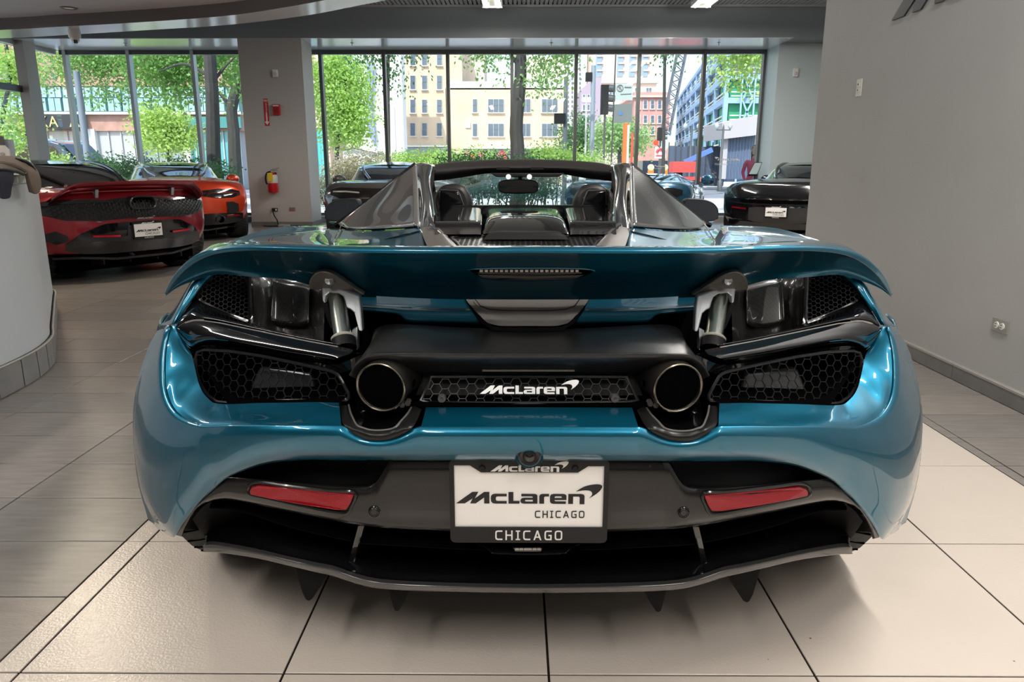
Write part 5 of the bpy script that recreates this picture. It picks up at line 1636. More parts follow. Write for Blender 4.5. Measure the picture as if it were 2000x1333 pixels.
M_BARK = mat('bark', (.05, .047, .044), .85, vary=.25, vscale=6, stretch=(3, 3, .6), bump=.4, bscale=20)
def leaves(blobs, n, size, seed, droop=0.0):
    n, size = int(n * 2.1), size * .66
    rg = random.Random(seed)
    b = MB()
    tot = sum(r[0] * r[1] * r[2] for c, r in blobs)
    for c, r in blobs:
        k = int(n * r[0] * r[1] * r[2] / tot) + 1
        # twig clusters inside the blob
        nc = max(4, k // 22)
        cl = []
        while len(cl) < nc:
            v = Vector((rg.uniform(-1, 1), rg.uniform(-1, 1), rg.uniform(-1, 1)))
            if .25 < v.length < 1:
                cl.append(Vector((v.x * r[0], v.y * r[1], v.z * r[2])))
        for i in range(k):
            o = rg.choice(cl) + Vector((rg.gauss(0, 1), rg.gauss(0, 1), rg.gauss(0, .7))) * size * 2.2
            p = Vector(c) + o
            d = Vector((rg.uniform(-1, 1), rg.uniform(-1, 1), rg.uniform(-.9, .5) - droop)).normalized()
            s_ = d.cross(Vector((rg.uniform(-1, 1), rg.uniform(-1, 1), rg.uniform(-1, 1)))).normalized()
            l, w = size * rg.uniform(.7, 1.3), size * rg.uniform(.25, .42)
            b.add([p, p + d * l * .5 + s_ * w, p + d * l, p + d * l * .5 - s_ * w], [(0, 1, 2, 3)])
    return b
def loc_(px, py, Y):
    return L(px, py, Y)
def tree(px, Y, path, r, blobs, n, size, lm, label, seed, branches=(), droop=0.0, group=None):
    'path: pixel polyline of the trunk at depth Y; blobs: (px, py, dY, rx_px, rz_px)'
    base = L(px, 320, Y)
    root = empty('street_tree', (base.x, Y, GZ), 0, label, 'tree', group)
    o = Vector((base.x, Y, GZ))
    P = [Vector((base.x, Y, GZ)) - o] + [L(a, b, Y) - o for a, b in path]
    P = cat(P, 18)
    k = len(P)
    tk = MB().tube(P, [r * (1.25 - .5 * i / k) if i else r * 1.5 for i in range(k)], 10).build('trunk', M_BARK, root)
    for br, rr in branches:
        Q = cat([L(a, b, Y + d) - o for a, b, d in br], 10)
        MB().tube(Q, [rr * (1 - .7 * i / 9) for i in range(10)], 7).build('branch', M_BARK, root)
    B = []
    for a, b, dY, rx, rz in blobs:
        c = L(a, b, Y + dY) - o
        s_ = (Y + dY) / CF
        B.append(((c.x, c.y, c.z), (rx * s_, max(rx, rz) * s_ * .8, rz * s_)))
    lo = leaves(B, n, size, seed, droop).build('crown', lm, root, smooth=False)
    lo['kind'] = 'stuff'
    return root
tree(1012, 19.5, [(1011, 290), (1008, 250), (1013, 190), (1017, 140), (1016, 100), (1010, 40), (1000, -60)], .165,
     [(1075, 120, .3, 48, 38), (1060, 150, -.3, 30, 34), (1085, 70, 0, 60, 45), (955, 108, .5, 34, 26), (980, 130, 0, 18, 26), (940, 60, 0, 60, 45), (1010, -20, 0, 90, 60), (1098, 165, 0, 12, 22)], 2600, .16, LEAF[5], 'dark leaning tree trunk with hanging pale leaves, outside the middle windows', 1,
     [([(1016, 100, 0), (1045, 85, .1), (1085, 95, .2)], .05), ([(1014, 130, 0), (985, 95, .1), (950, 85, .3)], .05)], .5)
tree(418, 18.5, [(417, 300), (416, 240), (414, 180), (410, 120), (406, 60), (400, -60)], .15,
     [(330, 130, 1.6, 60, 40), (300, 165, 1.2, 34, 38), (370, 150, 1.9, 40, 45), (440, 130, 1.8, 34, 40), (452, 175, 1.8, 20, 26), (300, 80, 1.5, 90, 60), (430, 60, 1.8, 70, 60), (345, 195, 1.5, 22, 18)], 4200, .17, LEAF[0], 'dark upright tree trunk beside the grey column, outside the left windows', 2,
     [([(411, 150, 0), (360, 125, .2), (310, 140, .3)], .05), ([(412, 165, 0), (440, 130, .2), (460, 110, .3)], .05)], .3)
tree(458, 24, [(458, 300), (456, 250), (452, 215), (462, 170), (464, 110), (462, 40)], .17,
     [(475, 110, .4, 40, 60), (440, 95, 0, 40, 40), (470, 30, 0, 70, 60)], 1500, .2, LEAF[0], 'forked grey tree trunk close to the left edge of the column', 3,
     [([(453, 222, 0), (440, 195, .2), (425, 180, .3), (400, 170, .4)], .09)], .3)
tree(658, 27, [(658, 300), (660, 280), (665, 240), (672, 200), (675, 150)], .07,
     [(672, 165, 0, 42, 58), (655, 215, .3, 34, 40), (690, 225, -.3, 32, 44), (672, 262, 0, 40, 26), (655, 130, 0, 36, 36), (700, 255, 0, 18, 22), (640, 180, .5, 22, 44)], 5200, .19, LEAF[1], 'bright green full tree outside, right of the column', 4)
tree(755, 21, [(770, -20), (790, -40)], .05, [(730, 118, 0, 26, 18), (760, 140, .3, 18, 24), (780, 165, 0, 10, 20), (805, 112, 0, 26, 12), (720, 100, 0, 40, 20), (760, 60, 0, 60, 40)], 900, .15, LEAF[2], 'tree with thin dark twigs hanging in front of the tan building', 5, (), .7)
tree(328, 23, [(328, 300), (326, 280), (322, 255)], .04,
     [(315, 245, 0, 38, 30), (345, 262, .2, 34, 26), (318, 275, -.2, 34, 18), (365, 275, 0, 18, 16), (300, 235, 0, 20, 22)], 2400, .17, LEAF[3], 'small yellow-green tree in front of the brick shop', 6)
tree(281, 25.8, [(277, 290), (268, 220), (259, 130), (255, 60), (255, -60)], .05,
     [(160, 125, 0, 50, 28), (215, 150, .3, 36, 42), (190, 190, -.2, 22, 22), (235, 120, 0, 36, 28), (150, 155, .5, 24, 20), (210, 80, 0, 90, 50), (95, 120, 0, 40, 30), (80, 150, 0, 30, 22), (235, 190, .2, 20, 22)], 3800, .17, LEAF[0], 'spreading green tree crown high outside the corner windows', 7)
tree(5, 21, [(0, 290), (2, 250), (10, 200), (20, 150), (10, 80)], .06,
     [(25, 245, 0, 30, 36), (10, 270, .2, 26, 22), (35, 270, 0, 14, 22), (20, 130, 0, 50, 30), (5, 170, .3, 40, 20)], 1900, .15, LEAF[1], 'light green tree behind the far left window with the frosted letters', 8)
tree(1455, 19, [(1560, 60), (1570, 0)], .06,
     [(1440, 125, 0, 36, 22), (1470, 115, .2, 30, 26), (1430, 150, 0, 24, 12), (1455, 165, .2, 12, 18), (1478, 175, 0, 8, 18), (1450, 70, 0, 70, 40), (1420, 160, 0, 14, 8)], 1700, .15, LEAF[3], 'tree with yellow-green sprays hanging before the steel frame building', 9, (), .5)
tree(1299, 20, [(1300, -40), (1300, -90)], .04, [(1298, 108, 0, 9, 22), (1304, 130, 0, 6, 16), (1300, 60, 0, 30, 40)], 320, .13, LEAF[2], 'tree whose narrow dark spray hangs by the crane boom', 10, (), .8)
tree(1210, 48, [(1210, 310), (1210, 290), (1208, 270)], .14, [(1195, 262, 0, 30, 22), (1225, 270, 1, 26, 22), (1180, 280, 0, 18, 16), (1245, 275, 0, 16, 22)], 1800, .34, LEAF[5], 'round pale green tree far down the street behind the poles', 11)
tree(1125, 52, [(1125, 310), (1125, 280)], .14, [(1118, 275, 0, 14, 34), (1135, 265, 0, 16, 36), (1148, 290, 0, 14, 24)], 1300, .34, LEAF[2], 'dark green tree far behind the traffic light poles', 12)

def bush(px, py, Y, blobs, n, size, lm, label, seed, name='hedge', cat_='hedge'):
    b = L(px, py, Y)
    o = Vector((b.x, Y, GZ))
    root = empty(name, tuple(o), 0, label, cat_)
    B = []
    for a, c, rx, rz in blobs:
        v = L(a, c, Y) - o
        s_ = Y / CF
        B.append(((v.x, 0, v.z), (rx * s_, .45, rz * s_)))
    lo = leaves(B, n, size, seed).build('foliage', lm, root, smooth=False)
    lo['kind'] = 'stuff'
    mb = MB()
    rg = random.Random(seed)
    for a, c, rx, rz in blobs:
        v = L(a, c, Y) - o
        for k in range(3):
            mb.tube([(v.x + rg.uniform(-.1, .1), rg.uniform(-.2, .2), 0), (v.x + rg.uniform(-.3, .3), rg.uniform(-.2, .2), v.z)], .015, 5)
    mb.build('stems', M_BARK, root)['kind'] = 'stuff'
    return root
bush(960, 350, 18.2, [(870, 345, 26, 40), (905, 350, 30, 45), (945, 345, 30, 44), (985, 350, 30, 46), (1030, 350, 30, 46), (1065, 350, 26, 40)], 5200, .10, LEAF[2], 'dark green hedge seen through the windscreen of the teal car', 21)
bush(1000, 315, 20.5, [(890, 312, 30, 14), (930, 312, 26, 13), (1050, 306, 30, 18), (1090, 306, 26, 17), (1130, 314, 26, 13), (970, 314, 26, 12), (1155, 318, 18, 10)], 2600, .11, LEAF[1], 'bright green hedge top behind the dark hedge, beneath the tan building', 22)
bush(690, 340, 19.0, [(665, 350, 34, 44), (705, 335, 40, 34), (735, 320, 26, 22), (640, 370, 26, 36), (690, 375, 40, 30)], 3600, .10, LEAF[4], 'pale pink flowering shrub right of the column', 23, 'shrub', 'shrub')
bush(790, 312, 22.6, [(770, 312, 24, 12), (800, 312, 24, 11), (835, 312, 24, 12), (860, 310, 20, 14)], 1300, .11, LEAF[1], 'low green hedge in front of the white building', 24)
bush(100, 320, 18.6, [(105, 330, 34, 28), (130, 345, 26, 30), (80, 350, 26, 26)], 2000, .10, LEAF[1], 'light green hedge beside the corner mullion', 25)
bush(215, 345, 17.6, [(170, 345, 26, 32), (205, 340, 30, 32), (245, 335, 30, 26), (290, 340, 30, 22), (360, 335, 40, 22), (420, 340, 30, 22)], 4200, .09, LEAF[2], 'dark green hedge above the dark red car', 26)
# flowers among the hedge
for k, (px, py, c) in enumerate(((921, 306, (.8, .12, .05)), (940, 303, (.75, .2, .3)), (981, 300, (.75, .06, .16)), (986, 306, (.75, .06, .16)), (975, 303, (.7, .3, .35)), (912, 300, (.7, .35, .4)))):
    p_ = L(px, py, 20.0)
    o_ = empty('flower', tuple(p_), 0, ('orange flower head low in the bright hedge top', 'rose flower head beside the orange one on the hedge', 'deep pink flower head left of the dark leaning trunk, lower one', 'deep pink flower head close to the dark leaning trunk', 'pale pink flower head left of the two deep pink ones', 'pale pink flower head left of the orange flower')[k], 'flower', 'flowers on the hedge')
    f_ = MB()
    for j in range(6):
        a = 2 * pi * j / 6
        f_.add([(0, 0, 0), (.05 * cos(a) - .03 * sin(a), -.02, .05 * sin(a) + .03 * cos(a)), (.085 * cos(a), -.01, .085 * sin(a)), (.05 * cos(a) + .03 * sin(a), -.02, .05 * sin(a) - .03 * cos(a))], [(0, 1, 2, 3)])
    f_.build('petals', mat('petal_%d' % k, c, .6), o_, smooth=False)
    MB().lathe([(0, -.035), (.02, -.025), (.02, 0)], axis='Y', n=8).build('flower_centre', mat('pollen', (.7, .5, .05), .7), o_)
    MB().tube([(0, 0, 0), (.01, .02, -.3)], .006, 5).build('stalk', LEAF[2], o_)

# ------------------------------------------------ buildings
def bx(mb, px0, px1, py0, py1, Y, d):
    if py1 in (345, 335):
        py1 = 325 + CF * 1.2355 / Y / .94 + 3     # down to the pavement
    'a box whose front face is the pixel rectangle at depth Y'
    a, b = L(px0, (py0 + py1) / 2, Y), L(px1, (py0 + py1) / 2, Y)
    t, u = L((px0 + px1) / 2, py0, Y), L((px0 + px1) / 2, py1, Y)
    return mb.box(a.x, b.x, Y, Y + d, u.z, t.z)
M_TAN = mat('tan_brick', (.60, .46, .33), .9, vary=.10, vscale=.6, bump=.3, bscale=3)
M_PALE = mat('pale_render', (.74, .72, .70), .9)
M_WIN = mat('far_window', (.10, .13, .17), .15, 0, .3)
M_WFR = mat('far_frame', (.50, .50, .50), .6)
def building(name, px, Y, label):
    b = L(px, 320, Y)
    return empty(name, (b.x, Y, GZ), 0, label, 'building'), Vector((b.x, Y, GZ))
def window_at(root, o, px0, px1, py0, py1, Y, n=1, m=None, rail=True):
    f = bx(MB(), px0 - .8, px1 + .8, py0 - .8, py1 + .8, Y - .06, .10).build('window', M_WFR, root, o, False)
    w = (px1 - px0) / n
    for k in range(n):
        a, b = px0 + w * k + .6, px0 + w * (k + 1) - .6
        h = (py0 + py1) / 2
        for t, u in ((py0, h - .5), (h + .5, py1)) if rail else ((py0, py1),):
            bx(MB(), a, b, t, u, Y - .10, .05).build('pane', m or M_WIN, f, o, False)
    bx(MB(), px0 - 2, px1 + 2, py1 + .8, py1 + 2.2, Y - .16, .2).build('sill', M_PALE, f, o, False)
    return f
YB = 56
r_, o_ = building('apartment_building', 828, YB, 'tan brick apartment block with a lower wing, seen through the middle windows')
for nm, a, b, t, u, d, m in (('tower_wall', 785, 872, 40, 345, 9, M_TAN), ('wing_wall', 872, 1108, 172, 345, 9, M_TAN), ('parapet', 872, 1110, 159, 175, 9.2, M_PALE), ('ledge', 787, 876, 284, 287, 9.3, M_PALE)):
    bx(MB(), a, b, t, u, YB - (0 if nm != 'ledge' else .25), d).build(nm, m, r_, o_, False)
bx(MB(), 905, 946, 92, 160, YB + 5, 5).build('penthouse', mat('penthouse_wall', (.66, .55, .45), .9), r_, o_, False)
bx(MB(), 874, 902, 60, 160, YB + .4, 5).build('stair_tower', M_TAN, r_, o_, False)
bx(MB(), 1022, 1108, 110, 160, YB + 5, 4).build('rear_wall', mat('pinkish_wall', (.70, .56, .46), .9), r_, o_, False)
for y0, y1 in ((104, 127), (148, 174), (195, 220), (241, 265)):
    for x0 in (801, 824, 853):
        window_at(r_, o_, x0, x0 + 10, y0, y1, YB)
for y0, y1 in ((194, 219), (242, 266)):
    window_at(r_, o_, 923, 932, y0, y1, YB)
    window_at(r_, o_, 953, 984, y0, y1, YB, 3)
    window_at(r_, o_, 1018, 1036, y0, y1, YB, 2)
    window_at(r_, o_, 1058, 1089, y0, y1, YB, 3)
for x0 in (793, 821, 849):
    f = bx(MB(), x0, x0 + 25, 288, 299, YB - .06, .1).build('glass_block_window', M_WFR, r_, o_, False)
    for i in range(8):
        for j in range(3):
            bx(MB(), x0 + 1 + i * 3, x0 + 3.5 + i * 3, 289 + j * 3.3, 291.8 + j * 3.3, YB - .1, .05).build('glass_block', mat('glass_block', (.32, .40, .44), .3), f, o_, False)
for a, b, m in ((906, 998, (.22, .22, .23)), (1020, 1035, (.16, .18, .2)), (1037, 1089, (.33, .26, .21))):
    f = bx(MB(), a, b, 290, 345, YB - .15, .2).build('shop_front', mat('shop_%d' % a, m, .4), r_, o_, False)
    bx(MB(), a - 1, b + 1, 288, 290.5, YB - .5, .6).build('canopy', M_PALE, f, o_, False)
bx(MB(), 909, 919, 239, 250, YB - .1, .1).build('wall_panel', mat('blue_grey_panel', (.45, .5, .55), .6), r_, o_, False)
# white hall
r_, o_ = building('white_building', 760, 50, 'bright white hall left of the tan apartment block')
bx(MB(), 700, 786, 30, 352, 50, 1.5).build('wall', mat('white_wall', (.80, .79, .78), .9), r_, o_, False)
bx(MB(), 770, 773, 208, 345, 49.9, .2).build('joint', mat('joint_grey', (.5, .5, .5), .9), r_, o_, False)
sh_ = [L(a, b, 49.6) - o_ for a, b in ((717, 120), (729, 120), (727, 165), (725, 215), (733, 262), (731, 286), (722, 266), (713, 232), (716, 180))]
MB().prism(sh_, (0, .3, 0)).build('blue_shade_band', mat('shade_blue', (.25, .28, .46), .7), r_, None, False)  # bluish shadow on the white wall, built as a solid coloured band
r_, o_ = building('low_wall', 715, 33, 'low white forecourt wall with a dark rail, behind the flowering shrub')
MB().prism([L(a, b, 33) - o_ for a, b in ((670, 296), (690, 292), (750, 305), (750, 345), (670, 345))], (0, .4, 0)).build('wall', M_PALE, r_, None, False)
MB().bar(L(670, 294, 32.9) - o_, L(690, 290, 32.9) - o_, .06).bar(L(690, 290, 32.9) - o_, L(750, 303, 32.9) - o_, .06).build('rail', M_FRAME, r_, None, False)
r_['category'] = 'wall'
# hoarding sliver between column and first mullion
r_, o_ = building('hoarding', 620, 40, 'turquoise construction hoarding just right of the column')
for k in range(5):
    bx(MB(), 600 + k * 7, 606.6 + k * 7, 252, 335, 40 + (k % 2) * .05, .1).build('panel', mat('turquoise_panel', (.08, .42, .42), .6), r_, o_, False)
r_['category'] = 'hoarding'
r_, o_ = building('brick_house', 606, 62, 'red and cream brick house behind the turquoise hoarding')
bx(MB(), 590, 640, 60, 335, 62, 6).build('wall', mat('cream_brick', (.62, .45, .36), .9), r_, o_, False)
bx(MB(), 596, 611, 100, 140, 61.9, .3).build('brick_pier', mat('red_brick', (.45, .13, .09), .9, vary=.15, vscale=3), r_, o_, False)

# brick shops beyond the left windows
YS_ = 44
M_BRICK = mat('red_brick_wall', (.42, .24, .19), .9, vary=.18, vscale=2.5, bump=.4, bscale=6)
M_SKYW = mat('blue_glazing', (.26, .38, .47), .1, 0, .5)
r_, o_ = building('brick_shops', 220, YS_, 'red brick shop building with blue upper glazing and a black sign with gold letters')
bx(MB(), -700, 470, 60, 168, YS_, 8).build('upper_wall', M_BRICK, r_, o_, False)
bx(MB(), -700, 470, 224, 256, YS_, 8).build('brick_band', M_BRICK, r_, o_, False)
bx(MB(), -700, 470, 218.5, 223.5, YS_ - .3, 8.2).build('ledge', M_PALE, r_, o_, False)
bx(MB(), -700, 470, 165, 345, YS_ + .9, 7).build('rear_wall', mat('inside_grey', (.38, .38, .40), .9), r_, o_, False)
for k in range(20):
    x0 = -110 + k * 29
    f = bx(MB(), x0, x0 + 27, 168, 218, YS_ + .15, .3).build('window', mat('teal_frame', (.12, .30, .30), .5), r_, o_, False)
    for a, b in ((x0 + 1.5, x0 + 13), (x0 + 14.5, x0 + 25.5)):
        bx(MB(), a, b, 170, 190, YS_ + .05, .12).build('pane', M_SKYW, f, o_, False)
        bx(MB(), a, b, 192, 217, YS_ + .05, .12).build('pane', mat('green_glazing', (.22, .36, .38), .12, 0, .5), f, o_, False)
for x0 in (-60, 30, 178, 268, 360, 410):
    bx(MB(), x0, x0 + 13, 252, 345, YS_ - .1, .6).build('pier', M_PALE, r_, o_, False)
for a, b, m in ((60, 176, (.45, .42, .40)), (193, 266, (.42, .42, .44)), (283, 358, (.25, .30, .30)), (374, 408, (.10, .38, .40)), (424, 470, (.10, .36, .40)), (-40, 28, (.4, .38, .36))):
    f = bx(MB(), a, b, 256, 345, YS_ + .2, .3).build('shop_window', mat('shopglass_%d' % a, m, .2, 0, .3), r_, o_, False)
    for k in range(1, 3):
        x = a + (b - a) * k / 3
        bx(MB(), x - .8, x + .8, 256, 345, YS_ + .1, .12).build('mullion', M_WFR, f, o_, False)
sg_ = bx(MB(), 78, 162, 223, 252, YS_ - .5, .3).build('sign', mat('sign_black', (.015, .02, .025), .4), r_, o_, False)
for ch, a, b in (('K', 81, 95), ('A', 97, 115), ('A', 137, 157)):
    V_, F_ = text2d(ch, 1.0)
    w0, w1 = min(v.x for v in V_), max(v.x for v in V_)
    hh = max(v.y for v in V_)
    A_1, B_1, T_1 = L(a, 248, YS_ - .52), L(b, 248, YS_ - .52), L(a, 227, YS_ - .52)
    sx, sz = (B_1.x - A_1.x) / (w1 - w0), (T_1.z - A_1.z) / hh
    V_ = [Vector(((v.x - w0) * sx, v.y * sz, 0)) for v in V_]
    flatmark((V_, F_), A_1, UX, UZ, 1.0, 'gold_letter', mat('gold_letter', (.62, .46, .20), .4), sg_, o_, .05)
bx(MB(), 355, 470, 228, 250, YS_ - .4, .3).build('shop_sign', mat('sign_green', (.05, .22, .2), .5), r_, o_, False)
# wide pole in front of it
b = L(170, 300, 19.8)
r_ = empty('street_pole', (b.x, 19.8, GZ), 0, 'blue-grey street pole outside, right of the corner mullion', 'pole')
h_ = L(158, 140, 19.8).z - GZ
MB().lathe([(.12, 0), (.12, .35), (.085, .4), (.08, h_), (.0, h_ + .02)], n=16).build('post', mat('blue_grey_paint', (.17, .20, .25), .5), r_)
MB().lathe([(.16, 0), (.16, .05), (.12, .06)], n=16).build('base_plate', M_FRAME, r_)

# parked off-road car
b = L(105, 320, 25)
r_ = empty('parked_car', (b.x, 25, GZ), 0, 'dark blue off-road car parked outside the corner windows', 'car')
prof = [(-2.3, .45), (-2.3, 1.0), (-2.1, 1.12), (-1.95, 1.95), (-1.7, 2.02), (.55, 2.02), (.8, 1.95), (1.45, 1.18), (2.35, 1.08), (2.45, .9), (2.45, .45)]
M_NAVY = paint('navy_paint', (.02, .04, .08), rough=.3, metal=.3)
add_mods(MB().prism([(x, -.9, z) for x, z in prof], (0, 1.8, 0)).build('body', M_NAVY, r_, None, False), None, .05)
for s in (-.905, .905):
    for P in ([(-1.85, 1.2), (-1.78, 1.85), (-.9, 1.85), (-.9, 1.2)], [(-.8, 1.2), (-.8, 1.85), (.2, 1.85), (.2, 1.2)], [(.3, 1.2), (.3, 1.85), (.62, 1.85), (1.18, 1.2)]):
        MB().prism([(x, s, z) for x, z in P], (0, .01, 0)).build('side_window', MATS['car_glass'], r_, None, False)
MB().prism([(.86, -.78, 1.90), (.86, .78, 1.90), (1.44, .80, 1.22), (1.44, -.80, 1.22)], (.02, 0, .01)).build('windscreen', MATS['car_glass'], r_, None, False)
MB().box(-1.9, .7, -.86, -.80, 2.03, 2.08).build('roof_rail', mat('pale_blue_rail', (.25, .38, .6), .3, .4), r_, None, False)
MB().box(-1.9, .7, .80, .86, 2.03, 2.08).build('roof_rail', MATS['pale_blue_rail'], r_, None, False)
for x in (-1.5, 1.55):
    for s in (-.82, .82):
        t_ = MB().lathe([(.20, -.12), (.36, -.12), (.38, -.05), (.38, .05), (.36, .12), (.20, .12)], c=(x, s, .38), axis='Y', n=24).build('wheel', M_RUBBER, r_)
        MB().lathe([(.0, -.10), (.2, -.09), (.2, .09), (0, .10)], c=(x, s, .38), axis='Y', n=16).build('hub', M_SILVER, t_)

# steel frame building under construction
C0 = Vector((16.2, 60, GZ))
r_ = empty('steel_frame_building', tuple(C0), 0, 'pale blue steel frame building with green wall panels, under construction', 'building')
M_STB = mat('pale_blue_steel', (.25, .39, .58), .6)
M_GRN = mat('green_sheathing', (.03, .30, .14), .7, vary=.1, vscale=2)
M_DUSK = mat('purple_opening', (.16, .17, .26), .6)
M_CREAM = mat('cream_rail', (.62, .62, .50), .6)
dl = (Vector((25.5, 122, 0)) - Vector((16.2, 60, 0)))
LV = [2.3, 4.45, 6.2, 7.95, 9.7, 11.4]
def facade(u, length, n, tag_):
    u = u.normalized()
    w_ = Vector((-u.y, u.x, 0))
    if w_.y > 0 and tag_ == 'r':
        w_ = -w_
    for k in range(1 if tag_ == 'r' else 0, n + 1):
        p = u * (length * k / n)
        MB().bar(p + Vector((0, 0, 0)), p + Vector((0, 0, LV[-1])), .34, .34, (0, 1, 0)).build('column', M_STB, r_, None, False)
    for z in LV:
        MB().bar(Vector((0, 0, z)), u * length + Vector((0, 0, z)), .34, .42).build('floor_beam', M_STB, r_, None, False)
    for i in range(len(LV) - 1):
        for k in range(n):
            a, b = u * (length * (k + .12) / n), u * (length * (k + .88) / n)
            z0, z1 = LV[i] + .22, LV[i + 1] - .22
            inn = Vector((u.y, -u.x, 0)) * .25
            if tag_ == 'l':
                inn = -inn * -1
            else:
                inn = Vector((0, .3, 0))
            m = M_GRN if i < 2 or (i == 2 and k % 3 == 0) else M_DUSK
            MB().prism([a + inn + Vector((0, 0, z0)), b + inn + Vector((0, 0, z0)), b + inn + Vector((0, 0, z1)), a + inn + Vector((0, 0, z1))], inn * .3).build('wall_panel', m, r_, None, False)
            for h in (.12, .42):
                MB().bar(a - inn * .3 + Vector((0, 0, z0 + h)), b - inn * .3 + Vector((0, 0, z0 + h)), .09).build('guard_rail', M_CREAM, r_, None, False)
facade(dl, dl.length, 9, 'l')
facade(Vector((1, .04, 0)), 9.5, 3, 'r')
for (a, b) in (((1.2, 4.45), (2.0, 6.2)), ((2.0, 4.45), (1.2, 6.2)), ((4.2, 4.45), (5.0, 6.2)), ((5.0, 4.45), (4.2, 6.2)), ((4.2, 2.3), (5.0, 4.45)), ((5.0, 2.3), (4.2, 4.45)), ((1.2, 6.2), (2.0, 7.95)), ((2.0, 6.2), (1.2, 7.95))):
    MB().bar((a[0], -.35, a[1]), (b[0], -.35, b[1]), .12).build('brace', M_STB, r_, None, False)
for x in (1.1, 2.1, 4.1, 5.1):
    MB().bar((x, -.35, 0), (x, -.35, 9.7), .12).build('scaffold_pole', M_STB, r_, None, False)
MB().prism([(1.0, 1.6, 0), (9.5, 1.9, 0), (18, 40, 0), (11.0, 62, 0)], (0, 0, 11.0)).build('core', mat('dark_blue_core', (.10, .13, .20), .8), r_, None, False)
# grey curved canopy wall at its foot
r_, o_ = building('grey_pavilion', 1450, 40, 'mauve-grey pavilion with a corrugated blue shutter, right of the steel frame building')
MB().prism([L(a, b, 40) - o_ for a, b in ((1411, 240), (1440, 232), (1470, 227), (1500, 224), (1530, 222), (1530, 262), (1500, 260), (1470, 265), (1411, 272))], (0, 4, 0)).build('fascia', mat('mauve_grey', (.40, .37, .38), .8), r_, None, False)
bx(MB(), 1411, 1420, 268, 350, 40.4, .5).build('pier', MATS['mauve_grey'], r_, o_, False)
bx(MB(), 1472, 1530, 258, 350, 40.6, .5).build('pier', M_PALE, r_, o_, False)
for k in range(18):
    bx(MB(), 1420 + k * 2.95, 1422.3 + k * 2.95, 266 - k * .2, 350, 40.5 + (k % 2) * .04, .1).build('shutter_rib', mat('shutter_blue', (.10, .14, .22), .6), r_, o_, False)
# far towers
r_, o_ = building('brick_tower', 1278, 105, 'red brick building with arched windows far down the street')
bx(MB(), 1236, 1306, 180, 335, 105, 12).build('wall', mat('pink_brick', (.50, .26, .23), .9, vary=.1, vscale=1), r_, o_, False)
bx(MB(), 1234, 1308, 186, 190, 104.6, 13).build('cornice', mat('pale_pink_stone', (.66, .42, .36), .9), r_, o_, False)
for y0, y1 in ((196, 212), (226, 240), (248, 262)):
    for x0 in (1243, 1257, 1271, 1285):
        window_at(r_, o_, x0, x0 + 7, y0, y1, 105, 1)
r_, o_ = building('striped_tower', 1228, 140, 'tall tower with salmon and blue vertical stripes far behind')
bx(MB(), 1160, 1284, -80, 335, 140, 14).build('wall', mat('salmon_stone', (.72, .52, .44), .9), r_, o_, False)
bx(MB(), 1157, 1287, 152, 162, 139.5, 15).build('ledge', M_PALE, r_, o_, False)
for x0 in (1166, 1208, 1232, 1257):
    f = bx(MB(), x0, x0 + 12, -70, 150, 139.8, .4).build('window_strip', mat('strip_blue', (.22, .30, .42), .3), r_, o_, False)
    for y0 in range(-60, 150, 14):
        bx(MB(), x0, x0 + 12, y0, y0 + 3, 139.6, .3).build('spandrel', mat('salmon_spandrel', (.66, .40, .34), .9), f, o_, False)
for x0 in (1170, 1190, 1210, 1240, 1262):
    window_at(r_, o_, x0, x0 + 11, 172, 184, 140, 2)
r_, o_ = building('white_tower', 1118, 150, 'slim white tower with rows of small windows far behind the poles')
bx(MB(), 1104, 1137, 60, 335, 150, 12).build('wall', mat('white_tower_wall', (.78, .80, .80), .9), r_, o_, False)
for x0 in (1108, 1116, 1124, 1131):
    for y0 in range(70, 250, 9):
        bx(MB(), x0, x0 + 3.4, y0, y0 + 5, 149.8, .3).build('pane', M_WIN, r_, o_, False)
r_, o_ = building('mauve_building', 1150, 90, 'mauve building with a sloping roof line behind the traffic lights')
MB().prism([L(a, b, 90) - o_ for a, b in ((1134, 175), (1164, 150), (1175, 152), (1175, 346), (1134, 346))], (0, 10, 0)).build('wall', mat('mauve_wall', (.36, .28, .34), .9), r_, None, False)
for y0 in (185, 205, 225, 245):
    for x0 in (1138, 1147, 1156):
        window_at(r_, o_, x0, x0 + 5, y0, y0 + 10, 90)

# crane boom
a_, b_ = L(1299, 262, 52), L(1340, 60, 52)
r_ = empty('crane', (a_.x, 52, GZ), 0, 'dark lattice crane boom leaning before the steel frame building', 'crane')
o_ = Vector((a_.x, 52, GZ))
d_ = (b_ - a_)
cb = MB()
side = d_.cross(Vector((0, 1, 0))).normalized() * .28
for s1 in (-1, 1):
    for dy in (-.28, .28):
        cb.bar(a_ - o_ + side * s1 + Vector((0, dy, 0)), b_ - o_ + side * s1 + Vector((0, dy, 0)), .09)
cb.build('boom_chords', mat('crane_grey', (.10, .11, .14), .6), r_, None, False)['kind'] = 'stuff'
cb = MB()
for k in range(22):
    p0, p1 = a_ - o_ + d_ * (k / 22), a_ - o_ + d_ * ((k + 1) / 22)
    s1 = 1 if k % 2 else -1
    for dy in (-.28, .28):
        cb.bar(p0 + side * s1 + Vector((0, dy, 0)), p1 - side * s1 + Vector((0, dy, 0)), .06)
cb.build('boom_lacing', MATS['crane_grey'], r_, None, False)['kind'] = 'stuff'
f0 = L(1290, 262, 52) - o_
MB().bar(f0 + Vector((0, 0, -1.4)), f0 + Vector((.6, 0, .1)), .5).build('boom_foot', mat('crane_pale', (.45, .60, .62), .5), r_, None, False)
MB().box(-1.6, 1.6, -1, 1, .5, 1.6).build('cab', M_NAVY, r_, None, False)
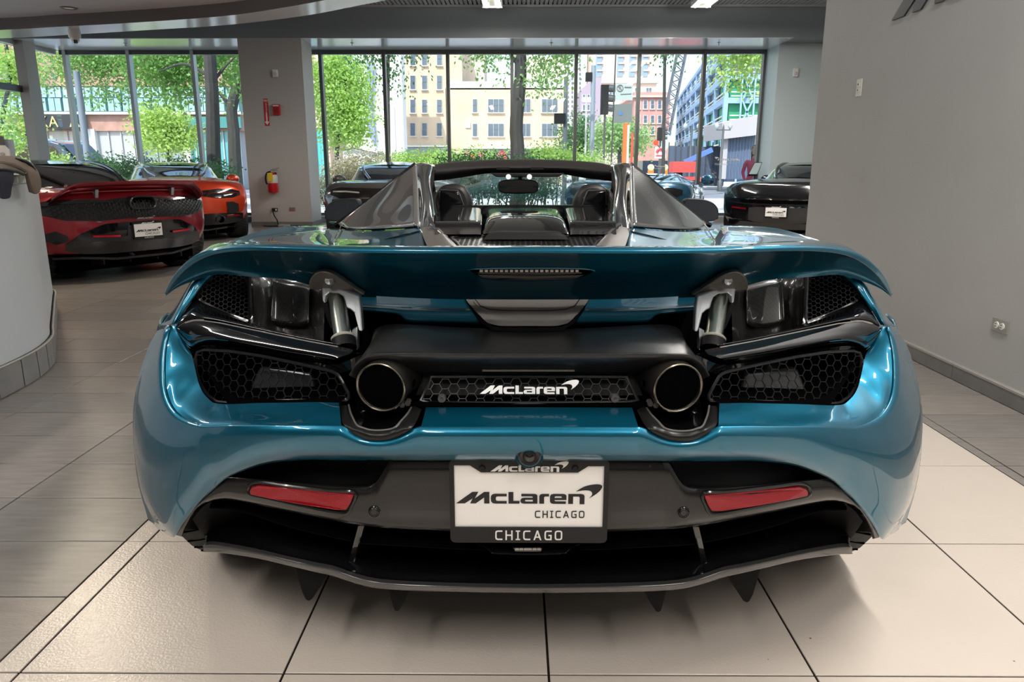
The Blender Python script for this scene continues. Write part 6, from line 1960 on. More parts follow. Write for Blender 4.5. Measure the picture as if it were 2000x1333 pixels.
MB().box(-2, 2, -1.1, 1.1, 0, .5).build('crawler', M_BLACKM, r_, None, False)

# poles, signals, signs
def pole(px, Y, y_top, r, label, name='street_pole', c=(.12, .13, .15)):
    b = L(px, 310, Y)
    t_ = L(px, y_top, Y)
    e = empty(name, (b.x, Y, GZ), 0, label, 'pole')
    MB().lathe([(r * 1.6, 0), (r * 1.6, .3), (r, .34), (r * .85, t_.z - GZ), (0, t_.z - GZ + .01)], n=12).build('post', mat('pole_%d' % px, c, .5, .3), e)
    return e, Vector((b.x, Y, GZ))
e, o_ = pole(1155, 26, 128, .09, 'thick grey signal pole with a box, outside the middle right window', c=(.26, .30, .34))
MB().box(-.26, -.05, -.1, .1, L(1145, 142, 26).z - GZ - .28, L(1145, 142, 26).z - GZ).build('signal_box', M_BLACKM, e, None, False)
MB().lathe([(.14, .4), (.14, 1.1), (0, 1.12)], n=10).build('control_cabinet', M_FRAME, e)
e, o_ = pole(1103, 24, 150, .075, 'dark lamp pole with a curved arm left of the signal pole')
P = [L(a, b, 24) - o_ for a, b in ((1103, 170), (1112, 158), (1120, 130), (1128, 105))]
MB().tube(cat(P, 12), .05, 8).build('arm', mat('pole_arm', (.5, .5, .5), .5), e)
MB().box(-.35, .0, -.15, .15, L(1100, 242, 24).z - GZ, L(1100, 222, 24).z - GZ).build('junction_box', M_BLACKM, e, None, False)
e, o_ = pole(1143, 25.5, 190, .035, 'thin pale post between the two dark poles', c=(.5, .48, .46))
MB().box(-.14, .14, -.02, .02, L(1143, 200, 25.5).z - GZ, L(1143, 190, 25.5).z - GZ).build('finial', M_PALE, e, None, False)
# traffic signal heads
for px, y0, y1, Y, s_, lb in ((1183, 166, 224, 27, 1, 'black traffic light seen from the side beside the grey sign boards'), (1291, 250, 275, 31, .8, 'small traffic light hanging near the red and white sign')):
    t_, b_ = L(px, y0, Y), L(px, y1, Y)
    e = empty('traffic_light', (t_.x, Y, b_.z), 0, lb, 'traffic light')
    h = t_.z - b_.z
    MB().box(-.16 * s_, .10 * s_, -.12, .12, 0, h).build('housing', M_BLACKM, e, None, False)
    for k in range(3):
        z = h * (k + .5) / 3
        MB().tube([(.10 * s_, 0, z + h * .06), (.34 * s_, 0, z + h * .04)], [h * .13, h * .12], 12, cap=False).build('visor', M_FRAME, e)
        MB().lathe([(0, .11 * s_), (h * .11, .10 * s_)], c=(0, 0, z), axis='X', n=12).build('lens', mat('lens_%d' % k, ((.02, .15, .06), (.25, .15, .01), (.25, .02, .02))[k], .2), e)
    MB().bar((0, 0, -(b_.z - GZ)), (0, 0, 0), .07).build('post', M_FRAME, e, None, False)
# two sign boards on one pole
b = L(1193, 320, 22)
e = empty('sign_post', (b.x, 22, GZ), 0, 'thin post with a grey parking sign above a dark grey board', 'sign')
MB().tube([(0, .03, 0), (.05, .03, L(1197, 100, 22).z - GZ)], .022, 8).build('post', M_FRAME, e)
o_ = Vector((b.x, 22, GZ))
sb = bx(MB(), 1202, 1236, 163, 196, 21.97, .02).build('sign_board', mat('sign_grey', (.42, .48, .47), .5), e, o_, False)
c_ = L(1211, 172, 21.96) - o_
MB().tube([c_ + Vector((.085 * cos(a), 0, .085 * sin(a))) for a in [2 * pi * k / 24 for k in range(24)]], .012, 5, closed=True).bar(c_ + Vector((-.06, 0, .06)), c_ + Vector((.06, 0, -.06)), .016).build('no_turn_ring', mat('sign_ring', (.22, .20, .22), .5), sb, None)
V_, F_ = text2d('P', .13)
flatmark((V_, F_), c_ + Vector((-.04, 0, -.045)), UX, UZ, 1, 'sign_letter', MATS['sign_ring'], sb, None, .004)
MB().bar(L(1220, 170, 21.96) - o_, L(1233, 170, 21.96) - o_, .02).bar(L(1212, 184, 21.96) - o_, L(1233, 183, 21.96) - o_, .012).build('sign_lines', MATS['sign_ring'], sb, None, False)
s2_ = MB().prism([L(a, b, 21.97) - o_ for a, b in ((1201, 204), (1235, 202), (1234, 239), (1198, 240))], (0, .02, 0)).build('sign_board', mat('sign_dark', (.16, .18, .18), .4), e, None, False)
c_ = L(1212, 221, 21.965) - o_
MB().lathe([(0, -.005), (.06, -.004), (.06, 0)], c=c_, axis='Y', n=20).build('blue_spot', mat('blue_spot', (.08, .18, .40), .5), s2_)
# orange post, red and white sign, barrels, boom lift
e, o_ = pole(1221, 28, 241, .13, 'orange and white striped utility post behind the sign boards', c=(.75, .16, .03))
e.name = 'utility_post'
hz = L(1221, 245, 28).z - GZ
MB().box(.03, .10, -.145, -.10, .6, hz).build('white_stripe', M_WHITE, e, None, False)
MB().box(.20, .27, -.05, .05, 0, hz * .9).build('red_stay', mat('orange_red', (.7, .06, .03), .5), e, None, False)
b = L(1290, 330, 26)
e = empty('road_sign', (b.x, 26, GZ), 0, 'white road sign with a red arch on a short post', 'sign')
o_ = Vector((b.x, 26, GZ))
add_mods(bx(MB(), 1279, 1301, 287, 310, 25.95, .03).build('board', M_WHITE, e, o_, False), None, .02)
MB().tube([L(a, b2, 25.93) - o_ for a, b2 in ((1283, 298), (1285, 293), (1290, 291), (1296, 293), (1298, 297))], .05, 6).build('red_arch', mat('sign_red', (.6, .02, .04), .5), e)
MB().bar(L(1281, 304, 25.93) - o_, L(1299, 304, 25.93) - o_, .03).build('red_line', MATS['sign_red'], e, None, False)
MB().bar((0, 0, 0), (0, 0, L(1290, 310, 26).z - GZ), .05).build('post', M_FRAME, e, None, False)
c_ = L(1281, 279, 25.95) - o_
MB().lathe([(0, -.02), (.09, -.015), (.09, .01), (0, .01)], c=c_, axis='Y', n=18).build('red_disc', mat('lamp_red', (.75, .06, .02), .4), e)
MB().bar(c_, c_ + Vector((.17, 0, -.2)), .03).build('disc_arm', M_FRAME, e, None, False)
for px, lb in ((1270, 'orange and white traffic barrel with a lamp, the one nearer the signal pole'), (1297, 'orange and white traffic barrel with a lamp, the one nearer the red lift')):
    b = L(px, 355, 24)
    e = empty('traffic_barrel', (b.x, 24, GZ), 0, lb, 'barrel', 'traffic barrels on the pavement')
    M_OR = mat('barrel_orange', (.85, .20, .02), .5)
    for k, (z0, z1, m) in enumerate(((.0, .08, M_BLACKM), (.08, .30, M_OR), (.30, .46, M_WHITE), (.46, .62, M_OR), (.62, .78, M_WHITE), (.78, .98, M_OR))):
        r0, r1 = .21 - .04 * z0, .21 - .04 * z1
        MB().lathe([(0, z0), (r0 + (.0 if k == 0 else 0), z0), (r1, z1), (0, z1)], n=18).build('band' if k else 'base', m, e)
    MB().box(-.09, .09, -.04, .04, .98, 1.12).build('lamp_body', M_OR, e, None, False)
    MB().lathe([(0, -.05), (.10, -.045), (.10, .045), (0, .05)], c=(0, 0, 1.20), axis='Y', n=16).build('lamp', mat('amber_lens', (.8, .65, .35), .3), e)
b = L(1322, 345, 36)
e = empty('boom_lift', (b.x, 36, GZ), 0, 'red boom lift standing in the street behind the barrels', 'machine')
M_RL = mat('lift_red', (.65, .06, .05), .5)
MB().box(-.9, 1.0, -.6, .6, .35, .75).build('chassis', M_RL, e, None, False)
MB().box(-.3, .75, -.5, .5, .95, 1.45).build('turret', M_RL, e, None, False)
MB().box(-.1, .2, -.3, .3, .75, .95).build('slew_ring', M_BLACKM, e, None, False)
MB().bar((.3, 0, 1.4), (1.6, 0, 2.0), .22).build('boom', mat('lift_blue', (.08, .16, .40), .5), e, None, False)
for x in (-.65, .75):
    for y in (-.6, .6):
        MB().lathe([(0, -.14), (.33, -.14), (.36, -.08), (.36, .08), (.33, .14), (0, .14)], c=(x, y, .26), axis='Y', n=18).build('wheel', M_RUBBER, e)
# dark site fence in front of the steel building
b = L(1370, 330, 44)
e = empty('site_fence', (b.x, 44, GZ), 0, 'dark blue mesh site fence along the far pavement', 'fence')
o_ = Vector((b.x, 44, GZ))
for k in range(9):
    bx(MB(), 1306 + k * 12.2, 1317.5 + k * 12.2, 285 + (k % 3), 364, 44 + (k % 2) * .1, .06).build('fence_panel', mat('fence_blue', (.06, .085, .14), .8), e, o_, False)
    bx(MB(), 1304.6 + k * 12.2, 1306 + k * 12.2, 278, 364, 43.95, .12).build('fence_post', M_FRAME, e, o_, False)
# street lamps with globes
for px, lb in ((1347, 'old street lamp with twin globes left of the mullion by the steel building'), (1408, 'old street lamp with twin globes in front of the mauve-grey pavilion')):
    b = L(px, 330, 38)
    e = empty('street_lamp', (b.x, 38, GZ), 0, lb, 'street lamp')
    z = L(px, 250, 38).z - GZ
    MB().lathe([(.14, 0), (.12, .5), (.055, .6), (.05, z), (0, z + .2)], n=12).build('post', M_FRAME, e)
    MB().bar((-.35, 0, z - .1), (.35, 0, z - .1), .05).build('cross_arm', M_FRAME, e, None, False)
    for s in (-.33, .33):
        MB().lathe([(0, -.05), (.05, 0), (.11, .10), (.11, .17), (.04, .26), (0, .32)], c=(s, 0, z - .05), n=14).build('globe', mat('globe_white', (.42, .48, .52), .3), e)
# ================================================================== SMALLER THINGS INSIDE
# reception counter with tile base
M_CNT = mat('counter_white_gloss', (.56, .59, .62), .42, 0, .0, bump=.04, bscale=3)
cb_ = [(-2.45, 1.2), (-2.50, 2.4), (-2.56, 3.3), (-2.62, 3.85), (-2.74, 4.2), (-2.92, 4.5), (-3.25, 5.05), (-3.58, 5.6), (-3.70, 5.80), (-3.80, 5.92), (-3.95, 5.95), (-4.15, 5.8), (-4.5, 5.4), (-5.2, 4.9)]
cp_ = cat([(x, y, 0) for x, y in cb_], 70)
ct = empty('reception_counter', (-3.2, 4.2, 0), 0, 'curved white gloss reception counter with a grey tile base, along the left edge', 'counter')
co_ = Vector((-3.2, 4.2, 0))
lift_ = lambda P, z, k=0: [Vector((p.x - k, p.y - k * .3, z)) - co_ for p in P]
MB().grid([lift_(cp_, .16, .012), lift_(cp_, 1.045, .012)]).build('front', M_CNT, ct)
tp = lift_(cp_, 1.045, .0)
tq = lift_(cp_, 1.09, .0)
inn = [Vector((-5.2, min(p.y + co_.y, 4.9), 1.09)) - co_ for p in tq]
MB().grid([tp, tq]).grid([tq, inn]).build('worktop', mat('counter_top', (.60, .62, .64), .25, coat=.4), ct, sharp=50)
MB().grid([lift_(cp_, .0, .006), lift_(cp_, .16, .006)]).build('kick', M_GROUTL, ct)
seg = 0
dist = [0.0]
for i in range(1, 70):
    dist.append(dist[-1] + (cp_[i] - cp_[i - 1]).length)
def along(s):
    for i in range(1, 70):
        if dist[i] >= s:
            t = (s - dist[i - 1]) / (dist[i] - dist[i - 1])
            return cp_[i - 1].lerp(cp_[i], t)
    return cp_[-1]
s_ = 0.05
wd = (.6, .6, .58, .46, .22, .18, .17, .20, .30, .42, .5, .5, .45, .25, .2, .2, .3)
for k in range(17):
    if s_ + wd[k] > dist[-1]:
        break
    P = [along(s_ + .004 + (wd[k] - .008) * j / 4) for j in range(5)]
    MB().grid([[Vector((p.x + .004, p.y - .002, z)) - co_ for p in P] for z in (.006, .150)]).build('base_tile', M_BASE, ct)
    s_ += wd[k]
MB().tube(lift_(cp_, .157, -.004), .006, 6).build('base_trim', M_GROUTL, ct)
# brown jumper and blue ribbed sleeve lying over the counter edge
M_BRN = mat('brown_wool', (.17, .13, .10), .95, bump=.4, bscale=120)
M_BLU = mat('navy_rib', (.02, .024, .04), .95)
_n = M_BLU.node_tree
_w = _n.nodes.new('ShaderNodeTexWave'); _w.inputs['Scale'].default_value = 38; _w.bands_direction = 'Y'
_t = _n.nodes.new('ShaderNodeTexCoord'); _n.links.new(_t.outputs['Object'], _w.inputs['Vector'])
_bp = _n.nodes.new('ShaderNodeBump'); _bp.inputs['Strength'].default_value = .8; _bp.inputs['Distance'].default_value = .004
_n.links.new(_w.outputs[1], _bp.inputs['Height']); _n.links.new(_bp.outputs[0], _n.nodes['Principled BSDF'].inputs['Normal'])
def cloth(rows, name, m, parent, off, nu=20, nv=20, th=.02):
    o = MB().grid([[v - off for v in r] for r in grid2(rows, nu, nv)]).build(name, m, parent)
    add_mods(o, th, None, 1, 0)
    return o
jo = L(30, 340, 3.9)
jo = Vector((jo.x, jo.y, 1.09))
jr = empty('jumper', tuple(jo), 0, 'brown wool jumper draped over the counter edge', 'clothing')
J1 = [[L(-70, 312, 3.95), L(-20, 309, 4.05), L(20, 308, 4.2), L(50, 315, 4.35), L(64, 324, 4.45)],
      [L(-70, 318, 3.7), L(-15, 311, 3.8), L(22, 312, 3.98), L(52, 319, 4.18), L(68, 333, 4.3)],
      [L(-70, 330, 3.45), L(-10, 324, 3.58), L(25, 325, 3.78), L(52, 331, 3.98), L(70, 345, 4.14)],
      [L(-70, 340, 3.36), L(-10, 337, 3.48), L(22, 337, 3.68), L(48, 341, 3.90), L(66, 350, 4.04)]]
cloth(J1, 'body', M_BRN, jr, jo)
J2 = [[L(46, 322, 4.05), L(58, 326, 4.1), L(69, 334, 4.2)], [L(50, 336, 3.93), L(61, 336, 3.98), L(73, 342, 4.12)], [L(54, 352, 3.90), L(65, 350, 3.95), L(76, 354, 4.1)],
      [L(58, 367, 3.91), L(67, 367, 3.96), L(76, 364, 4.1)], [L(61, 377, 3.93), L(67, 379, 3.98), L(73, 375, 4.08)]]
cloth(J2, 'sleeve', M_BRN, jr, jo, th=.025)
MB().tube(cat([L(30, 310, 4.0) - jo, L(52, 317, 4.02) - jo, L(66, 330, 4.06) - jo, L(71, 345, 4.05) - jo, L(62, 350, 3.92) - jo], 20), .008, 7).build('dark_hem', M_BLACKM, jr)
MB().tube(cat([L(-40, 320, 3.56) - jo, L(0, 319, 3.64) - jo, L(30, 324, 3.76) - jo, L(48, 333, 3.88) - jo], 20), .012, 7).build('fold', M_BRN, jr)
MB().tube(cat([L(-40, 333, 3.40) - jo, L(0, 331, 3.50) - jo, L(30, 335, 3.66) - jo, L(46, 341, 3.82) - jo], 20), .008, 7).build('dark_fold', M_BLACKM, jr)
so = Vector((L(8, 345, 3.5).x, 3.5, 1.09))
sr = empty('knitted_sleeve', tuple(so), 0, 'navy ribbed knit sleeve hanging down the counter front', 'clothing')
cloth([[L(-40, 333, 3.44), L(-8, 334, 3.54), L(12, 335, 3.62), L(25, 337, 3.70)], [L(-40, 345, 3.30), L(-8, 345, 3.44), L(10, 346, 3.52), L(25, 348, 3.60)], [L(-36, 362, 3.30), L(-5, 364, 3.44), L(8, 366, 3.51), L(20, 366, 3.57)],
       [L(-30, 380, 3.31), L(-2, 380, 3.45), L(8, 382, 3.51), L(18, 380, 3.56)], [L(-20, 388, 3.36), L(2, 387, 3.47), L(9, 389, 3.51), L(15, 386, 3.55)]], 'sleeve', M_BLU, sr, so, th=.02)
co2 = Vector((L(8, 309, 4.6).x, 4.6, 1.09))
cr = empty('desk_card', tuple(co2), 0, 'white printed desk card behind the brown jumper', 'card')
zc = L(0, 309, 4.6).z
by = 325 + .045 / 4.6 * CF + 1.5
MB().prism([L(a, b, 4.6) - co2 for a, b in ((-30, 284), (8, 284), (17, 293), (19, 310), (17, by), (-30, by))], (0, .01, 0)).build('card', mat('card_pink_white', (.66, .60, .56), .6), cr, smooth=False)
MB().tube(cat([L(a, b, 4.595) - co2 for a, b in ((0, 300), (5, 299), (10, 301), (6, 303), (1, 302))], 16), .002, 4).build('print_line', mat('card_print', (.30, .26, .25), .6), cr)
c3 = Vector((L(18, 300, 4.9).x, 4.9, 1.09))
cr = empty('leaflet_holder', tuple(c3), 0, 'grey-blue leaflet board behind the white desk card', 'holder')
MB().prism([L(a, b, 4.9) - c3 for a, b in ((4, 272), (24, 273), (28, 300), (27, by - 1), (10, by - 1))], (0, .012, 0)).build('board', mat('board_grey_blue', (.36, .38, .44), .5), cr, smooth=False)
MB().prism([L(a, b, 4.85) - c3 for a, b in ((-14, 266), (3, 266), (6, 284), (4, by - 1), (-14, by - 1))], (0, .02, 0)).build('dark_leaf', mat('board_dark', (.10, .09, .085), .6), cr, smooth=False)

# things on the column (face at Y = 14.42)
YC = 14.42
p_ = L(538, 378, YC)
e = empty('fire_extinguisher', (p_.x, YC, L(540, 376, YC).z), 0, 'red fire extinguisher with a yellow tag hanging on the grey column', 'extinguisher')
o_ = Vector((p_.x, YC, L(540, 376, YC).z))
M_XR = mat('extinguisher_red', (.50, .012, .02), .25, 0, .5)
H_ = L(538, 337, YC).z - o_.z
MB().lathe([(0, 0), (.085, 0), (.095, .015), (.095, H_ * .78), (.075, H_ * .90), (.035, H_ * .97), (.03, H_), (0, H_)], c=(0, -.11, 0), n=24).build('cylinder', M_XR, e)
MB().lathe([(.0965, H_ * .48), (.0965, H_ * .80), (.08, H_ * .885)], c=(0, -.11, 0), n=24).build('label', mat('extinguisher_label', (.55, .55, .52), .4), e)
MB().box(-.06, .035, -.215, -.205, H_ * .56, H_ * .98).build('yellow_tag', mat('tag_yellow', (.80, .55, .02), .5), e, smooth=False)
MB().lathe([(.03, H_), (.03, H_ + .04), (.02, H_ + .05), (0, H_ + .05)], c=(0, -.11, 0), n=12).build('valve', M_STEEL, e)
MB().bar((-.01, -.11, H_ + .045), (.13, -.11, H_ + .085), .03, .012).bar((-.01, -.11, H_ + .03), (.10, -.11, H_ + .045), .03, .012).build('handle', M_STEEL, e, smooth=False)
MB().tube(cat([(-.02, -.12, H_ + .02), (-.09, -.14, H_ - .01), (-.118, -.15, H_ * .75), (-.115, -.14, H_ * .5), (-.10, -.13, H_ * .42)], 20), .014, 8).build('hose', M_BLACKM, e)
MB().box(-.05, .05, -.02, 0, H_ * .6, H_ * 1.0).build('bracket', M_BLACKM, e, smooth=False)
# arrow sign and alarm call point
a, b = L(514, 193, YC), L(527, 246, YC)
e = empty('arrow_sign', ((a.x + b.x) / 2, YC, b.z), 0, 'tall narrow red sign with a white arrow pointing down, on the column', 'sign')
w_, h_ = (b.x - a.x) / 2, a.z - b.z
MB().box(-w_, w_, -.006, -.0005, 0, h_).build('plate', mat('sign_red_plate', (.52, .02, .025), .4), e, smooth=False)
V_, F_ = shape2d([[(-.012, .36 * h_ + .06), (-.012, .16 * h_), (-.045, .16 * h_), (0, .03 * h_), (.045, .16 * h_), (.012, .16 * h_), (.012, .36 * h_ + .06)], [(-.052, .96 * h_), (.052, .96 * h_), (.052, .945 * h_), (-.052, .945 * h_)]])
flatmark((V_, F_), Vector((0, -.006, 0)), UX, UZ, 1, 'arrow', M_PW, e, None, .001)
for t_, z_, s_ in (('FIRE', .88, .042), ):
    V_, F_ = text2d(t_, s_, align='CENTER')
    flatmark((V_, F_), Vector((0, -.006, z_ * h_)), UX, UZ, 1, 'lettering', M_PW, e, None, .001)
V_, F_ = text2d('EXTINGUISHER', .034)
V_ = [Vector((-v.y, v.x, 0)) for v in V_]
x_ = max(v.y for v in V_)
V_ = [Vector((v.x + .014, -(v.y - x_) * .0 + v.y * (.45 * h_ / x_) + .40 * h_, 0)) for v in V_]
flatmark((V_, F_), Vector((0, -.006, 0)), UX, UZ, 1, 'lettering', M_PW, e, None, .001)
a, b = L(533, 204, YC), L(549, 225, YC)
e = empty('fire_call_point', ((a.x + b.x) / 2, YC, b.z), 0, 'square red fire alarm box beside the arrow sign', 'alarm')
w_, h_ = (b.x - a.x) / 2, a.z - b.z
add_mods(MB().box(-w_, w_, -.06, 0, 0, h_).build('housing', mat('alarm_red', (.42, .015, .02), .35), e, smooth=False), None, .012)
MB().box(-w_ * .75, w_ * .75, -.066, -.058, h_ * .80, h_ * .92).build('white_band', M_PW, e, smooth=False)
MB().box(-w_ * .6, w_ * .6, -.072, -.058, h_ * .22, h_ * .62).build('pull_bar', mat('alarm_dark_red', (.28, .008, .012), .35), e, smooth=False)
a, b = L(533, 136, YC), L(544, 151, YC)
e = empty('motion_sensor', ((a.x + b.x) / 2, YC, b.z), 0, 'small white sensor box high on the grey column', 'sensor')
w_, h_ = (b.x - a.x) / 2, a.z - b.z
add_mods(MB().box(-w_, w_, -.05, 0, 0, h_).build('housing', M_WHITE, e, smooth=False), None, .012)
MB().lathe([(0, -.07), (w_ * .55, -.062), (w_ * .7, -.045)], c=(0, 0, h_ * .4), axis='Y', n=16).build('lens', mat('sensor_lens', (.6, .6, .6), .2), e)
# outlets of the column
def outlet(px, py, lb, m, plug=False):
    p = L(px, py, YC)
    e = empty('wall_outlet', tuple(p), 0, lb, 'outlet')
    MB().box(-.057, .057, -.008, 0, -.035, .035).build('cover', m, e, smooth=False)
    for s in (-.024, .024):
        MB().lathe([(0, -.012), (.017, -.011), (.018, -.007)], c=(s, 0, 0), axis='Y', n=14).build('socket', M_WHITE if plug else m, e)
    return e, p
e1, p1_ = outlet(537, 410, 'brown wall outlet with a black plug and cord, low on the column', mat('outlet_brown', (.10, .06, .045), .4), True)
outlet(571, 409, 'brown wall outlet without a plug, low on the column', mat('outlet_tan', (.24, .14, .10), .4))
ce = empty('power_cord', (p1_.x, 14.3, 0), 0, 'black power cord trailing from the column outlet to the floor', 'cord')
o_ = Vector((p1_.x, 14.3, 0))
P = [p1_ + Vector((-.03, -.012, 0)), p1_ + Vector((-.03, -.05, -.02)), L(536, 422, 14.34), L(541, 430, 14.33), Vector((L(546, 438, 14.3).x, 14.25, .03)), Vector((-4.4, 14.18, .012)), Vector((-4.15, 14.22, .012)), Vector((-4.05, 14.30, .012)), Vector((-4.3, 14.35, .012)), Vector((-4.55, 14.30, .012)), Vector((-4.8, 14.27, .012)), Vector((-4.9, 14.33, .012))]
MB().tube([v - o_ for v in cat(P, 90)], .010, 6).build('cable', M_BLACKM, ce)
MB().box(-.05, .005, -.14, -.10, p1_.z - .022, p1_.z + .022).build('plug', M_BLACKM, ce, smooth=False).location = (0, .25 - .02, 0)
for x, y, w in ((-4.52, 14.22, .05), (-4.40, 14.17, .065)):
    add_mods(MB().box(x - w, x + w, y - .04, y + .04, .0, .05).build('adapter', mat('adapter_grey', (.35, .33, .32), .5), ce, o_, False), None, .01)
# small white control on the right-hand window pier, call switch
p_ = L(1553, 142, 15.1)
e = empty('motion_sensor', (p_.x, 15.1, p_.z), 0, 'small white sensor box high on the bluish end wall', 'sensor')
add_mods(MB().box(-.05, .05, -.05, 0, -.08, .08).build('housing', M_WHITE, e, smooth=False), None, .012)
MB().lathe([(0, -.07), (.03, -.06), (.035, -.045)], c=(0, 0, -.02), axis='Y', n=14).build('lens', MATS['sensor_lens'], e)

# right wall: outlets and the wordmark
def walloutlet(y0, y1, z0, z1, lb, cover, vert):
    e = empty('wall_outlet', (2.395, (y0 + y1) / 2, (z0 + z1) / 2), 0, lb, 'outlet')
    w, h = abs(y1 - y0) / 2, abs(z1 - z0) / 2
    add_mods(MB().box(-.007, 0, -w, w, -h, h).build('cover', cover, e, smooth=False), None, .002)
    for s in (-1, 1):
        c = (0, 0, s * h * .34) if vert else (0, s * w * .36, 0)
        MB().lathe([(0, -.0115), (.0165, -.0115), (.0172, -.006)], c=c, axis='X', n=20).build('socket', M_WHITE, e)
        for k in (-1, 1):
            cc = Vector(c) + (Vector((-.0117, k * .0062, .003)) if vert else Vector((-.0117, .003, k * .0062)))
            d = (.0015, .0015, .005) if vert else (.0015, .005, .0015)
            MB().box(cc.x - d[0], cc.x + .001, cc.y - d[1], cc.y + d[1], cc.z - d[2], cc.z + d[2]).build('slot', M_BLACKM, e, smooth=False)
    MB().lathe([(0, -.009), (.003, -.009), (.003, -.006)], axis='X', n=10).build('screw', M_STEEL, e)
walloutlet(5.39, 5.468, 1.612, 1.728, 'pale upright wall outlet high on the grey wall', mat('cover_cream', (.82, .80, .74), .4), True)
walloutlet(3.512, 3.632, .333, .402, 'steel double wall outlet low on the grey wall above the skirting', mat('cover_steel', (.40, .40, .38), .4, .5), False)
# wordmark letters, each a raised dark piece (only the feet of the first letter reach into the picture)
sc_ = (5.042 - 4.548) / ((782 - 563) / 1138.0)
root = empty('wall_wordmark', (2.395, 5.042, 2.038), 0, 'dark raised wordmark letters high on the grey wall', 'sign')
WM = wordmark()
groups = [[0], [1], [2], [3, 4], [5], [6, 7], [8], [9]]
for g in groups:
    VF = shape2d([WM[k] for k in g])
    flatmark(VF, Vector((-.001, 0, 0)), Vector((0, -1, 0)), UZ, sc_, 'letter', mat('wall_letter', (.045, .048, .052), .5), root, None, .012)

# tablet stand by the right end of the windows
p_ = L(1474, 333, 15.2)
e = empty('info_stand', (p_.x, 15.2, 0), 0, 'slim stand with a tilted dark-framed info panel by the right window', 'stand')
MB().lathe([(0, 0), (.16, 0), (.16, .012), (.02, .02), (.016, .9), (0, .9)], n=20).build('post', M_FRAME, e)
ps_ = [L(1461, 342, 15.1), L(1479, 342, 15.1), L(1489, 317, 15.3), L(1474, 317, 15.3)]
o_ = Vector((p_.x, 15.2, 0))
n_ = (ps_[1] - ps_[0]).cross(ps_[3] - ps_[0]).normalized()
if n_.y > 0:
    n_ = -n_
MB().prism([v - o_ for v in ps_], n_ * -.03).build('panel_frame', M_BLACKM, e, smooth=False)
c_ = sum(ps_, Vector()) / 4
MB().prism([c_ + (v - c_) * .88 - o_ + n_ * .003 for v in ps_], n_ * -.004).build('panel_face', mat('panel_pale', (.45, .55, .55), .3), e, smooth=False)
MB().bar(c_ - o_ - n_ * .03, Vector((0, 0, .88)), .03).build('neck', M_FRAME, e, smooth=False)
# white window lettering on the panes
for pa, pb, py, ty in ((1396, 1446, 314, 15.87), (1278, 1303, 326, 15.87), (1163, 1206, 320, 15.87)):
    A_1, B_1 = L(pa, py, ty), L(pb, py, ty)
    e = empty('window_lettering', tuple(A_1), 0, {1396: 'white mirrored wordmark on the pane by the info stand', 1278: 'white mirrored wordmark on the pane above the barrels', 1163: 'white mirrored wordmark on the pane beside the orange post'}[pa], 'lettering')
    w = (B_1 - A_1).x
    V_ = [Vector((1 - v.x, v.y, 0)) for v in WV]
    flatmark((V_, [f[::-1] for f in WF]), Vector((0, 0, 0)), UX, UZ, w, 'wordmark', M_PW, e, None, .001)
    V2, F2 = text2d('CHICAGO', w * .11)
    V2 = [Vector((-v.x + w * .52, v.y - w * .17, 0)) for v in V2]
    flatmark((V2, [f[::-1] for f in F2]), Vector((0, 0, 0)), UX, UZ, 1, 'city', M_PW, e, None, .001)
# frosted letters on the left side window
e = empty('window_lettering', (-9.40, 13.75, 2.62), 0, 'dark letters on the left side window above its transom', 'lettering')
for t_, z_, s_, y_ in (('O', .10, .75, .0), ('H', -.35 + .42, .24, -.3)):
    V_, F_ = text2d(t_, s_)
    V_ = [Vector((-v.x, v.y, 0)) for v in V_]
    flatmark((V_, [f[::-1] for f in F_]), Vector((0.004, y_, z_)), Vector((0, 1, 0)), UZ, 1, 'letter', mat('frost_dark', (.12, .13, .12), .5), e, None, .002)

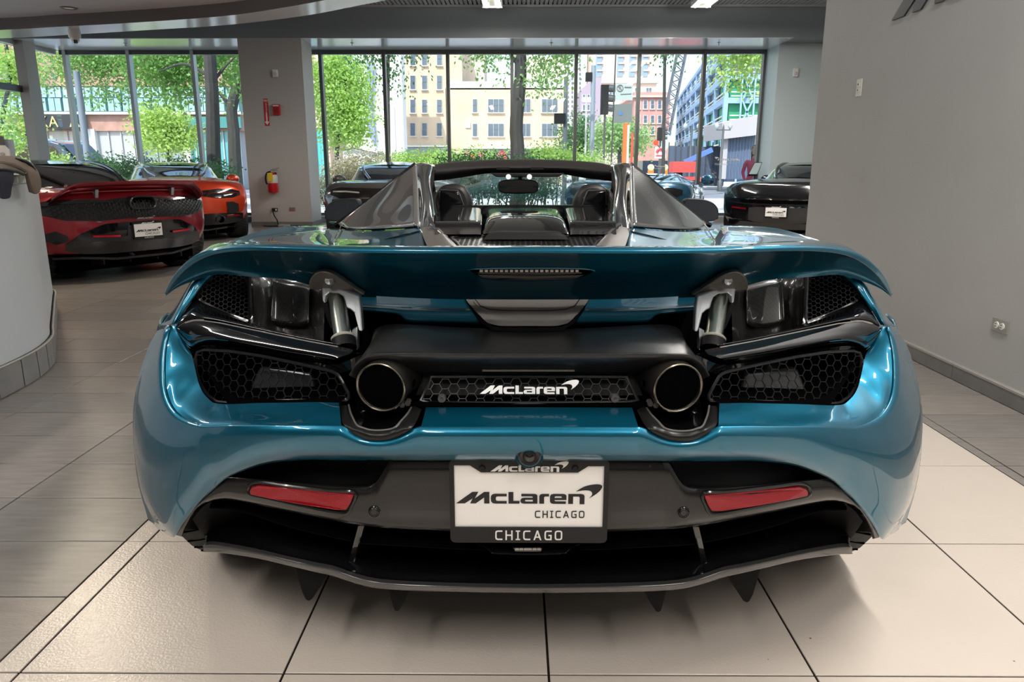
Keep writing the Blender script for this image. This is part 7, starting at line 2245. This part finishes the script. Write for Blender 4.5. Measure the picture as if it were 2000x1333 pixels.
# ------------------------------------------------ passer-by outside the right window
def person(loc, label, shirt, trousers, skin, hair, h=1.70, face=1):
    root = empty('person', loc, 0, label, 'person')
    k = h / 1.75
    J = {'pel': (0, 0, .95), 'chest': (0, 0, 1.25), 'neck': (0, .0, 1.46), 'head': (0, -.02 * face, 1.54),
         'shl': (-.18, 0, 1.40), 'ell': (-.25, .02, 1.12), 'wrl': (-.22, -.14, .92), 'shr': (.18, 0, 1.40), 'elr': (.24, .04, 1.12), 'wrr': (.20, -.16, .96),
         'hil': (-.095, 0, .90), 'knl': (-.11, -.08, .50), 'anl': (-.11, .06, .09), 'tol': (-.12, -.10, .035), 'hir': (.095, 0, .90), 'knr': (.10, .02, .49), 'anr': (.10, .16, .10), 'tor': (.10, .02, .035)}
    R_ = {'pel': .145, 'chest': .15, 'neck': .055, 'head': .05, 'shl': .06, 'ell': .043, 'wrl': .03, 'shr': .06, 'elr': .043, 'wrr': .03, 'hil': .095, 'knl': .062, 'anl': .042, 'tol': .03, 'hir': .095, 'knr': .062, 'anr': .042, 'tor': .03}
    E = [('pel', 'chest'), ('chest', 'neck'), ('neck', 'head'), ('chest', 'shl'), ('shl', 'ell'), ('ell', 'wrl'), ('chest', 'shr'), ('shr', 'elr'), ('elr', 'wrr'), ('pel', 'hil'), ('hil', 'knl'), ('knl', 'anl'), ('anl', 'tol'), ('pel', 'hir'), ('hir', 'knr'), ('knr', 'anr'), ('anr', 'tor')]
    names = list(J)
    V = [tuple(c * k for c in J[n]) for n in names]
    Ed = [(names.index(a), names.index(b)) for a, b in E]
    # hands: palm and five fingers per side, rooted at the wrist
    for w, sx in (('wrl', 1), ('wrr', -1)):
        wi = names.index(w)
        base = Vector(V[wi])
        pi_ = len(V)
        V.append(tuple(base + Vector((0, -.05, -.05)) * k))
        names.append(w + '_palm')
        R_[w + '_palm'] = .026
        Ed.append((wi, pi_))
        for j, ln in enumerate((.050, .075, .080, .074, .058)):
            q0 = Vector(V[pi_]) + Vector(((j - 2) * .016 * sx, -.02, -.02)) * k if j else Vector(V[pi_]) + Vector((.03 * sx, .0, .0)) * k
            q1 = q0 + Vector(((j - 2) * .006 * sx, -ln * .75, -ln * .55)) * k
            for n2, v2, r2, pr2 in ((w + 'a%d' % j, q0, .010, pi_), (w + 'b%d' % j, q1, .008, None)):
                V.append(tuple(v2))
                names.append(n2)
                R_[n2] = r2
                Ed.append((pr2 if pr2 is not None else len(V) - 2, len(V) - 1))
    me = bpy.data.meshes.new('body')
    me.from_pydata(V, Ed, [])
    o = bpy.data.objects.new('body', me)
    COL.objects.link(o)
    o.parent = root
    sk = o.modifiers.new('skin', 'SKIN')
    sk.use_smooth_shade = True
    if not me.skin_vertices:
        bm = bmesh.new()
        bm.from_mesh(me)
        bm.verts.layers.skin.verify()
        bm.to_mesh(me)
        bm.free()
    for i, n in enumerate(names):
        d = me.skin_vertices[0].data[i]
        r = R_[n] * k
        d.radius = (r, r * (.75 if n in ('chest', 'pel') else 1))
        d.use_root = n == 'pel'
    o.modifiers.new('sub', 'SUBSURF').render_levels = 1
    # skin, shirt and trousers by height: one body, painted where the cloth ends
    m = bpy.data.materials.new('passer_by')
    m.use_nodes = True
    nt_ = m.node_tree
    tc_ = nt_.nodes.new('ShaderNodeTexCoord')
    sp = nt_.nodes.new('ShaderNodeSeparateXYZ')
    nt_.links.new(tc_.outputs['Object'], sp.inputs[0])
    cr_ = nt_.nodes.new('ShaderNodeValToRGB')
    cr_.color_ramp.interpolation = 'CONSTANT'
    dv = nt_.nodes.new('ShaderNodeMath')
    dv.operation = 'DIVIDE'
    dv.inputs[1].default_value = 2.0
    nt_.links.new(sp.outputs[2], dv.inputs[0])
    nt_.links.new(dv.outputs[0], cr_.inputs[0])
    els = cr_.color_ramp.elements
    els[0].position, els[0].color = 0, (.04, .03, .03, 1)
    els[1].position, els[1].color = .07 * k / 2, (*trousers, 1)
    for pos, c in ((.93 * k / 2, shirt), (1.455 * k / 2, skin)):
        n_e = els.new(pos)
        n_e.color = (*c, 1)
    nt_.links.new(cr_.outputs[0], nt_.nodes['Principled BSDF'].inputs['Base Color'])
    nt_.nodes['Principled BSDF'].inputs['Roughness'].default_value = .8
    me.materials.append(m)
    # head with a face
    hd = MB().lathe([(0, -.115), (.045, -.105), (.066, -.07), (.075, -.02), (.078, .03), (.072, .075), (.045, .108), (0, .118)], n=24)
    for v in hd.V:
        v.y *= 1.18
        if v.z < -.06 and v.y < 0:
            v.y *= 1.06
    c = Vector((0, -.03 * face, 1.645)) * k
    nv = MB().add([v * k + c for v in hd.V], hd.F)
    for s in (-1, 1):
        nv.add([c + Vector((s * .08, -.01, .0)) * k, c + Vector((s * .092, .02, .02)) * k, c + Vector((s * .088, .02, -.03)) * k, c + Vector((s * .078, .0, -.035)) * k], [(0, 1, 2, 3)])
    nv.add([c + Vector(p) * k for p in ((-.012, -.09, -.03), (.012, -.09, -.03), (0, -.088, .02), (0, -.115, -.025))], [(0, 1, 3), (1, 2, 3), (2, 0, 3)])
    hm = mat('skin_tone', skin, .6)
    ho = nv.build('head', hm, root)
    for s in (-1, 1):
        MB().lathe([(0, -.006), (.009, -.004), (.010, .004)], c=c + Vector((s * .028, -.089, .012)) * k, axis='Y', n=10).build('eye', M_BLACKM, ho)
    MB().bar(c + Vector((-.022, -.094, -.058)) * k, c + Vector((.022, -.094, -.058)) * k, .006, .008).build('mouth', mat('lips', (.30, .09, .08), .5), ho, smooth=False)
    hr = MB().lathe([(.083, -.06), (.088, .0), (.086, .06), (.06, .112), (0, .13)], n=20)
    hv = MB().add([Vector((v.x, v.y * 1.2 + .018 + (0 if v.z > .03 else .02), v.z)) * k + c for v in hr.V], hr.F)
    hv.add([c + Vector(p) * k for p in ((-.08, .05, -.02), (.08, .05, -.02), (.07, .12, -.02), (-.07, .12, -.02), (-.06, .06, -.26), (.06, .06, -.26), (.05, .11, -.26), (-.05, .11, -.26))], [(0, 1, 5, 4), (1, 2, 6, 5), (2, 3, 7, 6), (3, 0, 4, 7), (4, 5, 6, 7)])
    hv.build('hair', mat('hair_brown', hair, .5), ho)
    return root
p_ = L(1468, 380, 17.6)
person((p_.x, 17.6, GZ), 'person with long brown hair in a red and blue top walking past the right window', (.42, .05, .09), (.03, .05, .22), (.42, .26, .20), (.09, .055, .04))
